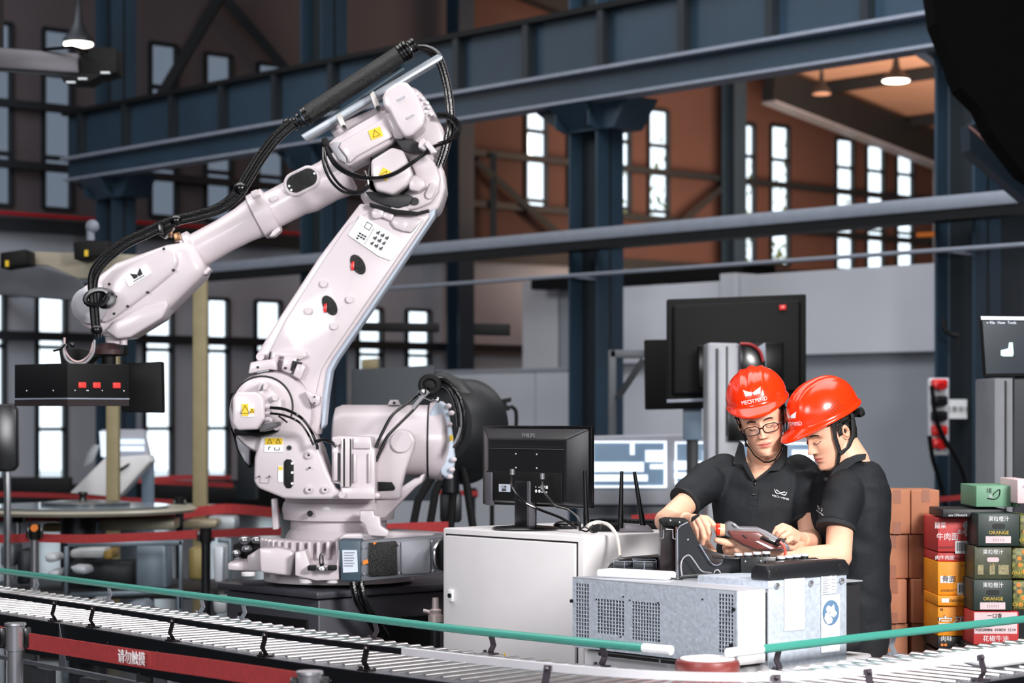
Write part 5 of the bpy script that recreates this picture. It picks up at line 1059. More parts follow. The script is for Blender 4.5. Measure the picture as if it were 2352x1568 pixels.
b = MB(); b.pp([(1705, 1228), (1707, 1227), (1717, 1236), (1714, 1236)], 7.184, .004, 0); b.build('vent_slot', ink, tp_, smooth=False)
a = W(1664, 1217, 7.2); b = MB(); b.lathe(a, Vector((-1, 0, .06)), [(0, .02), (.004, .02), (.016, .022)], 24, 1, 1); b.build('switch_collar', mat('peach_plastic', (232, 178, 140), .4), tp_)
b = MB(); b.lathe(W(1655, 1216, 7.2), Vector((-1, 0, .06)), [(0, .019), (.003, .021), (.012, .021), (.016, .017)], 24); b.build('emergency_stop', mat('estop_red', (230, 50, 24), .2), tp_)
b = MB(); b.pp([(1682, 1203), (1686, 1202), (1693, 1209), (1690, 1211)], 7.192, .01, .001); b.build('enable_key', chrome, tp_)
# ================================================================ cartons at the right
CZ = 9.0
def carton_face(o, x0, x1, y0, y1, Z, seed):
    r = random.Random(seed); xm = (x0+x1)/2+r.uniform(-4, 4); w = 9
    for a, c in ((y0, y0+26+r.uniform(-3, 6)), (y1-27-r.uniform(-3, 6), y1)):
        MB().pp([(xm-w, a), (xm+w, a), (xm+w, c), (xm-w, c)], Z-.002, .001, 0).build('packing_tape', tape_m, o, smooth=False)
tops = [1125, 1229, 1331, 1437, 1541]
cl = {0: ('left', 'directly beside the right man'), 1: ('right', 'nearest the printed boxes')}
rown = ['top row', 'second row from the top', 'third row from the top', 'fourth row partly behind the green rail']
hh = px(102, CZ)
for col, (x0, x1) in enumerate(((2024, 2091), (2093, 2158))):
    for r_ in range(4):
        top = 1.6-(1125+r_*102.6-950)*CZ/FPX; dx = [0, -5, -8, -6, -4, 0, 0][r_]+(8 if r_ in (2, 3) and col == 1 else 0); Z = CZ+[0, .02, 0, .02, 0, 0, 0][r_]
        a, c = W(x0+dx, 950, Z), W(x1+(dx if col == 0 else 0)+(3 if r_ > 1 and col == 1 else 0), 950, Z)
        b = MB(); b.prism([Vector((a.x, Z, top-hh+.002)), Vector((c.x, Z, top-hh+.002)), Vector((c.x, Z, top)), Vector((a.x, Z, top))], (-.0, .26, 0), .004)
        o = b.build('brown_carton', carton, sharp=50)
        lab = 'plain brown taped carton, %s column of the stack, %s' % (cl[col][0], rown[r_]) if r_ < 4 else 'plain brown carton at the hidden foot of the stack'
        tag(o, lab, 'carton', 'brown cartons stacked behind the right man')
        if r_ < 4: carton_face(o, x0+dx, x1+dx, 1125+r_*102.6, 1226+r_*102.6, Z, col*10+r_)
st_top = 1.6-(1125+4*102.6-950)*CZ/FPX; a, c = W(1992, 950, CZ), W(2160, 950, CZ)
b = MB(); b.box(((a.x+c.x)/2, CZ+.14, st_top/2), (c.x-a.x, .26, st_top), bev=.01); tag(b.build('low_stand', dark_steel), 'low dark stand hidden under the brown carton stack', 'stand')
# second depth column whose edges show to the left
for r_ in range(1, 4):
    top = 1.6-(1125+r_*102.6-950)*CZ/FPX
    a, c = W(2004-r_*4, 950, CZ+.06), W(2015-r_*1, 950, CZ+.06)
    b = MB(); b.prism([Vector((a.x, CZ+.06, top-hh+.002)), Vector((c.x, CZ+.06, top-hh+.002)), Vector((c.x, CZ+.06, top)), Vector((a.x, CZ+.06, top))], (0, .24, 0), .003)
    tag(b.build('brown_carton', carton), 'narrow sliver of brown carton beside the right man, %s' % (['', 'second layer', 'third layer', 'fourth layer', 'hidden lower layer', 'hidden lower layer', 'hidden lower layer'][r_]), 'carton', 'brown cartons stacked behind the right man')
box_red = mat('print_red', (196, 58, 60), .55); box_or = mat('print_orange', (240, 150, 20), .55); box_dg = mat('print_dark_green', (30, 46, 42), .5); box_og = mat('print_olive', (66, 70, 50), .5, var=.3, scale=30)
box_lg = mat('print_pale_green', (104, 150, 122), .55); box_bk = mat('print_black', (26, 27, 32), .5); box_pk = mat('print_pink', (214, 180, 180), .55)
gold = mat('print_gold', (214, 180, 60), .5); foliage_p = mat('print_foliage', (120, 120, 60), .5, var=.9, scale=60)
def pbox(x0, x1, y0, y1, Z, m, label, depth=.3, side=None):
    b = MB(); b.pp([(x0, y1), (x1, y1), (x1, y0), (x0, y0)], Z, depth, .003); o = b.build('printed_box', m, sharp=50); tag(o, label, 'box', 'printed food boxes at the right'); return o
def ptxt(o, s_, x, y, h, Z, m, sx=1, shear=0): text('print', s_, px(h, Z)*1.25, W(x, y, Z-.002), (1, 0, 0), ZUP, m, o, sx, shear)
def prect(o, x0, x1, y0, y1, Z, m, nm='print'): return MB().pp([(x0, y0), (x1, y0), (x1, y1), (x0, y1)], Z-.002, .0015, 0).build(nm, m, o, smooth=False)
def barcode(o, x0, x1, y0, y1, Z):
    s_ = prect(o, x0, x1, y0, y1, Z, sticker_white, 'barcode_label'); b = MB(); random.seed(int(x0+y0)); x = x0+4
    while x < x1-6:
        w = random.choice((1, 1, 2)); b.pp([(x, y0+4), (x+w, y0+4), (x+w, y1-6), (x, y1-6)], Z-.004, .001, 0); x += w+random.choice((1, 1.5, 2))
    b.build('bars', ink, s_, smooth=False)
ZA, ZB = 8.7, 8.5
o = pbox(2165, 2312, 1169, 1188, ZA-.08, box_bk, 'flat black printed box lying across the red box stack', .28); ptxt(o, 'xxx 570mlx24', 2200, 1183, 6, ZA-.08, white_ink)
o = pbox(2154, 2243, 1189, 1267, ZA, box_red, 'red printed noodle box with barcode, top of the left stack')
ptxt(o, '牛肉面', 2176, 1233, 15, ZA, white_ink, .9); barcode(o, 2194, 2228, 1242, 1271, ZA); ptxt(o, '酸菜', 2160, 1207, 13, ZA, white_ink, .8); ptxt(o, 'ooooor', 2172, 1256, 8, ZA, ink, 1.2, .3); ptxt(o, '劲爽拉面', 2222, 1222, 9, ZA, white_ink); ptxt(o, '美味', 2222, 1229, 5, ZA, white_ink)
MB().tube([W(2221+8*math.cos(t), 1206-9*math.sin(t), ZA-.003) for t in [2*PI*k/20 for k in range(20)]], .0018, 6, closed=True).build('print', white_ink, o); MB().lathe(W(2221, 1206, ZA-.002), YA, [(0, px(7, ZA)), (.001, px(7, ZA))], 24).build('print', white_ink, o); ptxt(o, 'ϟ', 2221, 1206, 10, ZA-.002, ink)
o = pbox(2154, 2237, 1269, 1289, ZA+.01, box_red, 'narrow red box strip under the red noodle box'); ptxt(o, '肉牛肉面', 2170, 1281, 9, ZA+.01, white_ink); ptxt(o, 'oopor', 2205, 1281, 8, ZA+.01, ink, 1.2, .3)
o = pbox(2154, 2236, 1290, 1366, ZA, box_or, 'orange printed noodle box with barcode below the red ones')
prect(o, 2160, 2190, 1322, 1338, ZA, sticker_white); ptxt(o, '骨面', 2180, 1330, 13, ZA-.003, mat('brown_ink', (70, 30, 20), .5)); barcode(o, 2199, 2231, 1338, 1366, ZA); ptxt(o, 'oosor!', 2178, 1355, 9, ZA, ink, 1.2, .3); ptxt(o, 'oooooo', 2219, 1298, 5, ZA, ink, 1.2)
o = pbox(2154, 2234, 1368, 1391, ZA-.02, box_or, 'orange box flap edge between the two orange boxes'); ptxt(o, 'oooocu', 2199, 1378, 9, ZA-.02, ink, 1.2, .3); prect(o, 2163, 2180, 1374, 1383, ZA-.02, sticker_white)
o = pbox(2154, 2233, 1391, 1460, ZA, box_or, 'lower orange printed box with big bold characters'); ptxt(o, '完蛋', 2190, 1433, 30, ZA, ink, 1.05); ptxt(o, '完蛋', 2189, 1433, 28, ZA-.001, white_ink, 1.0); ptxt(o, '味', 2163, 1400, 6, ZA, ink)
o = pbox(2154, 2235, 1461, 1490, ZA, box_bk, 'black printed box at the bottom of the orange stack'); ptxt(o, '肉味', 2174, 1467, 11, ZA, white_ink); ptxt(o, '●●', 2168, 1481, 7, ZA, orange); ptxt(o, 'xxxx xxxx', 2204, 1480, 4, ZA, white_ink)
o = pbox(2242, 2323, 1115, 1164, ZB+.1, box_lg, 'pale green tea box with leaf mark on top', .3); ptxt(o, '绿', 2272, 1127, 10, ZB+.1, ink)
b = MB(); b.tube(smoothpath([W(x, y, ZB+.097) for x, y in ((2268, 1144), (2285, 1146), (2295, 1138), (2296, 1124), (2284, 1132), (2278, 1142))]), .0022, 6); b.build('leaf_print', ink, o); ptxt(o, 'lil', 2276, 1140, 9, ZB+.097, white_ink)
o = pbox(2325, 2342, 1114, 1164, ZB+.14, box_lg, 'second green tea box edge next to the leaf box'); ptxt(o, '&', 2336, 1160, 5, ZB+.14, white_ink)
o = pbox(2337, 2372, 1101, 1156, ZB-.02, pink_cast, 'pinkish white box corner at the right edge above the orange juice boxes'); ptxt(o, '1', 2350, 1118, 8, ZB-.02, ink)
for (y0, y1, x0, x1, m, lab, dz) in ((1179, 1254, 2246, 2342, box_dg, 'upper dark green orange juice carton under the tea boxes', 0), (1255, 1330, 2238, 2324, box_og, 'olive juice carton with fruit picture, middle of the right stack', .02), (1331, 1402, 2236, 2326, box_dg, 'lower dark green juice carton above the pink box', 0)):
    Z = ZB+dz; o = pbox(x0, x1, y0, y1, Z, m, lab); xm = (x0+x1)/2
    ptxt(o, '果粒橙汁', xm, y0+13, 10, Z, white_ink, .95); 
    if m is box_dg:
        b = MB(); oval(b, xm, y0+29, 30, 11, 0, Z-.002, .002, 0); b.build('hand_hole', ink, o); ptxt(o, 'ORANGE', xm, y0+44, 9, Z, gold); prect(o, xm-30, xm+28, y0+52, y0+68, Z, pink_cast); ptxt(o, '| | | | | | |', xm, y0+60, 6, Z-.002, mat('grey_ink', (0, 0, 0)))
        ptxt(o, '.... ... ...', xm, y0+49, 4, Z, gold)
    else:
        b = MB(); oval(b, xm, y0+30, 28, 11, 0, Z-.002, .002, 0); b.build('hand_hole', pink_cast, o)
        for a_, c_ in ((xm-35, xm-22), (xm-8, xm+4), (xm+12, xm+36)): prect(o, a_, c_, y0+42, y0+64, Z, mat('print_beige', (150, 140, 104), .6, var=.4, scale=120))
        ptxt(o, '- v -', xm, y0+40, 7, Z, gold)
    s_ = pbox(x1+1, 2370, y0+3, y1-2, Z+.03, foliage_p, lab.replace('carton', 'carton side with orange grove picture').split(',')[0]+' face', .25)
    for q in range(4): MB().lathe(W(x1+12+random.random()*20, y0+12+q*15, Z+.028), YA, [(0, px(5, Z)), (.001, px(5, Z))], 14).build('orange_print', orange, s_)
    ptxt(s_, 'ORANGE', x1+20, y1-14, 8, Z+.026, gold)
o = pbox(2236, 2340, 1404, 1480, ZB, box_red, 'red box with pinkish label and stamped date at stack bottom'); prect(o, 2238, 2336, 1406, 1455, ZB, pink_cast); ptxt(o, 'H20200806  010024  12:14', 2287, 1446, 7, ZB-.003, ink, .95); ptxt(o, '花椒牛油', 2287, 1467, 12, ZB, white_ink); ptxt(o, '一口香', 2285, 1414, 9, ZB-.003, ink)
for x0, x1, Z, y in ((2150, 2238, 8.74, 1492), (2232, 2372, 8.45, 1482)):
    t = W(x0, y, Z); b = MB(); b.prism([Vector((W(x0, 0, Z).x, Z, 0)), Vector((W(x1, 0, Z).x, Z, 0)), Vector((W(x1, 0, Z).x, Z, t.z)), Vector((W(x0, 0, Z).x, Z, t.z))], (0, .26, 0), .01); tag(b.build('low_stand', dark_steel), 'low dark stand hidden under the %s printed boxes' % ('orange' if x0 == 2150 else 'green'), 'stand')
# ================================================================ middle and background equipment
def simple(name, poly, Z, t, m, label, cat, bev=.01): o = MB().pp(poly, Z, t, bev).build(name, m); tag(o, label, cat); return o
# black display panels behind the men
e = empty('large_screen', W(1690, 925, 13), 'large black display seen from behind above the two red helmets', 'screen')
MB().pp([(1532, 687), (1852, 675), (1852, 912), (1532, 922)], 13, .06, .01).build('screen_back', mat('screen_back_black', (8, 9, 11), .6, spec=.25), e)
b = MB(); b.pp([(1545, 700), (1840, 689), (1840, 900), (1545, 908)], 12.96, .06, .02, 3); b.build('raised_shell', mat('screen_back_black', (0, 0, 0)), e)
b = MB(); b.pp([(1604, 792), (1800, 785), (1800, 888), (1604, 892)], 12.93, .05, .01); b.build('inner_bay', black_gloss, e)
b = MB(); b.pp([(1532, 917), (1626, 914), (1626, 922), (1532, 925)], 12.95, .02, .002); b.build('lower_lip', flange_grey, e)
MB().pp([(1790, 700), (1806, 699), (1806, 711), (1790, 712)], 12.94, .01, .002).build('red_sticker', red_plastic, e)
e = empty('second_screen', W(1510, 940, 14), 'second black display partly hidden behind the large one', 'screen')
MB().pp([(1480, 780), (1620, 778), (1620, 938), (1482, 941)], 14, .05, .01).build('screen_back', black_matte, e); MB().pp([(1570, 930), (1612, 930), (1612, 1010), (1570, 1010)], 14.02, .06, .005).build('neck', mat('neck_blue', (120, 140, 160), .4), e)
MB().pp([(1578, 1000), (1604, 1000), (1604, 1600), (1578, 1600)], 14.05, .05, .005).build('post', dark_steel, e)
e = empty('machine_column', W(1690, 1100, 12.6), 'pale grey machine column between the large screen and left man', 'column')
pcol = mat('machine_grey', (168, 170, 178), .4)
Zc = 12.6; b = MB(); b.pp([(1625, 786), (1700, 788), (1700, 1300), (1625, 1300)], Zc, .3, .02, 3); b.build('column_body', pcol, e)
b = MB(); b.pp([(1644, 800), (1650, 800), (1650, 1200), (1644, 1200)], Zc-.01, .02, 0); b.pp([(1668, 795), (1672, 795), (1672, 1000), (1668, 1000)], Zc-.01, .02, 0); b.build('panel_joint', dark_steel, e)
b = MB(); b.pp([(1700, 787), (1722, 787), (1745, 800), (1758, 830), (1758, 870), (1700, 870)], Zc-.05, .1, .01); b.pp([(1672, 930), (1720, 930), (1720, 1012), (1672, 1012)], Zc-.06, .1, .005); b.build('black_cover', black_gloss, e)
b = MB(); b.tube(smoothpath([W(x, y, Zc-.08) for x, y in ((1700, 789), (1725, 791), (1745, 806), (1753, 830))]), .008); b.build('red_trim', mat('trim_red', (170, 50, 56), .3), e)
b = MB(); b.pp([(1735, 800), (1758, 786), (1760, 850), (1752, 850)], Zc+.0, .02, .002); b.build('bracket', flange_grey, e)
MB().cyl(Vector((W(1662, 0, Zc).x, Zc+.15, 0)), Vector((W(1662, 0, Zc).x, Zc+.15, .8)), .15, seg=20).build('column_foot', pcol, e)
# control desk with lit screens
e = empty('control_desk', W(1500, 1180, 15.5), 'pale control desk with lit information screens behind the router antennas', 'desk')
Zd = 15.5; dk = mat('desk_grey', (170, 172, 182), .5)
b = MB(); b.pp([(1330, 1003), (1540, 998), (1900, 994), (1900, 1150), (1540, 1160), (1330, 1160)], Zd, .5, .02); b.build('desk_body', dk, e)
b = MB(); b.pp([(1330, 1158), (1900, 1150), (1900, 1300), (1330, 1320)], Zd+.1, .4, .02); b.build('desk_base', mat('desk_base_grey', (120, 124, 134), .5), e)
MB().hbox(Vector((W(1335, 0, Zd).x, Zd+.15, 0)), .01, .01, .5).build('desk_support', dk, e)
b = MB(); b.prism([Vector((W(1340, 0, Zd).x, Zd+.12, 0)), Vector((W(1890, 0, Zd).x, Zd+.12, 0)), Vector((W(1890, 0, Zd).x, Zd+.12, .6)), Vector((W(1340, 0, Zd).x, Zd+.12, .6))], (0, .35, 0)); b.build('desk_plinth', dark_steel, e)
for x0, x1, y0, y1 in ((1355, 1532, 1012, 1120), (1550, 1640, 1014, 1112), (1690, 1870, 1016, 1100)):
    s_ = MB().pp([(x0, y0), (x1, y0+1), (x1, y1), (x0, y1)], Zd-.01, .02, .002).build('lit_screen', screen_blue, e)
    b = MB(); w = x1-x0
    for a0, a1, c0, c1 in ((.0, 1, .0, .05), (.0, 1, .95, 1), (.52, .58, .05, .3), (.72, .98, .2, .45), (.0, .7, .45, .66), (.0, .75, .72, .86), (.78, .96, .5, .6), (0, .05, .05, .95), (.96, 1, .05, .95)):
        b.pp([(x0+w*a0, y0+(y1-y0)*c0), (x0+w*a1, y0+(y1-y0)*c0), (x0+w*a1, y0+(y1-y0)*c1), (x0+w*a0, y0+(y1-y0)*c1)], Zd-.016, .004, 0)
    b.build('bright_field', mat('screen_white', (236, 246, 255), .4, emit=1.0), s_, smooth=False)
# frame stand left of screens
e = empty('grey_stand', W(1420, 1000, 17), 'grey angle frame stand right of the central column', 'stand')
for P in ([(1400, 803), (1480, 803), (1480, 822), (1400, 822)], [(1398, 803), (1416, 803), (1416, 1450), (1398, 1450)]): MB().pp(P, 17, .12, .01).build('frame_bar', mat('stand_grey', (96, 100, 106), .5), e)
a, c = W(1478, 826, 17), W(1418, 915, 17); bar('strut', a, c, .05, .05, navy_dark, None, parent=e, up=YA)
for (x0, x1, y0, y1, Z, lab) in ((1088, 1172, 742, 770, 20, 'thick black horizontal bar right of the slim wall column'), (828, 1008, 740, 762, 21, 'black horizontal bar across the bright lower windows')): simple('black_bar', [(x0, y0), (x1, y0+2), (x1, y1), (x0, y1-2)], Z, .15, black_matte, lab, 'bar')
simple('dark_backdrop_panel', [(808, 848), (1000, 838), (1000, 1150), (808, 1150)], 16, .2, mat('panel_blueblack', (48, 56, 64), .5), 'dark blue grey panel behind the robot lower arm', 'panel')
simple('small_crate', [(830, 825), (868, 822), (868, 850), (830, 850)], 22, .2, tan, 'tiny tan crate behind the robot below the windows', 'crate')
# studio spotlight
e = empty('studio_spotlight', W(1050, 1190, 12), 'big round black spotlight on tripod legs behind the robot', 'spotlight')
ca = W(1030, 985, 12.2); dl = Vector((.55, .8, -.1)).normalized()
b = MB(); b.lathe(ca-dl*.1, dl, [(0, .12), (.02, .22), (.12, .29), (.26, .30), (.28, .27)], 48, 1, 1); b.build('reflector_dish', mat('spot_black', (28, 30, 33), .45), e, sharp=40)
b = MB(); b.pp([(970, 872), (1010, 850), (1060, 870), (1095, 905), (1108, 950), (1108, 1000), (1095, 1040), (1068, 1078), (1060, 1060), (1070, 960), (1040, 900)], 12.1, .3, .03, 3); b.build('dish_rim', mat('spot_black', (0, 0, 0)), e)
for pts in ([(1030, 1070), (1000, 1130), (975, 1280), (965, 1400)], [(1048, 1070), (1040, 1140), (1020, 1400)], [(1060, 1060), (1070, 1100), (1092, 1250), (1100, 1400)], [(1000, 1080), (960, 1150), (930, 1300)]): 
    P = [W(x, y, 12.1) for x, y in pts]; P.append(Vector((P[-1].x, 12.1, 0))); MB().tube(P, .022).build('leg', black_matte, e)
b = MB(); b.cyl(W(1035, 1060, 12.1), W(1035, 1130, 12.1), .05, seg=20); b.pp([(1010, 1130), (1060, 1130), (1060, 1200), (1010, 1200)], 12.1, .1, .02); b.build('motor_unit', dark_steel, e)
e = empty('barn_door_lamp', W(1145, 980, 13.5), 'small black lamp with flat barn doors above the monitor', 'lamp')
b = MB(); b.pp([(1106, 925), (1175, 912), (1174, 922), (1110, 936)], 13.5, .15, .004); b.pp([(1106, 940), (1170, 930), (1172, 942), (1108, 950)], 13.5, .15, .004); b.pp([(1110, 932), (1120, 930), (1120, 944), (1110, 944)], 13.5, .15, .004); b.pp([(1155, 922), (1164, 920), (1164, 936), (1155, 936)], 13.5, .15, .004); b.build('lamp_head', black_matte, e)
MB().tube(smoothpath([W(x, y, 13.5) for x, y in ((1172, 932), (1184, 942), (1186, 965), (1184, 990))]), .012).build('yoke', black_matte, e)
MB().tube([W(1130, 948, 13.5), W(1130, 1000, 13.5), Vector((W(1130, 0, 13.5).x, 13.5, 0))], .014).build('stand', black_matte, e)
# right edge monitor and locker
e = empty('wall_monitor', W(2310, 865, 10), 'dark monitor at the right edge showing a pale robot part', 'monitor')
MB().pp([(2253, 724), (2420, 726), (2420, 862), (2262, 866)], 10, .05, .006).build('monitor_case', black_matte, e)
MB().pp([(2257, 737), (2420, 739), (2420, 856), (2265, 858)], 9.99, .008, .0).build('screen_surface', screen_dark, e)
MB().pp([(2253, 726), (2420, 728), (2420, 736), (2254, 734)], 9.985, .006, .0).build('title_bar', mat('screen_title', (210, 220, 235), .4, emit=.5), e)
b = MB(); b.pp([(2299, 804), (2316, 800), (2318, 786), (2326, 786), (2328, 812), (2326, 818), (2304, 818), (2299, 816)], 9.98, .004, .0); b.build('screen_model', mat('screen_model', (190, 225, 225), .4, emit=.6), e)
text('menu_text', '▪ File  View  Tools', px(9, 10), W(2300, 741, 9.98), (1, 0, 0), ZUP, mat('screen_title', (0, 0, 0)), e)
MB().pp([(2330, 860), (2380, 860), (2380, 2000), (2330, 2000)], 10.06, .04, 0).build('stand', dark_steel, e)
e = empty('grey_locker', W(2330, 1130, 12), 'tall grey locker below the monitor at the right edge', 'locker')
b = MB(); b.pp([(2284, 868), (2460, 868), (2460, 1612), (2284, 1612)], 12, .5, .01); b.build('locker_body', mat('locker_grey', (122, 124, 130), .5), e)
b = MB(); b.pp([(2308, 874), (2312, 874), (2312, 1600), (2308, 1600)], 11.99, .02, 0); b.build('door_gap', ink, e); b = MB(); b.lathe(W(2348, 885, 11.98), YA, [(0, .03), (.02, .035)], 20); b.build('round_vent', white_plastic, e)
# left side equipment
e = empty('linear_axis', W(100, 160, 15), 'grey horizontal beam with black camera head at the upper left', 'machine')
b = MB(); b.pp([(-60, 104), (180, 122), (182, 168), (-60, 152)], 15, .2, .012); b.build('axis_beam', mat('axis_grey', (104, 102, 108), .4, .3), e)
b = MB(); b.pp([(182, 118), (238, 106), (268, 112), (268, 166), (236, 176), (190, 180)], 14.9, .25, .01); b.pp([(140, 176), (190, 168), (236, 170), (200, 190), (145, 188)], 14.85, .25, .006); b.build('camera_head', black_matte, e)
b = MB()
for x, y in ((163, 189), (190, 181), (242, 167)): b.box(W(x, y, 14.84), (.06, .03, .012))
b.build('lens_light', mat('pale_light', (200, 205, 210), .4, emit=.4), e); MB().tube([W(100, 114, 15), W(165, 108, 14.9), W(200, 118, 14.8)], .012).build('cable', black_gloss, e)
MB().box(W(-40, 128, 15.1)+Vector((0, .1, 4)), (.2, .2, 8)).build('hanger', navy_dark, e)
e = empty('tan_gantry', W(350, 1165, 16), 'tan painted gantry frame with two pillars left of the robot', 'gantry')
for x0, x1, y0 in ((243, 272, 810), (442, 474, 600)): 
    a = W(x0, 1163, 16); c = W(x1, 1163, 16); t = W(0, y0, 16).z; b = MB(); b.prism([Vector((a.x, 16, 0)), Vector((c.x, 16, 0)), Vector((c.x, 16, t)), Vector((a.x, 16, t))], (0, .09, 0), .01); b.build('pillar', tan, e)
b = MB(); b.pp([(62, 577), (262, 583), (470, 590), (470, 625), (180, 640), (110, 610), (62, 606)], 16.05, .1, .01); b.build('cross_beam', mat('tan_light', (176, 168, 150), .6), e)
for (P, lab) in (([(0, 580), (60, 572), (62, 606), (20, 612), (0, 616)], 'black sensor head on the tan beam at the left edge'), ([(168, 556), (200, 553), (250, 552), (252, 585), (204, 590), (196, 596), (170, 596)], 'black sensor head on the tan beam behind the wrist')):
    o = simple('sensor_head', P, 15.7, .3, black_matte, lab, 'sensor'); x = P[0][0]
    MB().pp([(x+12 if x < 100 else x+26, P[0][1]+18), (x+20 if x < 100 else x+34, P[0][1]+18), (x+20 if x < 100 else x+34, P[0][1]+32), (x+12 if x < 100 else x+26, P[0][1]+32)], 15.68, .01, 0).build('yellow_mark', yellow, o, smooth=False)
b = MB(); b.cyl(W(208, 552, 15.8), W(208, 522, 15.8), .03, seg=14); b.ball(W(212, 520, 15.8), .05); tag(b.build('pipe_joint', flange_grey), 'grey swivel joint above the black sensor head', 'joint')
simple('grey_hood_panel', [(-60, 620), (60, 602), (180, 640), (196, 665), (170, 690), (-60, 672)], 17, .1, mat('hood_grey', (96, 100, 108), .6), 'grey hood panel under the tan gantry beam', 'panel')
# round table with plates, console, frames below
e = empty('round_display_table', W(180, 1165, 14.5), 'round display table with glass plates in front of the white console', 'table')
c = W(180, 1165, 14.8); g0 = Vector((c.x, c.y, 0))
b = MB(); b.lathe(g0+ZUP*(c.z-.03), ZUP, [(0, .78), (.02, .8), (.03, .79)], 64); b.build('table_top', mat('table_cream', (178, 172, 156), .3), e)
b = MB(); b.lathe(g0+ZUP*c.z, ZUP, [(0, .6), (.015, .62)], 48); b.build('glass_plate', mat('glassy_grey', (150, 160, 170), .1), e)
b = MB(); b.lathe(g0+ZUP*(c.z+.015)+Vector((.05, 0, 0)), ZUP, [(0, .3), (.02, .3), (.03, .2)], 40); b.build('turntable_disc', mat('disc_grey', (70, 76, 82), .25), e)
b = MB(); b.lathe(W(190, 1158, 14.8), ZUP, [(0, .05), (.02, .03), (.06, .022), (.07, .035), (.085, .03)], 20); b.build('knob', black_gloss, e)
MB().lathe(g0, ZUP, [(0, .4), (.05, .4), (.08, .12), (c.z-.03, .12)], 32).build('pedestal', dark_steel, e)
simple('cream_table_edge', [(395, 1162), (500, 1165), (505, 1174), (395, 1176)], 16, .5, mat('table_cream', (0, 0, 0)), 'cream table edge right of the dark post', 'table')
e = empty('white_console', W(250, 1140, 17), 'white slanted touch console with screen behind the left tan pillar', 'console')
b = MB(); b.pp([(160, 1132), (240, 1052), (336, 1045), (345, 1060), (272, 1142)], 17, .3, .012); b.build('slanted_top', white_plastic, e)
b = MB(); b.pp([(232, 986), (330, 986), (345, 1050), (236, 1054)], 17.2, .08, .008); b.build('screen_case', dk, e)
b = MB(); b.pp([(228, 990), (244, 990), (244, 1050), (232, 1048)], 17.1, .02, 0); b.pp([(262, 1008), (330, 1008), (332, 1020), (262, 1020)], 17.15, .02, 0); b.pp([(262, 1024), (330, 1024), (331, 1036), (262, 1036)], 17.15, .02, 0); b.build('bright_field', screen_lit, e, smooth=False)
b = MB(); b.pp([(200, 1040), (215, 1020), (228, 1022), (214, 1060), (190, 1075)], 17.1, .05, .01); b.build('side_screen', mat('side_screen_grey', (160, 166, 172), .3), e)
MB().pp([(272, 1077), (298, 1062), (296, 1070), (276, 1084)], 16.95, .01, .002).build('dark_handle', black_matte, e)
b = MB(); b.pp([(325, 1050), (348, 1046), (348, 1300), (325, 1300)], 17.3, .15, .01); b.build('leg', mat('neck_blue', (0, 0, 0)), e); a = W(336, 1300, 17.3); MB().box(Vector((a.x, 17.38, a.z/2)), (.08, .15, a.z)).build('leg_foot', dark_steel, e)
e = empty('black_monitor', W(20, 1080, 12), 'black monitor back cropped by the left edge', 'monitor')
b = MB(); b.pp([(-40, 930), (28, 926), (38, 940), (40, 1070), (30, 1082), (-40, 1084)], 12, .06, .01, 3); b.build('screen_case', black_gloss, e); MB().tube([W(16, 1080, 12.05), W(17, 1140, 12.05), Vector((W(17, 0, 12.05).x, 12.05, 0))], .02).build('stand', steel, e)
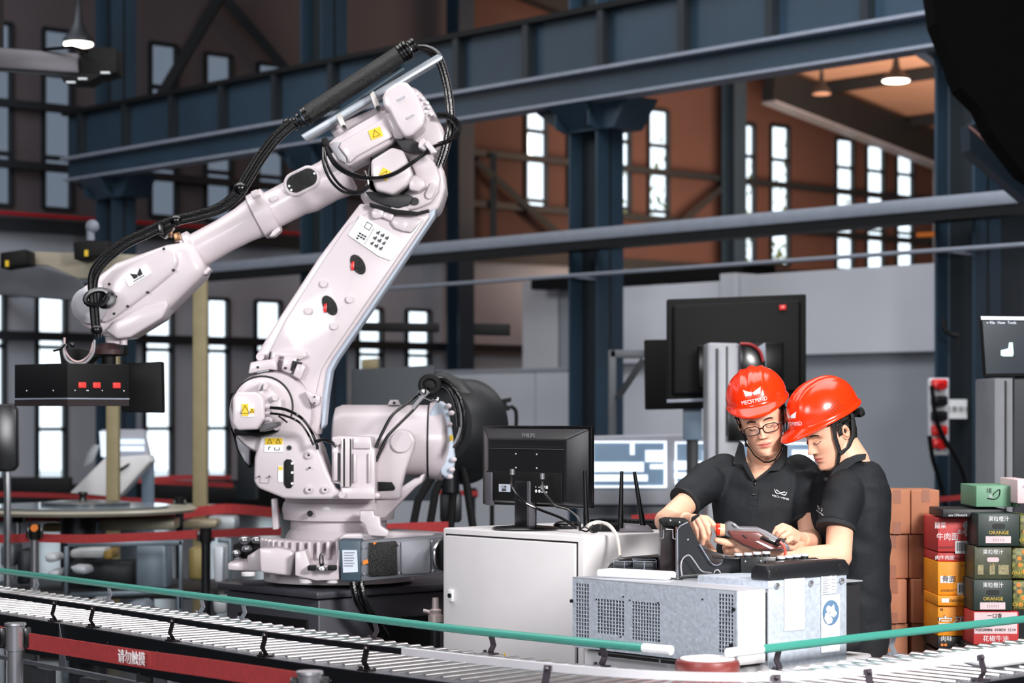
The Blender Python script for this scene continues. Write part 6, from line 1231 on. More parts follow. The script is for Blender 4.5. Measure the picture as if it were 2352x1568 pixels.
# machine table frame and clutter behind the belts
e = empty('steel_work_frame', W(300, 1380, 13.2), 'blue grey steel work frame behind the green rail at left', 'frame')
fg = mat('frame_blue_grey', (104, 116, 126), .35, .5)
for P in ([(146, 1246), (156, 1246), (156, 1375), (146, 1375)], [(410, 1240), (418, 1240), (418, 1400), (410, 1400)], [(146, 1244), (420, 1240), (420, 1252), (146, 1256)], [(160, 1362), (412, 1352), (412, 1362), (160, 1374)], [(500, 1236), (530, 1236), (530, 1362), (524, 1362), (524, 1246), (500, 1246)]):
    MB().pp(P, 13.2, .05, .004).build('frame_bar', fg, e)
for x in (150, 412): c = W(x, 1370, 13.2); MB().box(Vector((c.x, 13.22, c.z/2)), (.03, .04, c.z)).build('leg', fg, e)
random.seed(5)
clutter = [([(312, 1252), (380, 1250), (384, 1352), (312, 1348)], 13.6, (112, 126, 138), 'blue grey curved drum inside the steel work frame', 'drum'), ([(432, 1258), (468, 1256), (468, 1332), (432, 1330)], 13.4, (140, 124, 76), 'yellowish brown box between the two dark posts', 'box'),
           ([(488, 1254), (515, 1254), (512, 1338), (492, 1338)], 13.3, (206, 212, 220), 'white upright panel left of the plinth', 'panel'), ([(100, 1273), (128, 1273), (130, 1290), (104, 1292)], 13.1, (200, 205, 210), 'small silver part near the orange capped post', 'part'),
           ([(108, 1310), (136, 1310), (136, 1328), (108, 1326)], 13.1, (196, 200, 208), 'small pale block below the silver part', 'block'), ([(160, 1262), (240, 1258), (240, 1282), (160, 1282)], 13.5, (190, 194, 196), 'pale flat tray on the steel work frame', 'tray'),
           ([(236, 1264), (258, 1262), (258, 1285), (236, 1285)], 13.45, (150, 122, 62), 'small yellow brown carton on the work frame', 'carton'), ([(158, 1290), (308, 1288), (308, 1350), (158, 1354)], 13.8, (30, 34, 38), 'dark motor block inside the work frame', 'machine'),
           ([(0, 1252), (32, 1250), (34, 1300), (0, 1300)], 13.9, (92, 98, 104), 'grey machine part at the left edge under the red belt', 'machine'), ([(38, 1262), (70, 1262), (70, 1340), (38, 1342)], 13.8, (26, 30, 36), 'black machine part at the left behind the silver post', 'machine'),
           ([(224, 1194), (400, 1190), (402, 1216), (224, 1220)], 15, (166, 160, 142), 'cream tray below the round table at right', 'tray'), ([(96, 1202), (200, 1200), (200, 1220), (96, 1222)], 15.1, (120, 104, 70), 'brown board under the round table', 'board'),
           ([(418, 1196), (500, 1192), (496, 1212), (420, 1214)], 15.2, (150, 140, 118), 'cream brown bundle right of the dark post', 'bundle'), ([(476, 1185), (540, 1186), (540, 1215), (484, 1218)], 15.4, (168, 176, 182), 'pale grey plate behind the black post', 'plate'),
           ([(198, 1378), (238, 1376), (240, 1395), (200, 1396)], 12.4, (176, 182, 190), 'pale scrap sheet on the floor under the green rail', 'sheet'), ([(290, 1385), (330, 1380), (345, 1405), (300, 1412)], 12.3, (120, 132, 146), 'blue grey part on the floor behind the rollers', 'part'),
           ([(486, 1372), (520, 1374), (520, 1408), (492, 1410)], 12.2, (170, 172, 176), 'pale bag on the floor left of the plinth', 'bag'), ([(158, 1300), (170, 1318), (200, 1320), (196, 1302)], 13.1, (190, 196, 204), 'silver fitting on the dark motor block', 'fitting')]
for P, Z, c_, lab, cat in clutter:
    m = mat('clutter_%02d%02d%02d' % c_, c_, .4, .2, var=.1, scale=6)
    o = MB().pp(P, Z, .25, .02, 2).build(cat.replace(' ', '_') if cat != 'part' else 'machine_part', m); tag(o, lab, cat)
e = empty('under_shelf', W(260, 1420, 13.6), 'low dark shelf carrying the machine parts behind the green rail', 'shelf')
zt = W(0, 1352, 13.6).z; xa, xb = W(-60, 0, 13.6).x, W(520, 0, 13.6).x
b = MB(); b.box(((xa+xb)/2, 14.0, zt-.03), (xb-xa, 1.0, .05), bev=.005); b.build('shelf_board', dark_steel, e)
for x in (xa+.1, (xa+xb)/2, xb-.1): MB().box((x, 13.7, zt/2), (.05, .05, zt)).build('leg', dark_steel, e)
# dark equipment silhouettes between belts at the left
simple('dark_low_wall', [(-60, 1096), (160, 1096), (160, 1132), (-60, 1132)], 26, .2, black_matte, 'dark low barrier wall at far left below the windows', 'barrier')
o = MB().pp([(360, 1110), (545, 1112), (545, 1148), (360, 1150)], 24, .3, .01).build('dark_cabinet', black_matte); tag(o, 'low black cabinet behind the belts left of the robot base', 'cabinet')
o = MB().pp([(545, 1020), (585, 1020), (585, 1148), (545, 1148)], 22, .3, .01).build('dark_cabinet', navy_dark); tag(o, 'tall dark cabinet just left of the robot shoulder', 'cabinet')
# tree outside the right windows
def tps(x, s):
    k = (x-1176)/FPX; o_ = W0+N*s; return (k*o_.y-o_.x)/(V.x-k*V.y)
for tx_, tl_ in ((1758, 'sunlit leafy tree outside the tall windows right of the slim column'), (1500, 'sunlit leafy tree outside the window right of the central column')):
    tt = tps(tx_, -5); tr = empty('outdoor_tree', HV(tt, -5, 0), tl_, 'tree'); b = MB(); rr = random.Random(tx_); c0_ = HV(tt, -5, 5.2)
    for k in range(850):
        p = c0_+V*rr.gauss(0, .75)+N*rr.gauss(0, .7)+ZUP*rr.gauss(0, 1.1); s_ = rr.uniform(.06, .13)
        R_ = Euler((rr.random()*6, rr.random()*6, rr.random()*6)).to_matrix()
        b.bm.faces.new([b.bm.verts.new(p+R_ @ Vector(q)*s_) for q in ((-1, 0, 0), (0, -.5, 0), (1, 0, 0), (0, .5, 0))])
    o = b.build('foliage', mat('leaf_yellow_green', (140, 136, 48), .5, var=.4, scale=3), tr, smooth=False); o['kind'] = 'stuff'
    b = MB(); b.cyl(HV(tt, -5, 0), c0_, .16, .08, 12); b.build('trunk', mat('bark', (70, 60, 48), .8), tr)
MB().prism([HV(-30, -1, -.3), HV(30, -1, -.3), HV(30, -14, -.3), HV(-30, -14, -.3)], -ZUP*.1).build('ground_outside', mat('ground_pale', (150, 150, 146), .9), smooth=False)['kind'] = 'structure'
# ================================================================ people
SKIN = lin((228, 176, 148)); LIP = lin((196, 108, 98))
HEADT = [(-.126, .018, .050, .0), (-.120, .032, .074, .02), (-.108, .044, .087, .045), (-.088, .0535, .0895, .062), (-.06, .061, .090, .076), (-.03, .068, .091, .087), (0, .072, .090, .093),
         (.03, .0755, .093, .096), (.06, .0755, .091, .096), (.09, .066, .078, .085), (.11, .046, .052, .06), (.122, .012, .014, .016)]
def hdim(z):
    for a, b in zip(HEADT, HEADT[1:]):
        if z <= b[0]:
            t = (z-a[0])/(b[0]-a[0]); t = max(0, min(1, t)); return [a[k]+(b[k]-a[k])*t for k in (1, 2, 3)]
    return HEADT[-1][1:]
def E(v, c, s): return math.exp(-((v-c)/s)**2)
def feat(x, z):
    ax_ = abs(x); s = 0
    if -.050 < z < .02: s = .004+.020*max(0, min(1, (.012-z)/.05)); s *= (1 if z > -.038 else max(0, 1-(-.038-z)/.009)); s *= max(0, min(1, (.02-z)/.01))
    d = s*math.exp(-(x/(.0075+.006*max(0, min(1, (.01-z)/.05))))**2)
    d += .0085*E(ax_, .0125, .006)*E(z, -.036, .0075)
    d += -.0125*E(ax_, .031, .016)*E(z, .005, .010)+.0075*E(ax_, .031, .0125)*E(z, -.003, .0085)+.003*E(ax_, .03, .02)*E(z, .024, .008)
    d += .0062*E(x, 0, .021)*E(z, -.062, .005)+.0068*E(x, 0, .017)*E(z, -.073, .006)-.0045*E(x, 0, .023)*E(z, -.0675, .0022)-.003*E(x, 0, .02)*E(z, -.084, .005)
    d += .006*E(x, 0, .02)*E(z, -.102, .013)+.003*E(ax_, .042, .018)*E(z, -.03, .02)
    return d
def hpt(a, z, grow=0):
    w, f, b = hdim(z); sn, cs = math.sin(a), math.cos(a); x = w*sn
    if cs >= 0: y = f*abs(cs)**.82+feat(x, z)*min(1, cs*2.2)
    else: y = -b*abs(cs)**.95
    return Vector((x*(1+grow/.075), y*(1+grow/.09), z*(1+grow/.12)))
def fy(x, z):
    w, f, b = hdim(z); sn = max(-1, min(1, x/w)); cs = math.sqrt(max(0, 1-sn*sn)); return f*cs**.82+feat(x, z)*min(1, cs*2.2)
ANG = []
NA, NZ = 168, 130
for k in range(NA):
    t = -PI+2*PI*k/NA; ANG.append(t-.52*math.sin(t))
ZL = [-.126+(.248)*k/NZ for k in range(NZ+1)]
def add_head(bm, M, lay):
    rings = []
    for z in ZL:
        R = []
        for a in ANG:
            p = hpt(a, z); v = bm.verts.new(M @ p)
            lp = math.exp(-(p.x/.024)**4-((z+.0675)/(.0115*(1-.35*min(1, abs(p.x)/.024))))**4) if p.y > .05 else 0
            ck = .25*E(abs(p.x), .042, .02)*E(z, -.035, .02) if p.y > 0 else 0
            c = [SKIN[i]*(1-lp)+LIP[i]*lp for i in range(3)]; c = [c[0], c[1]*(1-ck*.5), c[2]*(1-ck*.5)]
            v[lay] = (*c, 1); R.append(v)
        rings.append(R)
    for A, B in zip(rings, rings[1:]):
        for k in range(NA): bm.faces.new((A[k], A[(k+1) % NA], B[(k+1) % NA], B[k]))
    bm.faces.new(rings[0][::-1]); bm.faces.new(rings[-1])
    for sx in (-1, 1):   # ears
        n = 20; R2 = []
        for i in range(9):
            u = i/8; rr = math.sin(PI*min(1, u*.5+.5)*.999) if u < 1 else 0
            ring = []
            for k in range(n):
                t = 2*PI*k/n; ey = .017*math.cos(t)*(1-.25*math.sin(t) if False else 1); ez = .031*math.sin(t)*(1.0)
                rad = 1-u; ht = .012*(math.sin(PI*min(1, (1-u)*1.25+.0))**.6 if u < .99 else 0)-(.004 if u > .7 else 0)
                p = Vector((sx*(.071+.35*.0+ht+.006*(.5-math.cos(t)*.5)), -.012+ey*(.25+.75*rad)-.0*u, -.004+ez*(.15+.85*rad)))
                v = bm.verts.new(M @ p); v[lay] = (SKIN[0], SKIN[1]*.9, SKIN[2]*.88, 1); ring.append(v)
            R2.append(ring)
        for A, B in zip(R2, R2[1:]):
            for k in range(n): bm.faces.new((A[k], A[(k+1) % n], B[(k+1) % n], B[k]))
        bm.faces.new(R2[-1])
def blob(prims, vox, smooth=6, fac=.5):
    b = MB()
    for p in prims:
        k = p[0]
        if k == 'c':
            _, p0, r0, p1, r1 = p; p0 = Vector(p0); p1 = Vector(p1); b.ball(p0, r0, seg=20); b.ball(p1, r1, seg=20); b.cyl(p0, p1, r0, r1, 20)
        elif k == 'k': b.cyl(p[1], p[3], p[2], p[4], 28)
        elif k == 'e': b.ball(p[1], 1, p[2], 28, p[3] if len(p) > 3 else None)
        elif k == 'l':
            _, rings, ang = p; R = Matrix.Rotation(ang, 3, 'Z'); L = []
            for c, rx, ry in rings:
                L.append([b.bm.verts.new(c+R @ Vector((rx*math.copysign(abs(math.cos(t))**.85, math.cos(t)), ry*math.copysign(abs(math.sin(t))**.9, math.sin(t)), 0))) for t in [2*PI*q/36 for q in range(36)]])
            fs = []
            for A, B in zip(L, L[1:]):
                for q in range(36): fs.append(b.bm.faces.new((A[q], A[(q+1) % 36], B[(q+1) % 36], B[q])))
            fs.append(b.bm.faces.new(L[0][::-1])); fs.append(b.bm.faces.new(L[-1])); bmesh.ops.recalc_face_normals(b.bm, faces=fs)
    me = bpy.data.meshes.new('blob'); b.bm.to_mesh(me); b.bm.free()
    o = bpy.data.objects.new('blob', me); COL.objects.link(o)
    m = o.modifiers.new('r', 'REMESH'); m.mode = 'VOXEL'; m.voxel_size = vox
    if smooth: s = o.modifiers.new('s', 'SMOOTH'); s.iterations = smooth; s.factor = fac
    dg = bpy.context.evaluated_depsgraph_get(); dg.update(); r = bpy.data.meshes.new_from_object(o.evaluated_get(dg)); bpy.data.objects.remove(o); bpy.data.meshes.remove(me); return r
def add_mesh(bm, me, lay, col):
    n = len(bm.verts); bm.from_mesh(me); bm.verts.ensure_lookup_table()
    for v in bm.verts[n:]: v[lay] = (*col, 1)
def chain(pts, r0, r1, out):
    P = [W(*p) for p in pts]
    for i, (a, b) in enumerate(zip(P, P[1:])):
        n = len(P)-1; out.append(('c', a, r0+(r1-r0)*i/n, b, r0+(r1-r0)*(i+1)/n))
def helmet(pe, M, H0=.05, HH=.133, name='safety_helmet'):
    h = bpy.data.objects.new(name, None); COL.objects.link(h); h.parent = pe; h.matrix_parent_inverse = absmat(pe).inverted(); h.location = M @ Vector((0, 0, .1)); h['label'] = 'glossy red safety helmet with white logo'
    b = MB(); n = 96; RX, RY = .107, .137; rings = []
    def row(f): rings.append([b.bm.verts.new(M @ f(2*PI*k/n)) for k in range(n)])
    def rad(a, s): return Vector((math.sin(a)*RX*s, math.cos(a)*RY*s-.004, 0))
    pk = lambda a: max(0, math.cos(a))**2.2
    row(lambda a: rad(a, .97)+Vector((0, 0, H0-.002)))
    row(lambda a: rad(a, 1.045)+Vector((0, .048*pk(a), H0-.006-.013*pk(a))))
    row(lambda a: rad(a, 1.06)+Vector((0, .050*pk(a), H0-.002-.013*pk(a))))
    row(lambda a: rad(a, 1.045)+Vector((0, .046*pk(a), H0+.003-.010*pk(a))))
    row(lambda a: rad(a, 1.005)+Vector((0, .006*pk(a), H0+.007)))
    for s in range(1, 27):
        t = s/26; z = math.sin(t*PI/2)*.999; r = max(.0, 1-z**2.3)**(1/2.15)
        def f(a, z=z, r=r):
            p = rad(a, r); top = min(1, z*1.3); q = p.x
            g = (.0045*math.exp(-(q/.011)**4)+.0035*math.exp(-((abs(q)-.036)/.007)**4))*(min(1, max(0, (z-.25)*2.5)))
            lat = .0035*max(0, abs(math.sin(a))-.5)*math.sin(min(1, z*2)*PI)*1.2 if z < .5 else 0
            return p*(1+lat*6)+Vector((0, 0, H0+.007+HH*z+g))+p.normalized()*g*.6 if p.length > 1e-5 else p+Vector((0, 0, H0+.007+HH*z+g))
        row(f)
    for A, B in zip(rings, rings[1:]):
        for k in range(n): b.bm.faces.new((A[k], A[(k+1) % n], B[(k+1) % n], B[k]))
    b.bm.faces.new(rings[0][::-1]); b.bm.faces.new(rings[-1]); bmesh.ops.recalc_face_normals(b.bm, faces=b.bm.faces[:])
    tree = BVHTree.FromBMesh(b.bm)
    sh = b.build('helmet_shell', helmet_red, h, sharp=60)
    # printed logo projected on the shell front
    bm = bmesh.new(); me = textmesh('MECH MIND', .0165, .0002); me.transform(Matrix.Translation((0, -.019, 0)) @ Matrix.Diagonal((1.0, .95, 1, 1))); bm.from_mesh(me)
    for P in WING+[[(-.6, -.72), (.6, -.72), (.6, -.68), (-.6, -.68)]]:
        vs = [bm.verts.new((x*.062, y*.026+.004, 0)) for x, y in P]; bm.faces.new(vs)
    bmesh.ops.triangulate(bm, faces=bm.faces[:]); bmesh.ops.subdivide_edges(bm, edges=[e for e in bm.edges if e.calc_length() > .008], cuts=3, use_grid_fill=False)
    M3 = M.to_3x3(); rm_ = []
    for v in bm.verts:
        o_ = M @ Vector((-v.co.x, .3, H0+.075+v.co.y*1.3)); hit = tree.ray_cast(o_, M3 @ Vector((0, -1, -.12)))
        v.co = (hit[0]+hit[1]*(.0007+max(0, v.co.z)*.3)) if hit[0] else o_
    L = MB(); L.bm.free(); L.bm = bm; L.build('helmet_logo', white_ink, h, smooth=False)
    b = MB()
    for sx in (-1, 1):
        for i in range(5):
            for j in range(3):
                o_ = M @ Vector((sx*.2, -.02+i*.011+j*.004, .125+j*.011-i*.003)); hit = tree.ray_cast(o_, M3 @ Vector((-sx, 0, -.35)))
                if hit[0]: b.cyl(hit[0]-hit[1]*.001, hit[0]+hit[1]*.0008, .0021, seg=8)
    b.build('vent_holes', ink, h)
    b = MB()
    for sx in (-1, 1):
        b.tube([M @ Vector(p) for p in ((sx*.088, .025, .045), (sx*.077, .035, -.01), (sx*.069, .034, -.06), (sx*.048, .048, -.108), (sx*.02, .066, -.133), (0, .07, -.136))], .0085, 8, flat=M3 @ Vector((sx, 0, 0)))
        b.tube([M @ Vector(p) for p in ((sx*.086, -.06, .04), (sx*.083, -.035, -.03), (sx*.072, .0, -.065), (sx*.067, .032, -.07))], .008, 8, flat=M3 @ Vector((sx, 0, 0)))
        b.box(M @ Vector((sx*.071, .033, -.066)), (.008, .014, .014), M3, .002)
    b.build('chin_strap', mat('strap_black', (20, 20, 22), .7), h)
    b = MB(); b.box(M @ Vector((0, -.128, .012)), (.07, .02, .03), M3, .006); b.cyl(M @ Vector((0, -.135, .008)), M @ Vector((0, -.152, .006)), .017, seg=20)
    b.tube([M @ Vector((.084*math.sin(t), -.01-.116*math.cos(t), .026)) for t in [PI*(-.5+k/14) for k in range(15)]], .011, 6, flat=M3 @ Vector((0, 0, 1))); b.build('adjuster_knob', black_matte, h)
    return h
def hair(pe, M):
    b = MB(); idx = {}
    zs = [z for z in ZL if -.07 < z]
    for i, z in enumerate(zs):
        for k, a in enumerate(ANG):
            if abs(a) > 1.15 and (z > .035 or (abs(a) > 1.45 and z > -.012+.0*a) or (abs(a) > 1.95 and z > -.06)) or z > .062-.004*math.sin(a*9):
                g = .007+.004*math.sin(a*31+z*200)*.4; idx[i, k] = b.bm.verts.new(M @ hpt(a, z, g))
    for i in range(len(zs)-1):
        for k in range(NA):
            q = [(i, k), (i, (k+1) % NA), (i+1, (k+1) % NA), (i+1, k)]
            if all(t in idx for t in q): b.bm.faces.new([idx[t] for t in q])
    return b.build('hair', hair_m, pe, sharp=80)
def person(label, O, fwd, pitch, roll, torso, tang, skin_p, shirt_p, vpoly, trous, handsvox=.0022, loc=None, hel=(.05, .133)):
    pe = empty('person', loc, label, 'person')
    ang = math.atan2(fwd[1], fwd[0])-PI/2
    M = Matrix.Translation(O) @ Matrix.Rotation(ang, 4, 'Z') @ Matrix.Rotation(-pitch, 4, 'X') @ Matrix.Rotation(roll, 4, 'Y')
    bm = bmesh.new(); lay = bm.verts.layers.float_color.new('Col')
    nb = W(*torso[0][0]); sk = list(skin_p)
    sk.append(('c', nb, .066, M @ Vector((0, -.02, -.045)), .060)); sk.append(('l', [(W(*c), rx-.013, ry-.013) for c, rx, ry in torso[1:]], tang))
    sk.append(('e', nb-Vector((0, 0, .02)), (.085, .06, .04), Matrix.Rotation(tang, 3, 'Z')))
    add_mesh(bm, blob(sk, .0042, 8), lay, SKIN)
    add_mesh(bm, blob(handsvox[0], .0019, 4), lay, SKIN)
    add_head(bm, M, lay)
    me = bpy.data.meshes.new('body'); bm.to_mesh(me); bm.free(); link('body', me, skin, pe, sharp=180)
    # shirt
    me = blob([('l', [(W(*c), rx, ry) for c, rx, ry in torso[1:]], tang)]+shirt_p, .006, 5)
    b = MB(); b.bm.from_mesh(me)
    rr = random.Random(4)
    for v in b.bm.verts:   # soft cloth folds
        p = v.co; f = math.sin(p.x*38+p.z*21+math.sin(p.z*33)*1.3)*math.sin(p.z*17-p.x*12+p.y*20); v.co = p+v.normal*(.004*f)
    if vpoly:
        cp = Vector((0, 0, CH)); 
        def q(p): Z = p.y; return (1176+p.x*FPX/Z, HZ-(p.z-CH)*FPX/Z)
        for (x0, y0), (x1, y1) in zip(vpoly, vpoly[1:]+vpoly[:1]):
            n = (W(x0, y0, 7)-cp).cross(W(x1, y1, 7)-cp).normalized()
            bmesh.ops.bisect_plane(b.bm, geom=b.bm.verts[:]+b.bm.edges[:]+b.bm.faces[:], plane_co=cp, plane_no=n)
        def inside(x, y):
            c = False
            for (x0, y0), (x1, y1) in zip(vpoly, vpoly[1:]+vpoly[:1]):
                if (y0 > y) != (y1 > y) and x < (x1-x0)*(y-y0)/(y1-y0)+x0: c = not c
            return c
        kill = [f for f in b.bm.faces if f.calc_center_median().y < W(*torso[2][0]).y and inside(*q(f.calc_center_median()))]
        bmesh.ops.delete(b.bm, geom=kill, context='FACES')
    tree = BVHTree.FromBMesh(b.bm)
    s_ = b.build('polo_shirt', shirt_black, pe, sharp=60)
    tm = blob(trous, .009, 8); link('trousers', tm, trouser, pe, sharp=180)
    for f_ in trous:
        if f_[0] == 'c' and min(f_[1][2], f_[3][2]) < .2:
            p = Vector(f_[3]); b = MB(); d = Vector((fwd[0], fwd[1], 0)).normalized(); b.ball(Vector((p.x, p.y, .045))+d*.06, .05, (1, 2.5, .85), 20, Matrix.Rotation(ang, 3, 'Z')); bmesh.ops.bisect_plane(b.bm, geom=b.bm.verts[:]+b.bm.edges[:]+b.bm.faces[:], plane_co=(0, 0, .004), plane_no=(0, 0, -1), clear_outer=True); b.build('shoe', black_matte, pe)
    # eyebrows and lashes
    b = MB()
    for sx in (-1, 1):
        pts = [Vector((sx*x, fy(x, z)+.0006, z)) for x, z in ((.013, .0195), (.021, .0225), (.031, .024), (.040, .0225), (.047, .0175))]
        b.tube([M @ p for p in smoothpath(pts, 4)], [.0032*(.6+.4*math.sin(PI*k/16)) for k in range(17)], 6, flat=M.to_3x3() @ Vector((0, 1, 0)))
    b.build('eyebrows', hair_m, pe)
    b = MB()
    for sx in (-1, 1):
        pts = [Vector((sx*x, fy(x, z)+.0005, z)) for x, z in ((.0175, -.004), (.024, -.0075), (.031, -.009), (.038, -.0075), (.0445, -.003))]
        b.tube([M @ p for p in smoothpath(pts, 4)], .0011, 6)
    b.build('eyelashes', hair_m, pe)
    b = MB()
    for sx in (-1, 1): b.ball(M @ Vector((sx*.0075, fy(.0075, -.042)-.001, -.0425)), .0028, (1, 1, .6), 8)
    b.tube([M @ Vector((x, fy(x, -.0675)+.0002, -.0675+abs(x)*.05)) for x in [-.022+.0044*k for k in range(11)]], .0008, 6); b.build('mouth_line', mat('mouth_dark', (90, 40, 38), .6), pe)
    hair(pe, M); helmet(pe, M, *hel)
    return pe, M, tree
def shirtlogo(pe, tree, x, y, w, slope=0, name='shirt_logo', sx=1):
    bm = bmesh.new(); me = textmesh('MECH MIND', .0095, .0002); me.transform(Matrix.Translation((0, -.0125, 0)) @ Matrix.Diagonal((1.15, 1, 1, 1))); bm.from_mesh(me)
    for P in [[(-.5, .6), (-.42, .05), (-.3, -.12), (0, .0), (-.02, .08), (-.28, .02), (-.36, .14)], [(.5, .6), (.42, .05), (.3, -.12), (0, .0), (.02, .08), (.28, .02), (.36, .14)], [(-.38, .42), (0, .12), (0, .2), (-.3, .5)], [(.38, .42), (0, .12), (0, .2), (.3, .5)]]:
        bm.faces.new([bm.verts.new((a*.046, c*.024, 0)) for a, c in P])
    for v in bm.verts:
        px_ = x+v.co.x*sx*650*w; py_ = y-v.co.y*650*w+slope*v.co.x*650; a = Vector((0, 0, CH)); d = (W(px_, py_, 7)-a).normalized(); h = tree.ray_cast(a, d)
        v.co = h[0]-d*(.0016+v.co.z) if h[0] else W(px_, py_, 7.6)
    L = MB(); L.bm.free(); L.bm = bm; return L.build(name, white_ink, pe, smooth=False)
def zpoly(P, zf, th=.004):
    b = MB(); b.prism([W(x, y, zf(x, y)) for x, y in P], (0, th, 0), .0012, 1); return b
# ---- left man
Zm = 7.82
arms = []
chain([(1640, 1102, 7.86), (1590, 1142, 7.76), (1530, 1196, 7.66)], .047, .040, arms); chain([(1530, 1196, 7.66), (1552, 1200, 7.55), (1576, 1193, 7.40)], .042, .027, arms)
chain([(1846, 1108, 7.85), (1856, 1170, 7.76), (1864, 1240, 7.66)], .046, .042, arms); chain([(1864, 1240, 7.66), (1858, 1246, 7.5), (1843, 1240, 7.37)], .042, .028, arms)
hd = []
KN = [(1622, 1190, 7.27), (1613, 1191, 7.26), (1604, 1195, 7.26), (1596, 1201, 7.27)]
for k in KN: chain([(1576, 1193, 7.40), (1592, 1190, 7.33), k], .021, .0105, hd)
chain([(1622, 1190, 7.27), (1634, 1199, 7.24), (1642, 1209, 7.22), (1645, 1218, 7.21)], .0108, .008, hd)
chain([(1613, 1191, 7.26), (1624, 1208, 7.23), (1629, 1224, 7.22), (1627, 1237, 7.23)], .0108, .0082, hd)
chain([(1604, 1195, 7.26), (1613, 1216, 7.23), (1617, 1234, 7.22), (1614, 1248, 7.23)], .0105, .008, hd)
chain([(1596, 1201, 7.27), (1602, 1218, 7.24), (1605, 1232, 7.24), (1602, 1242, 7.25)], .0098, .0075, hd)
chain([(1590, 1202, 7.36), (1606, 1226, 7.32), (1622, 1246, 7.28), (1640, 1266, 7.26)], .016, .0095, hd)
for k in ((1814, 1214, 7.26), (1818, 1222, 7.25), (1824, 1231, 7.25), (1829, 1240, 7.25)): chain([(1845, 1240, 7.37), (1832, 1230, 7.31), k], .022, .0105, hd)
chain([(1814, 1214, 7.26), (1798, 1207, 7.25), (1785, 1213, 7.25), (1778, 1226, 7.25)], .0108, .0082, hd)
chain([(1818, 1222, 7.25), (1804, 1214, 7.24), (1790, 1222, 7.23), (1785, 1234, 7.24)], .0108, .0082, hd)
chain([(1824, 1231, 7.25), (1812, 1224, 7.22), (1798, 1232, 7.21), (1791, 1240, 7.22)], .0105, .008, hd)
chain([(1829, 1240, 7.25), (1818, 1236, 7.22), (1808, 1243, 7.21), (1802, 1249, 7.22)], .0098, .0075, hd)
chain([(1838, 1248, 7.34), (1818, 1256, 7.28), (1802, 1254, 7.25), (1790, 1248, 7.24)], .015, .0088, hd)
tor = [((1756, 1062, 7.86),), ((1752, 1052, 7.86), .075, .06), ((1750, 1062, 7.86), .125, .075), ((1748, 1078, 7.86), .165, .098), ((1748, 1105, 7.86), .182, .115), ((1750, 1160, 7.85), .180, .122), ((1752, 1230, 7.85), .17, .122), ((1752, 1320, 7.86), .165, .122), ((1752, 1400, 7.86), .172, .128), ((1752, 1432, 7.86), .175, .13)]
sh = [('c', W(1662, 1090, 7.86), .078, W(1632, 1100, 7.84), .07), ('k', W(1632, 1098, 7.83), .073, W(1571, 1154, 7.745), .062), ('c', W(1835, 1092, 7.85), .078, W(1850, 1104, 7.83), .068), ('k', W(1850, 1098, 7.82), .071, W(1856, 1204, 7.74), .062)]
def legs(cx, Z, ang, fw):
    R = Matrix.Rotation(ang, 3, 'Z'); c = W(cx, 950, Z); c.z = 0; o = []
    o.append(('l', [(c+ZUP*.78, .16, .11), (c+ZUP*.86, .168, .125), (c+ZUP*.98, .16, .118), (c+ZUP*1.0, .155, .112)], ang))
    for s in (-1, 1):
        h = c+R @ Vector((s*.085, 0, 0)); o.append(('c', h+ZUP*.82, .088, h+ZUP*.47+R @ Vector((s*.01, .01, 0)), .06)); o.append(('c', h+ZUP*.47+R @ Vector((s*.01, .01, 0)), .062, h+ZUP*.09+R @ Vector((s*.015, -.01, 0)), .05))
    return o
a1 = math.atan2(-1, -.10)-PI/2
p1, M1, t1_ = person('left man in red safety helmet, glasses and black polo shirt pointing at the pendant', W(1750, 966, 7.73), (-.15, -.99), math.radians(13), math.radians(12), tor, a1, arms, sh,
    [(1708, 1022), (1714, 1058), (1735, 1101), (1772, 1072), (1797, 1040), (1799, 1020)], legs(1752, 7.86, a1, None), (hd,), loc=W(1752, 950, 7.86)-ZUP*1.6, hel=(.073, .114))
shirtlogo(p1, t1_, 1793, 1134, 1.0, .25)
zf = lambda x, y: 7.775-max(0, (y-1022))/80*.055+((x-1752)/60)**2*.035
for P, lab in (([(1699, 1012), (1708, 1020), (1714, 1058), (1735, 1101), (1722, 1096), (1705, 1066), (1683, 1067), (1690, 1040)], 1), ([(1799, 1019), (1809, 1024), (1808, 1056), (1791, 1080), (1768, 1082), (1740, 1104), (1735, 1101), (1772, 1072), (1797, 1040)], 2)):
    zpoly(P, zf, .008).build('collar', shirt_edge, p1)
def onshirt(tree, x, y, off=.002):
    a = Vector((0, 0, CH)); d = (W(x, y, 7)-a).normalized(); h = tree.ray_cast(a, d); return (h[0]-d*off) if h[0] else W(x, y, 7.7)
b = MB(); b.tube([onshirt(t1_, x, y, .001) for x, y in ((1731, 1104), (1727, 1120), (1722, 1140), (1718, 1156), (1728, 1160), (1740, 1161))], .0016, 6); b.tube([onshirt(t1_, x, y, .001) for x, y in ((1744, 1106), (1743, 1130), (1740, 1161))], .0012, 6); b.tube([onshirt(t1_, x, y, .001) for x, y in ((1719, 1146), (1740, 1147))], .0012, 6); b.build('placket_seam', shirt_edge, p1)
b = MB()
for x, y in ((1734, 1112), (1731, 1136)): b.lathe(onshirt(t1_, x, y, .003), YA, [(0, .0035), (.001, .005), (.003, .005)], 14)
b.build('buttons', black_gloss, p1)
def ringat(a, c, r, parent, wid=.008, name='sleeve_hem'):
    a = Vector(a); d = (Vector(c)-a).normalized(); b = MB(); b.lathe(a-d*wid*2, d, [(0, r*.96), (.002, r*1.02), (wid*2, r*1.02), (wid*2.1, r*.9)], 32); b.build(name, shirt_edge, parent)
ringat(W(1571, 1154, 7.745), W(1540, 1182, 7.7), .061, p1); ringat(W(1856, 1204, 7.74), W(1857, 1230, 7.72), .061, p1)
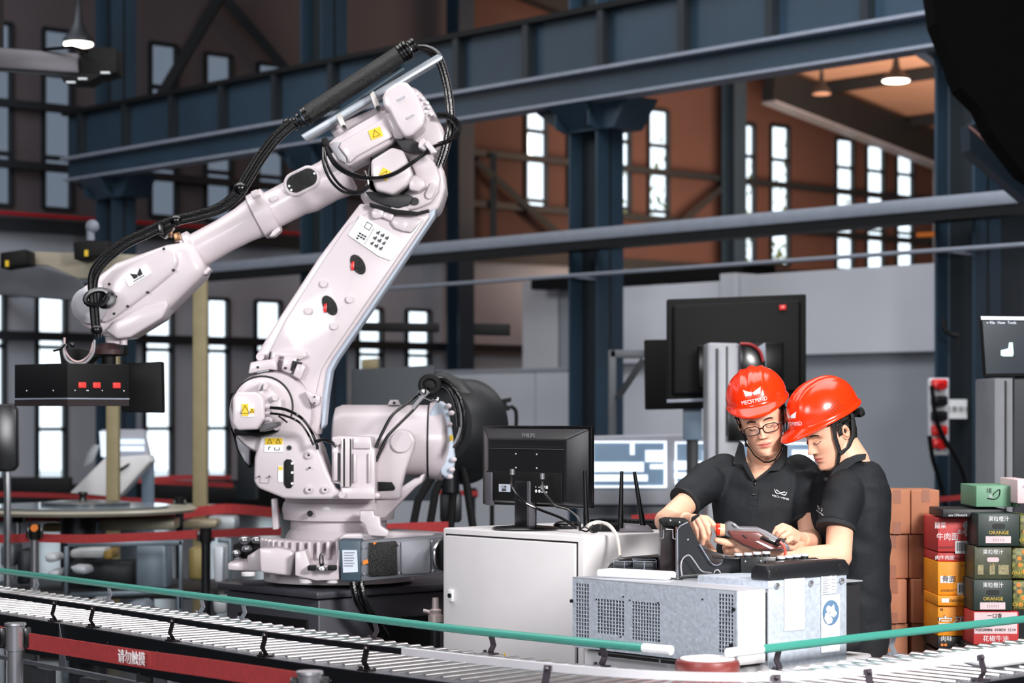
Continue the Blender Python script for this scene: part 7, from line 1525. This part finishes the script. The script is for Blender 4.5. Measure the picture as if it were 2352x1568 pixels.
# glasses
gl = bpy.data.objects.new('glasses', None); COL.objects.link(gl); gl.parent = p1; gl.matrix_parent_inverse = absmat(p1).inverted(); gl.location = M1 @ Vector((0, .1, 0))
def rimp(sx, s=1): return [M1 @ Vector((sx*.0335+.0265*s*math.copysign(abs(math.cos(t))**.7, math.cos(t)), .1035-.006*(abs(sx*.0335+.0265*math.cos(t))/.06)**2, -.008+.0155*s*math.copysign(abs(math.sin(t))**.75, math.sin(t)))) for t in [2*PI*k/32 for k in range(32)]]
b = MB()
for sx in (-1, 1): b.tube(rimp(sx), .0017, 6, closed=True)
b.tube([M1 @ Vector(p) for p in ((-.007, .1035, -.004), (0, .106, -.002), (.007, .1035, -.004))], .0019, 6)
for sx in (-1, 1): b.tube([M1 @ Vector(p) for p in ((sx*.06, .098, -.002), (sx*.0725, .085, -.001), (sx*.076, .03, 0), (sx*.077, -.01, .002))], .0021, 6)
b.build('glasses_frame', black_gloss, gl)
b = MB()
for sx in (-1, 1): b.bm.faces.new([b.bm.verts.new(p) for p in rimp(sx, .98)])
b.build('lens', glass_m, gl, smooth=False)
# ---- right man
arms2 = []
chain([(1944, 1132, 7.58), (1930, 1200, 7.46), (1926, 1278, 7.38)], .048, .045, arms2); chain([(1926, 1278, 7.38), (1850, 1279, 7.33), (1738, 1264, 7.27)], .046, .028, arms2)
chain([(1925, 1135, 7.80), (1900, 1210, 7.86), (1850, 1262, 7.72)], .045, .038, arms2); chain([(1850, 1262, 7.72), (1800, 1262, 7.5), (1770, 1258, 7.4)], .04, .028, arms2)
hd2 = []
for k in ((1694, 1252, 7.25), (1692, 1262, 7.24), (1694, 1270, 7.25), (1698, 1277, 7.27)): chain([(1738, 1264, 7.27), (1715, 1262, 7.26), k], .024, .012, hd2)
chain([(1718, 1255, 7.25), (1692, 1246, 7.24), (1668, 1246, 7.22), (1647, 1240, 7.21)], .019, .0105, hd2)
chain([(1692, 1262, 7.24), (1676, 1270, 7.27), (1668, 1268, 7.29), (1664, 1258, 7.29)], .011, .0085, hd2)
chain([(1694, 1270, 7.25), (1682, 1280, 7.27), (1672, 1282, 7.29), (1668, 1272, 7.3)], .011, .0085, hd2)
chain([(1698, 1277, 7.27), (1688, 1287, 7.29), (1680, 1288, 7.3), (1676, 1280, 7.31)], .0105, .008, hd2)
chain([(1694, 1252, 7.25), (1678, 1256, 7.28), (1670, 1252, 7.3), (1668, 1244, 7.3)], .011, .0085, hd2)
for k in ((1752, 1252, 7.34), (1750, 1260, 7.34), (1754, 1268, 7.35)): chain([(1770, 1258, 7.4), k, (k[0]-14, k[1]-4, 7.31)], .02, .009, hd2)
fw2 = (-.906, -.423)
a2_ = math.atan2(fw2[1], fw2[0])-PI/2
tor2 = [((1955, 1062, 7.66),), ((1962, 1056, 7.66), .066, .058), ((1962, 1066, 7.66), .10, .072), ((1958, 1086, 7.66), .14, .092), ((1955, 1112, 7.66), .165, .108), ((1952, 1160, 7.66), .172, .118), ((1950, 1230, 7.66), .168, .122), ((1950, 1320, 7.66), .165, .12), ((1950, 1410, 7.66), .17, .122), ((1950, 1452, 7.66), .172, .122)]
sh2 = [('c', W(1956, 1118, 7.6), .07, W(1942, 1128, 7.54), .07), ('k', W(1942, 1122, 7.54), .073, W(1919, 1214, 7.44), .066), ('c', W(1945, 1120, 7.76), .06, W(1928, 1132, 7.8), .06), ('k', W(1926, 1130, 7.8), .062, W(1905, 1200, 7.86), .058)]
p2, M2, t2_ = person('right man in red safety helmet and black polo shirt bending towards the pendant', W(1906, 990, 7.66), fw2, math.radians(25), math.radians(0), tor2, a2_, arms2, sh2, None, legs(1952, 7.66, a2_, None), (hd2,), loc=W(1952, 950, 7.66)-ZUP*1.6, hel=(.058, .126))
shirtlogo(p2, t2_, 1883, 1170, .9, .3, sx=.45)
ringat(W(1919, 1214, 7.44), W(1916, 1232, 7.43), .066, p2)
zf2 = lambda x, y: 7.56+((x-1950)/60)**2*.02
for P in ([(1990, 1042), (1988, 1055), (1966, 1062), (1935, 1085), (1915, 1108), (1903, 1100), (1915, 1078), (1945, 1054), (1970, 1044)], [(1903, 1098), (1912, 1106), (1903, 1108), (1892, 1103), (1895, 1095)]): zpoly(P, zf2, .04).build('collar', shirt_edge, p2)
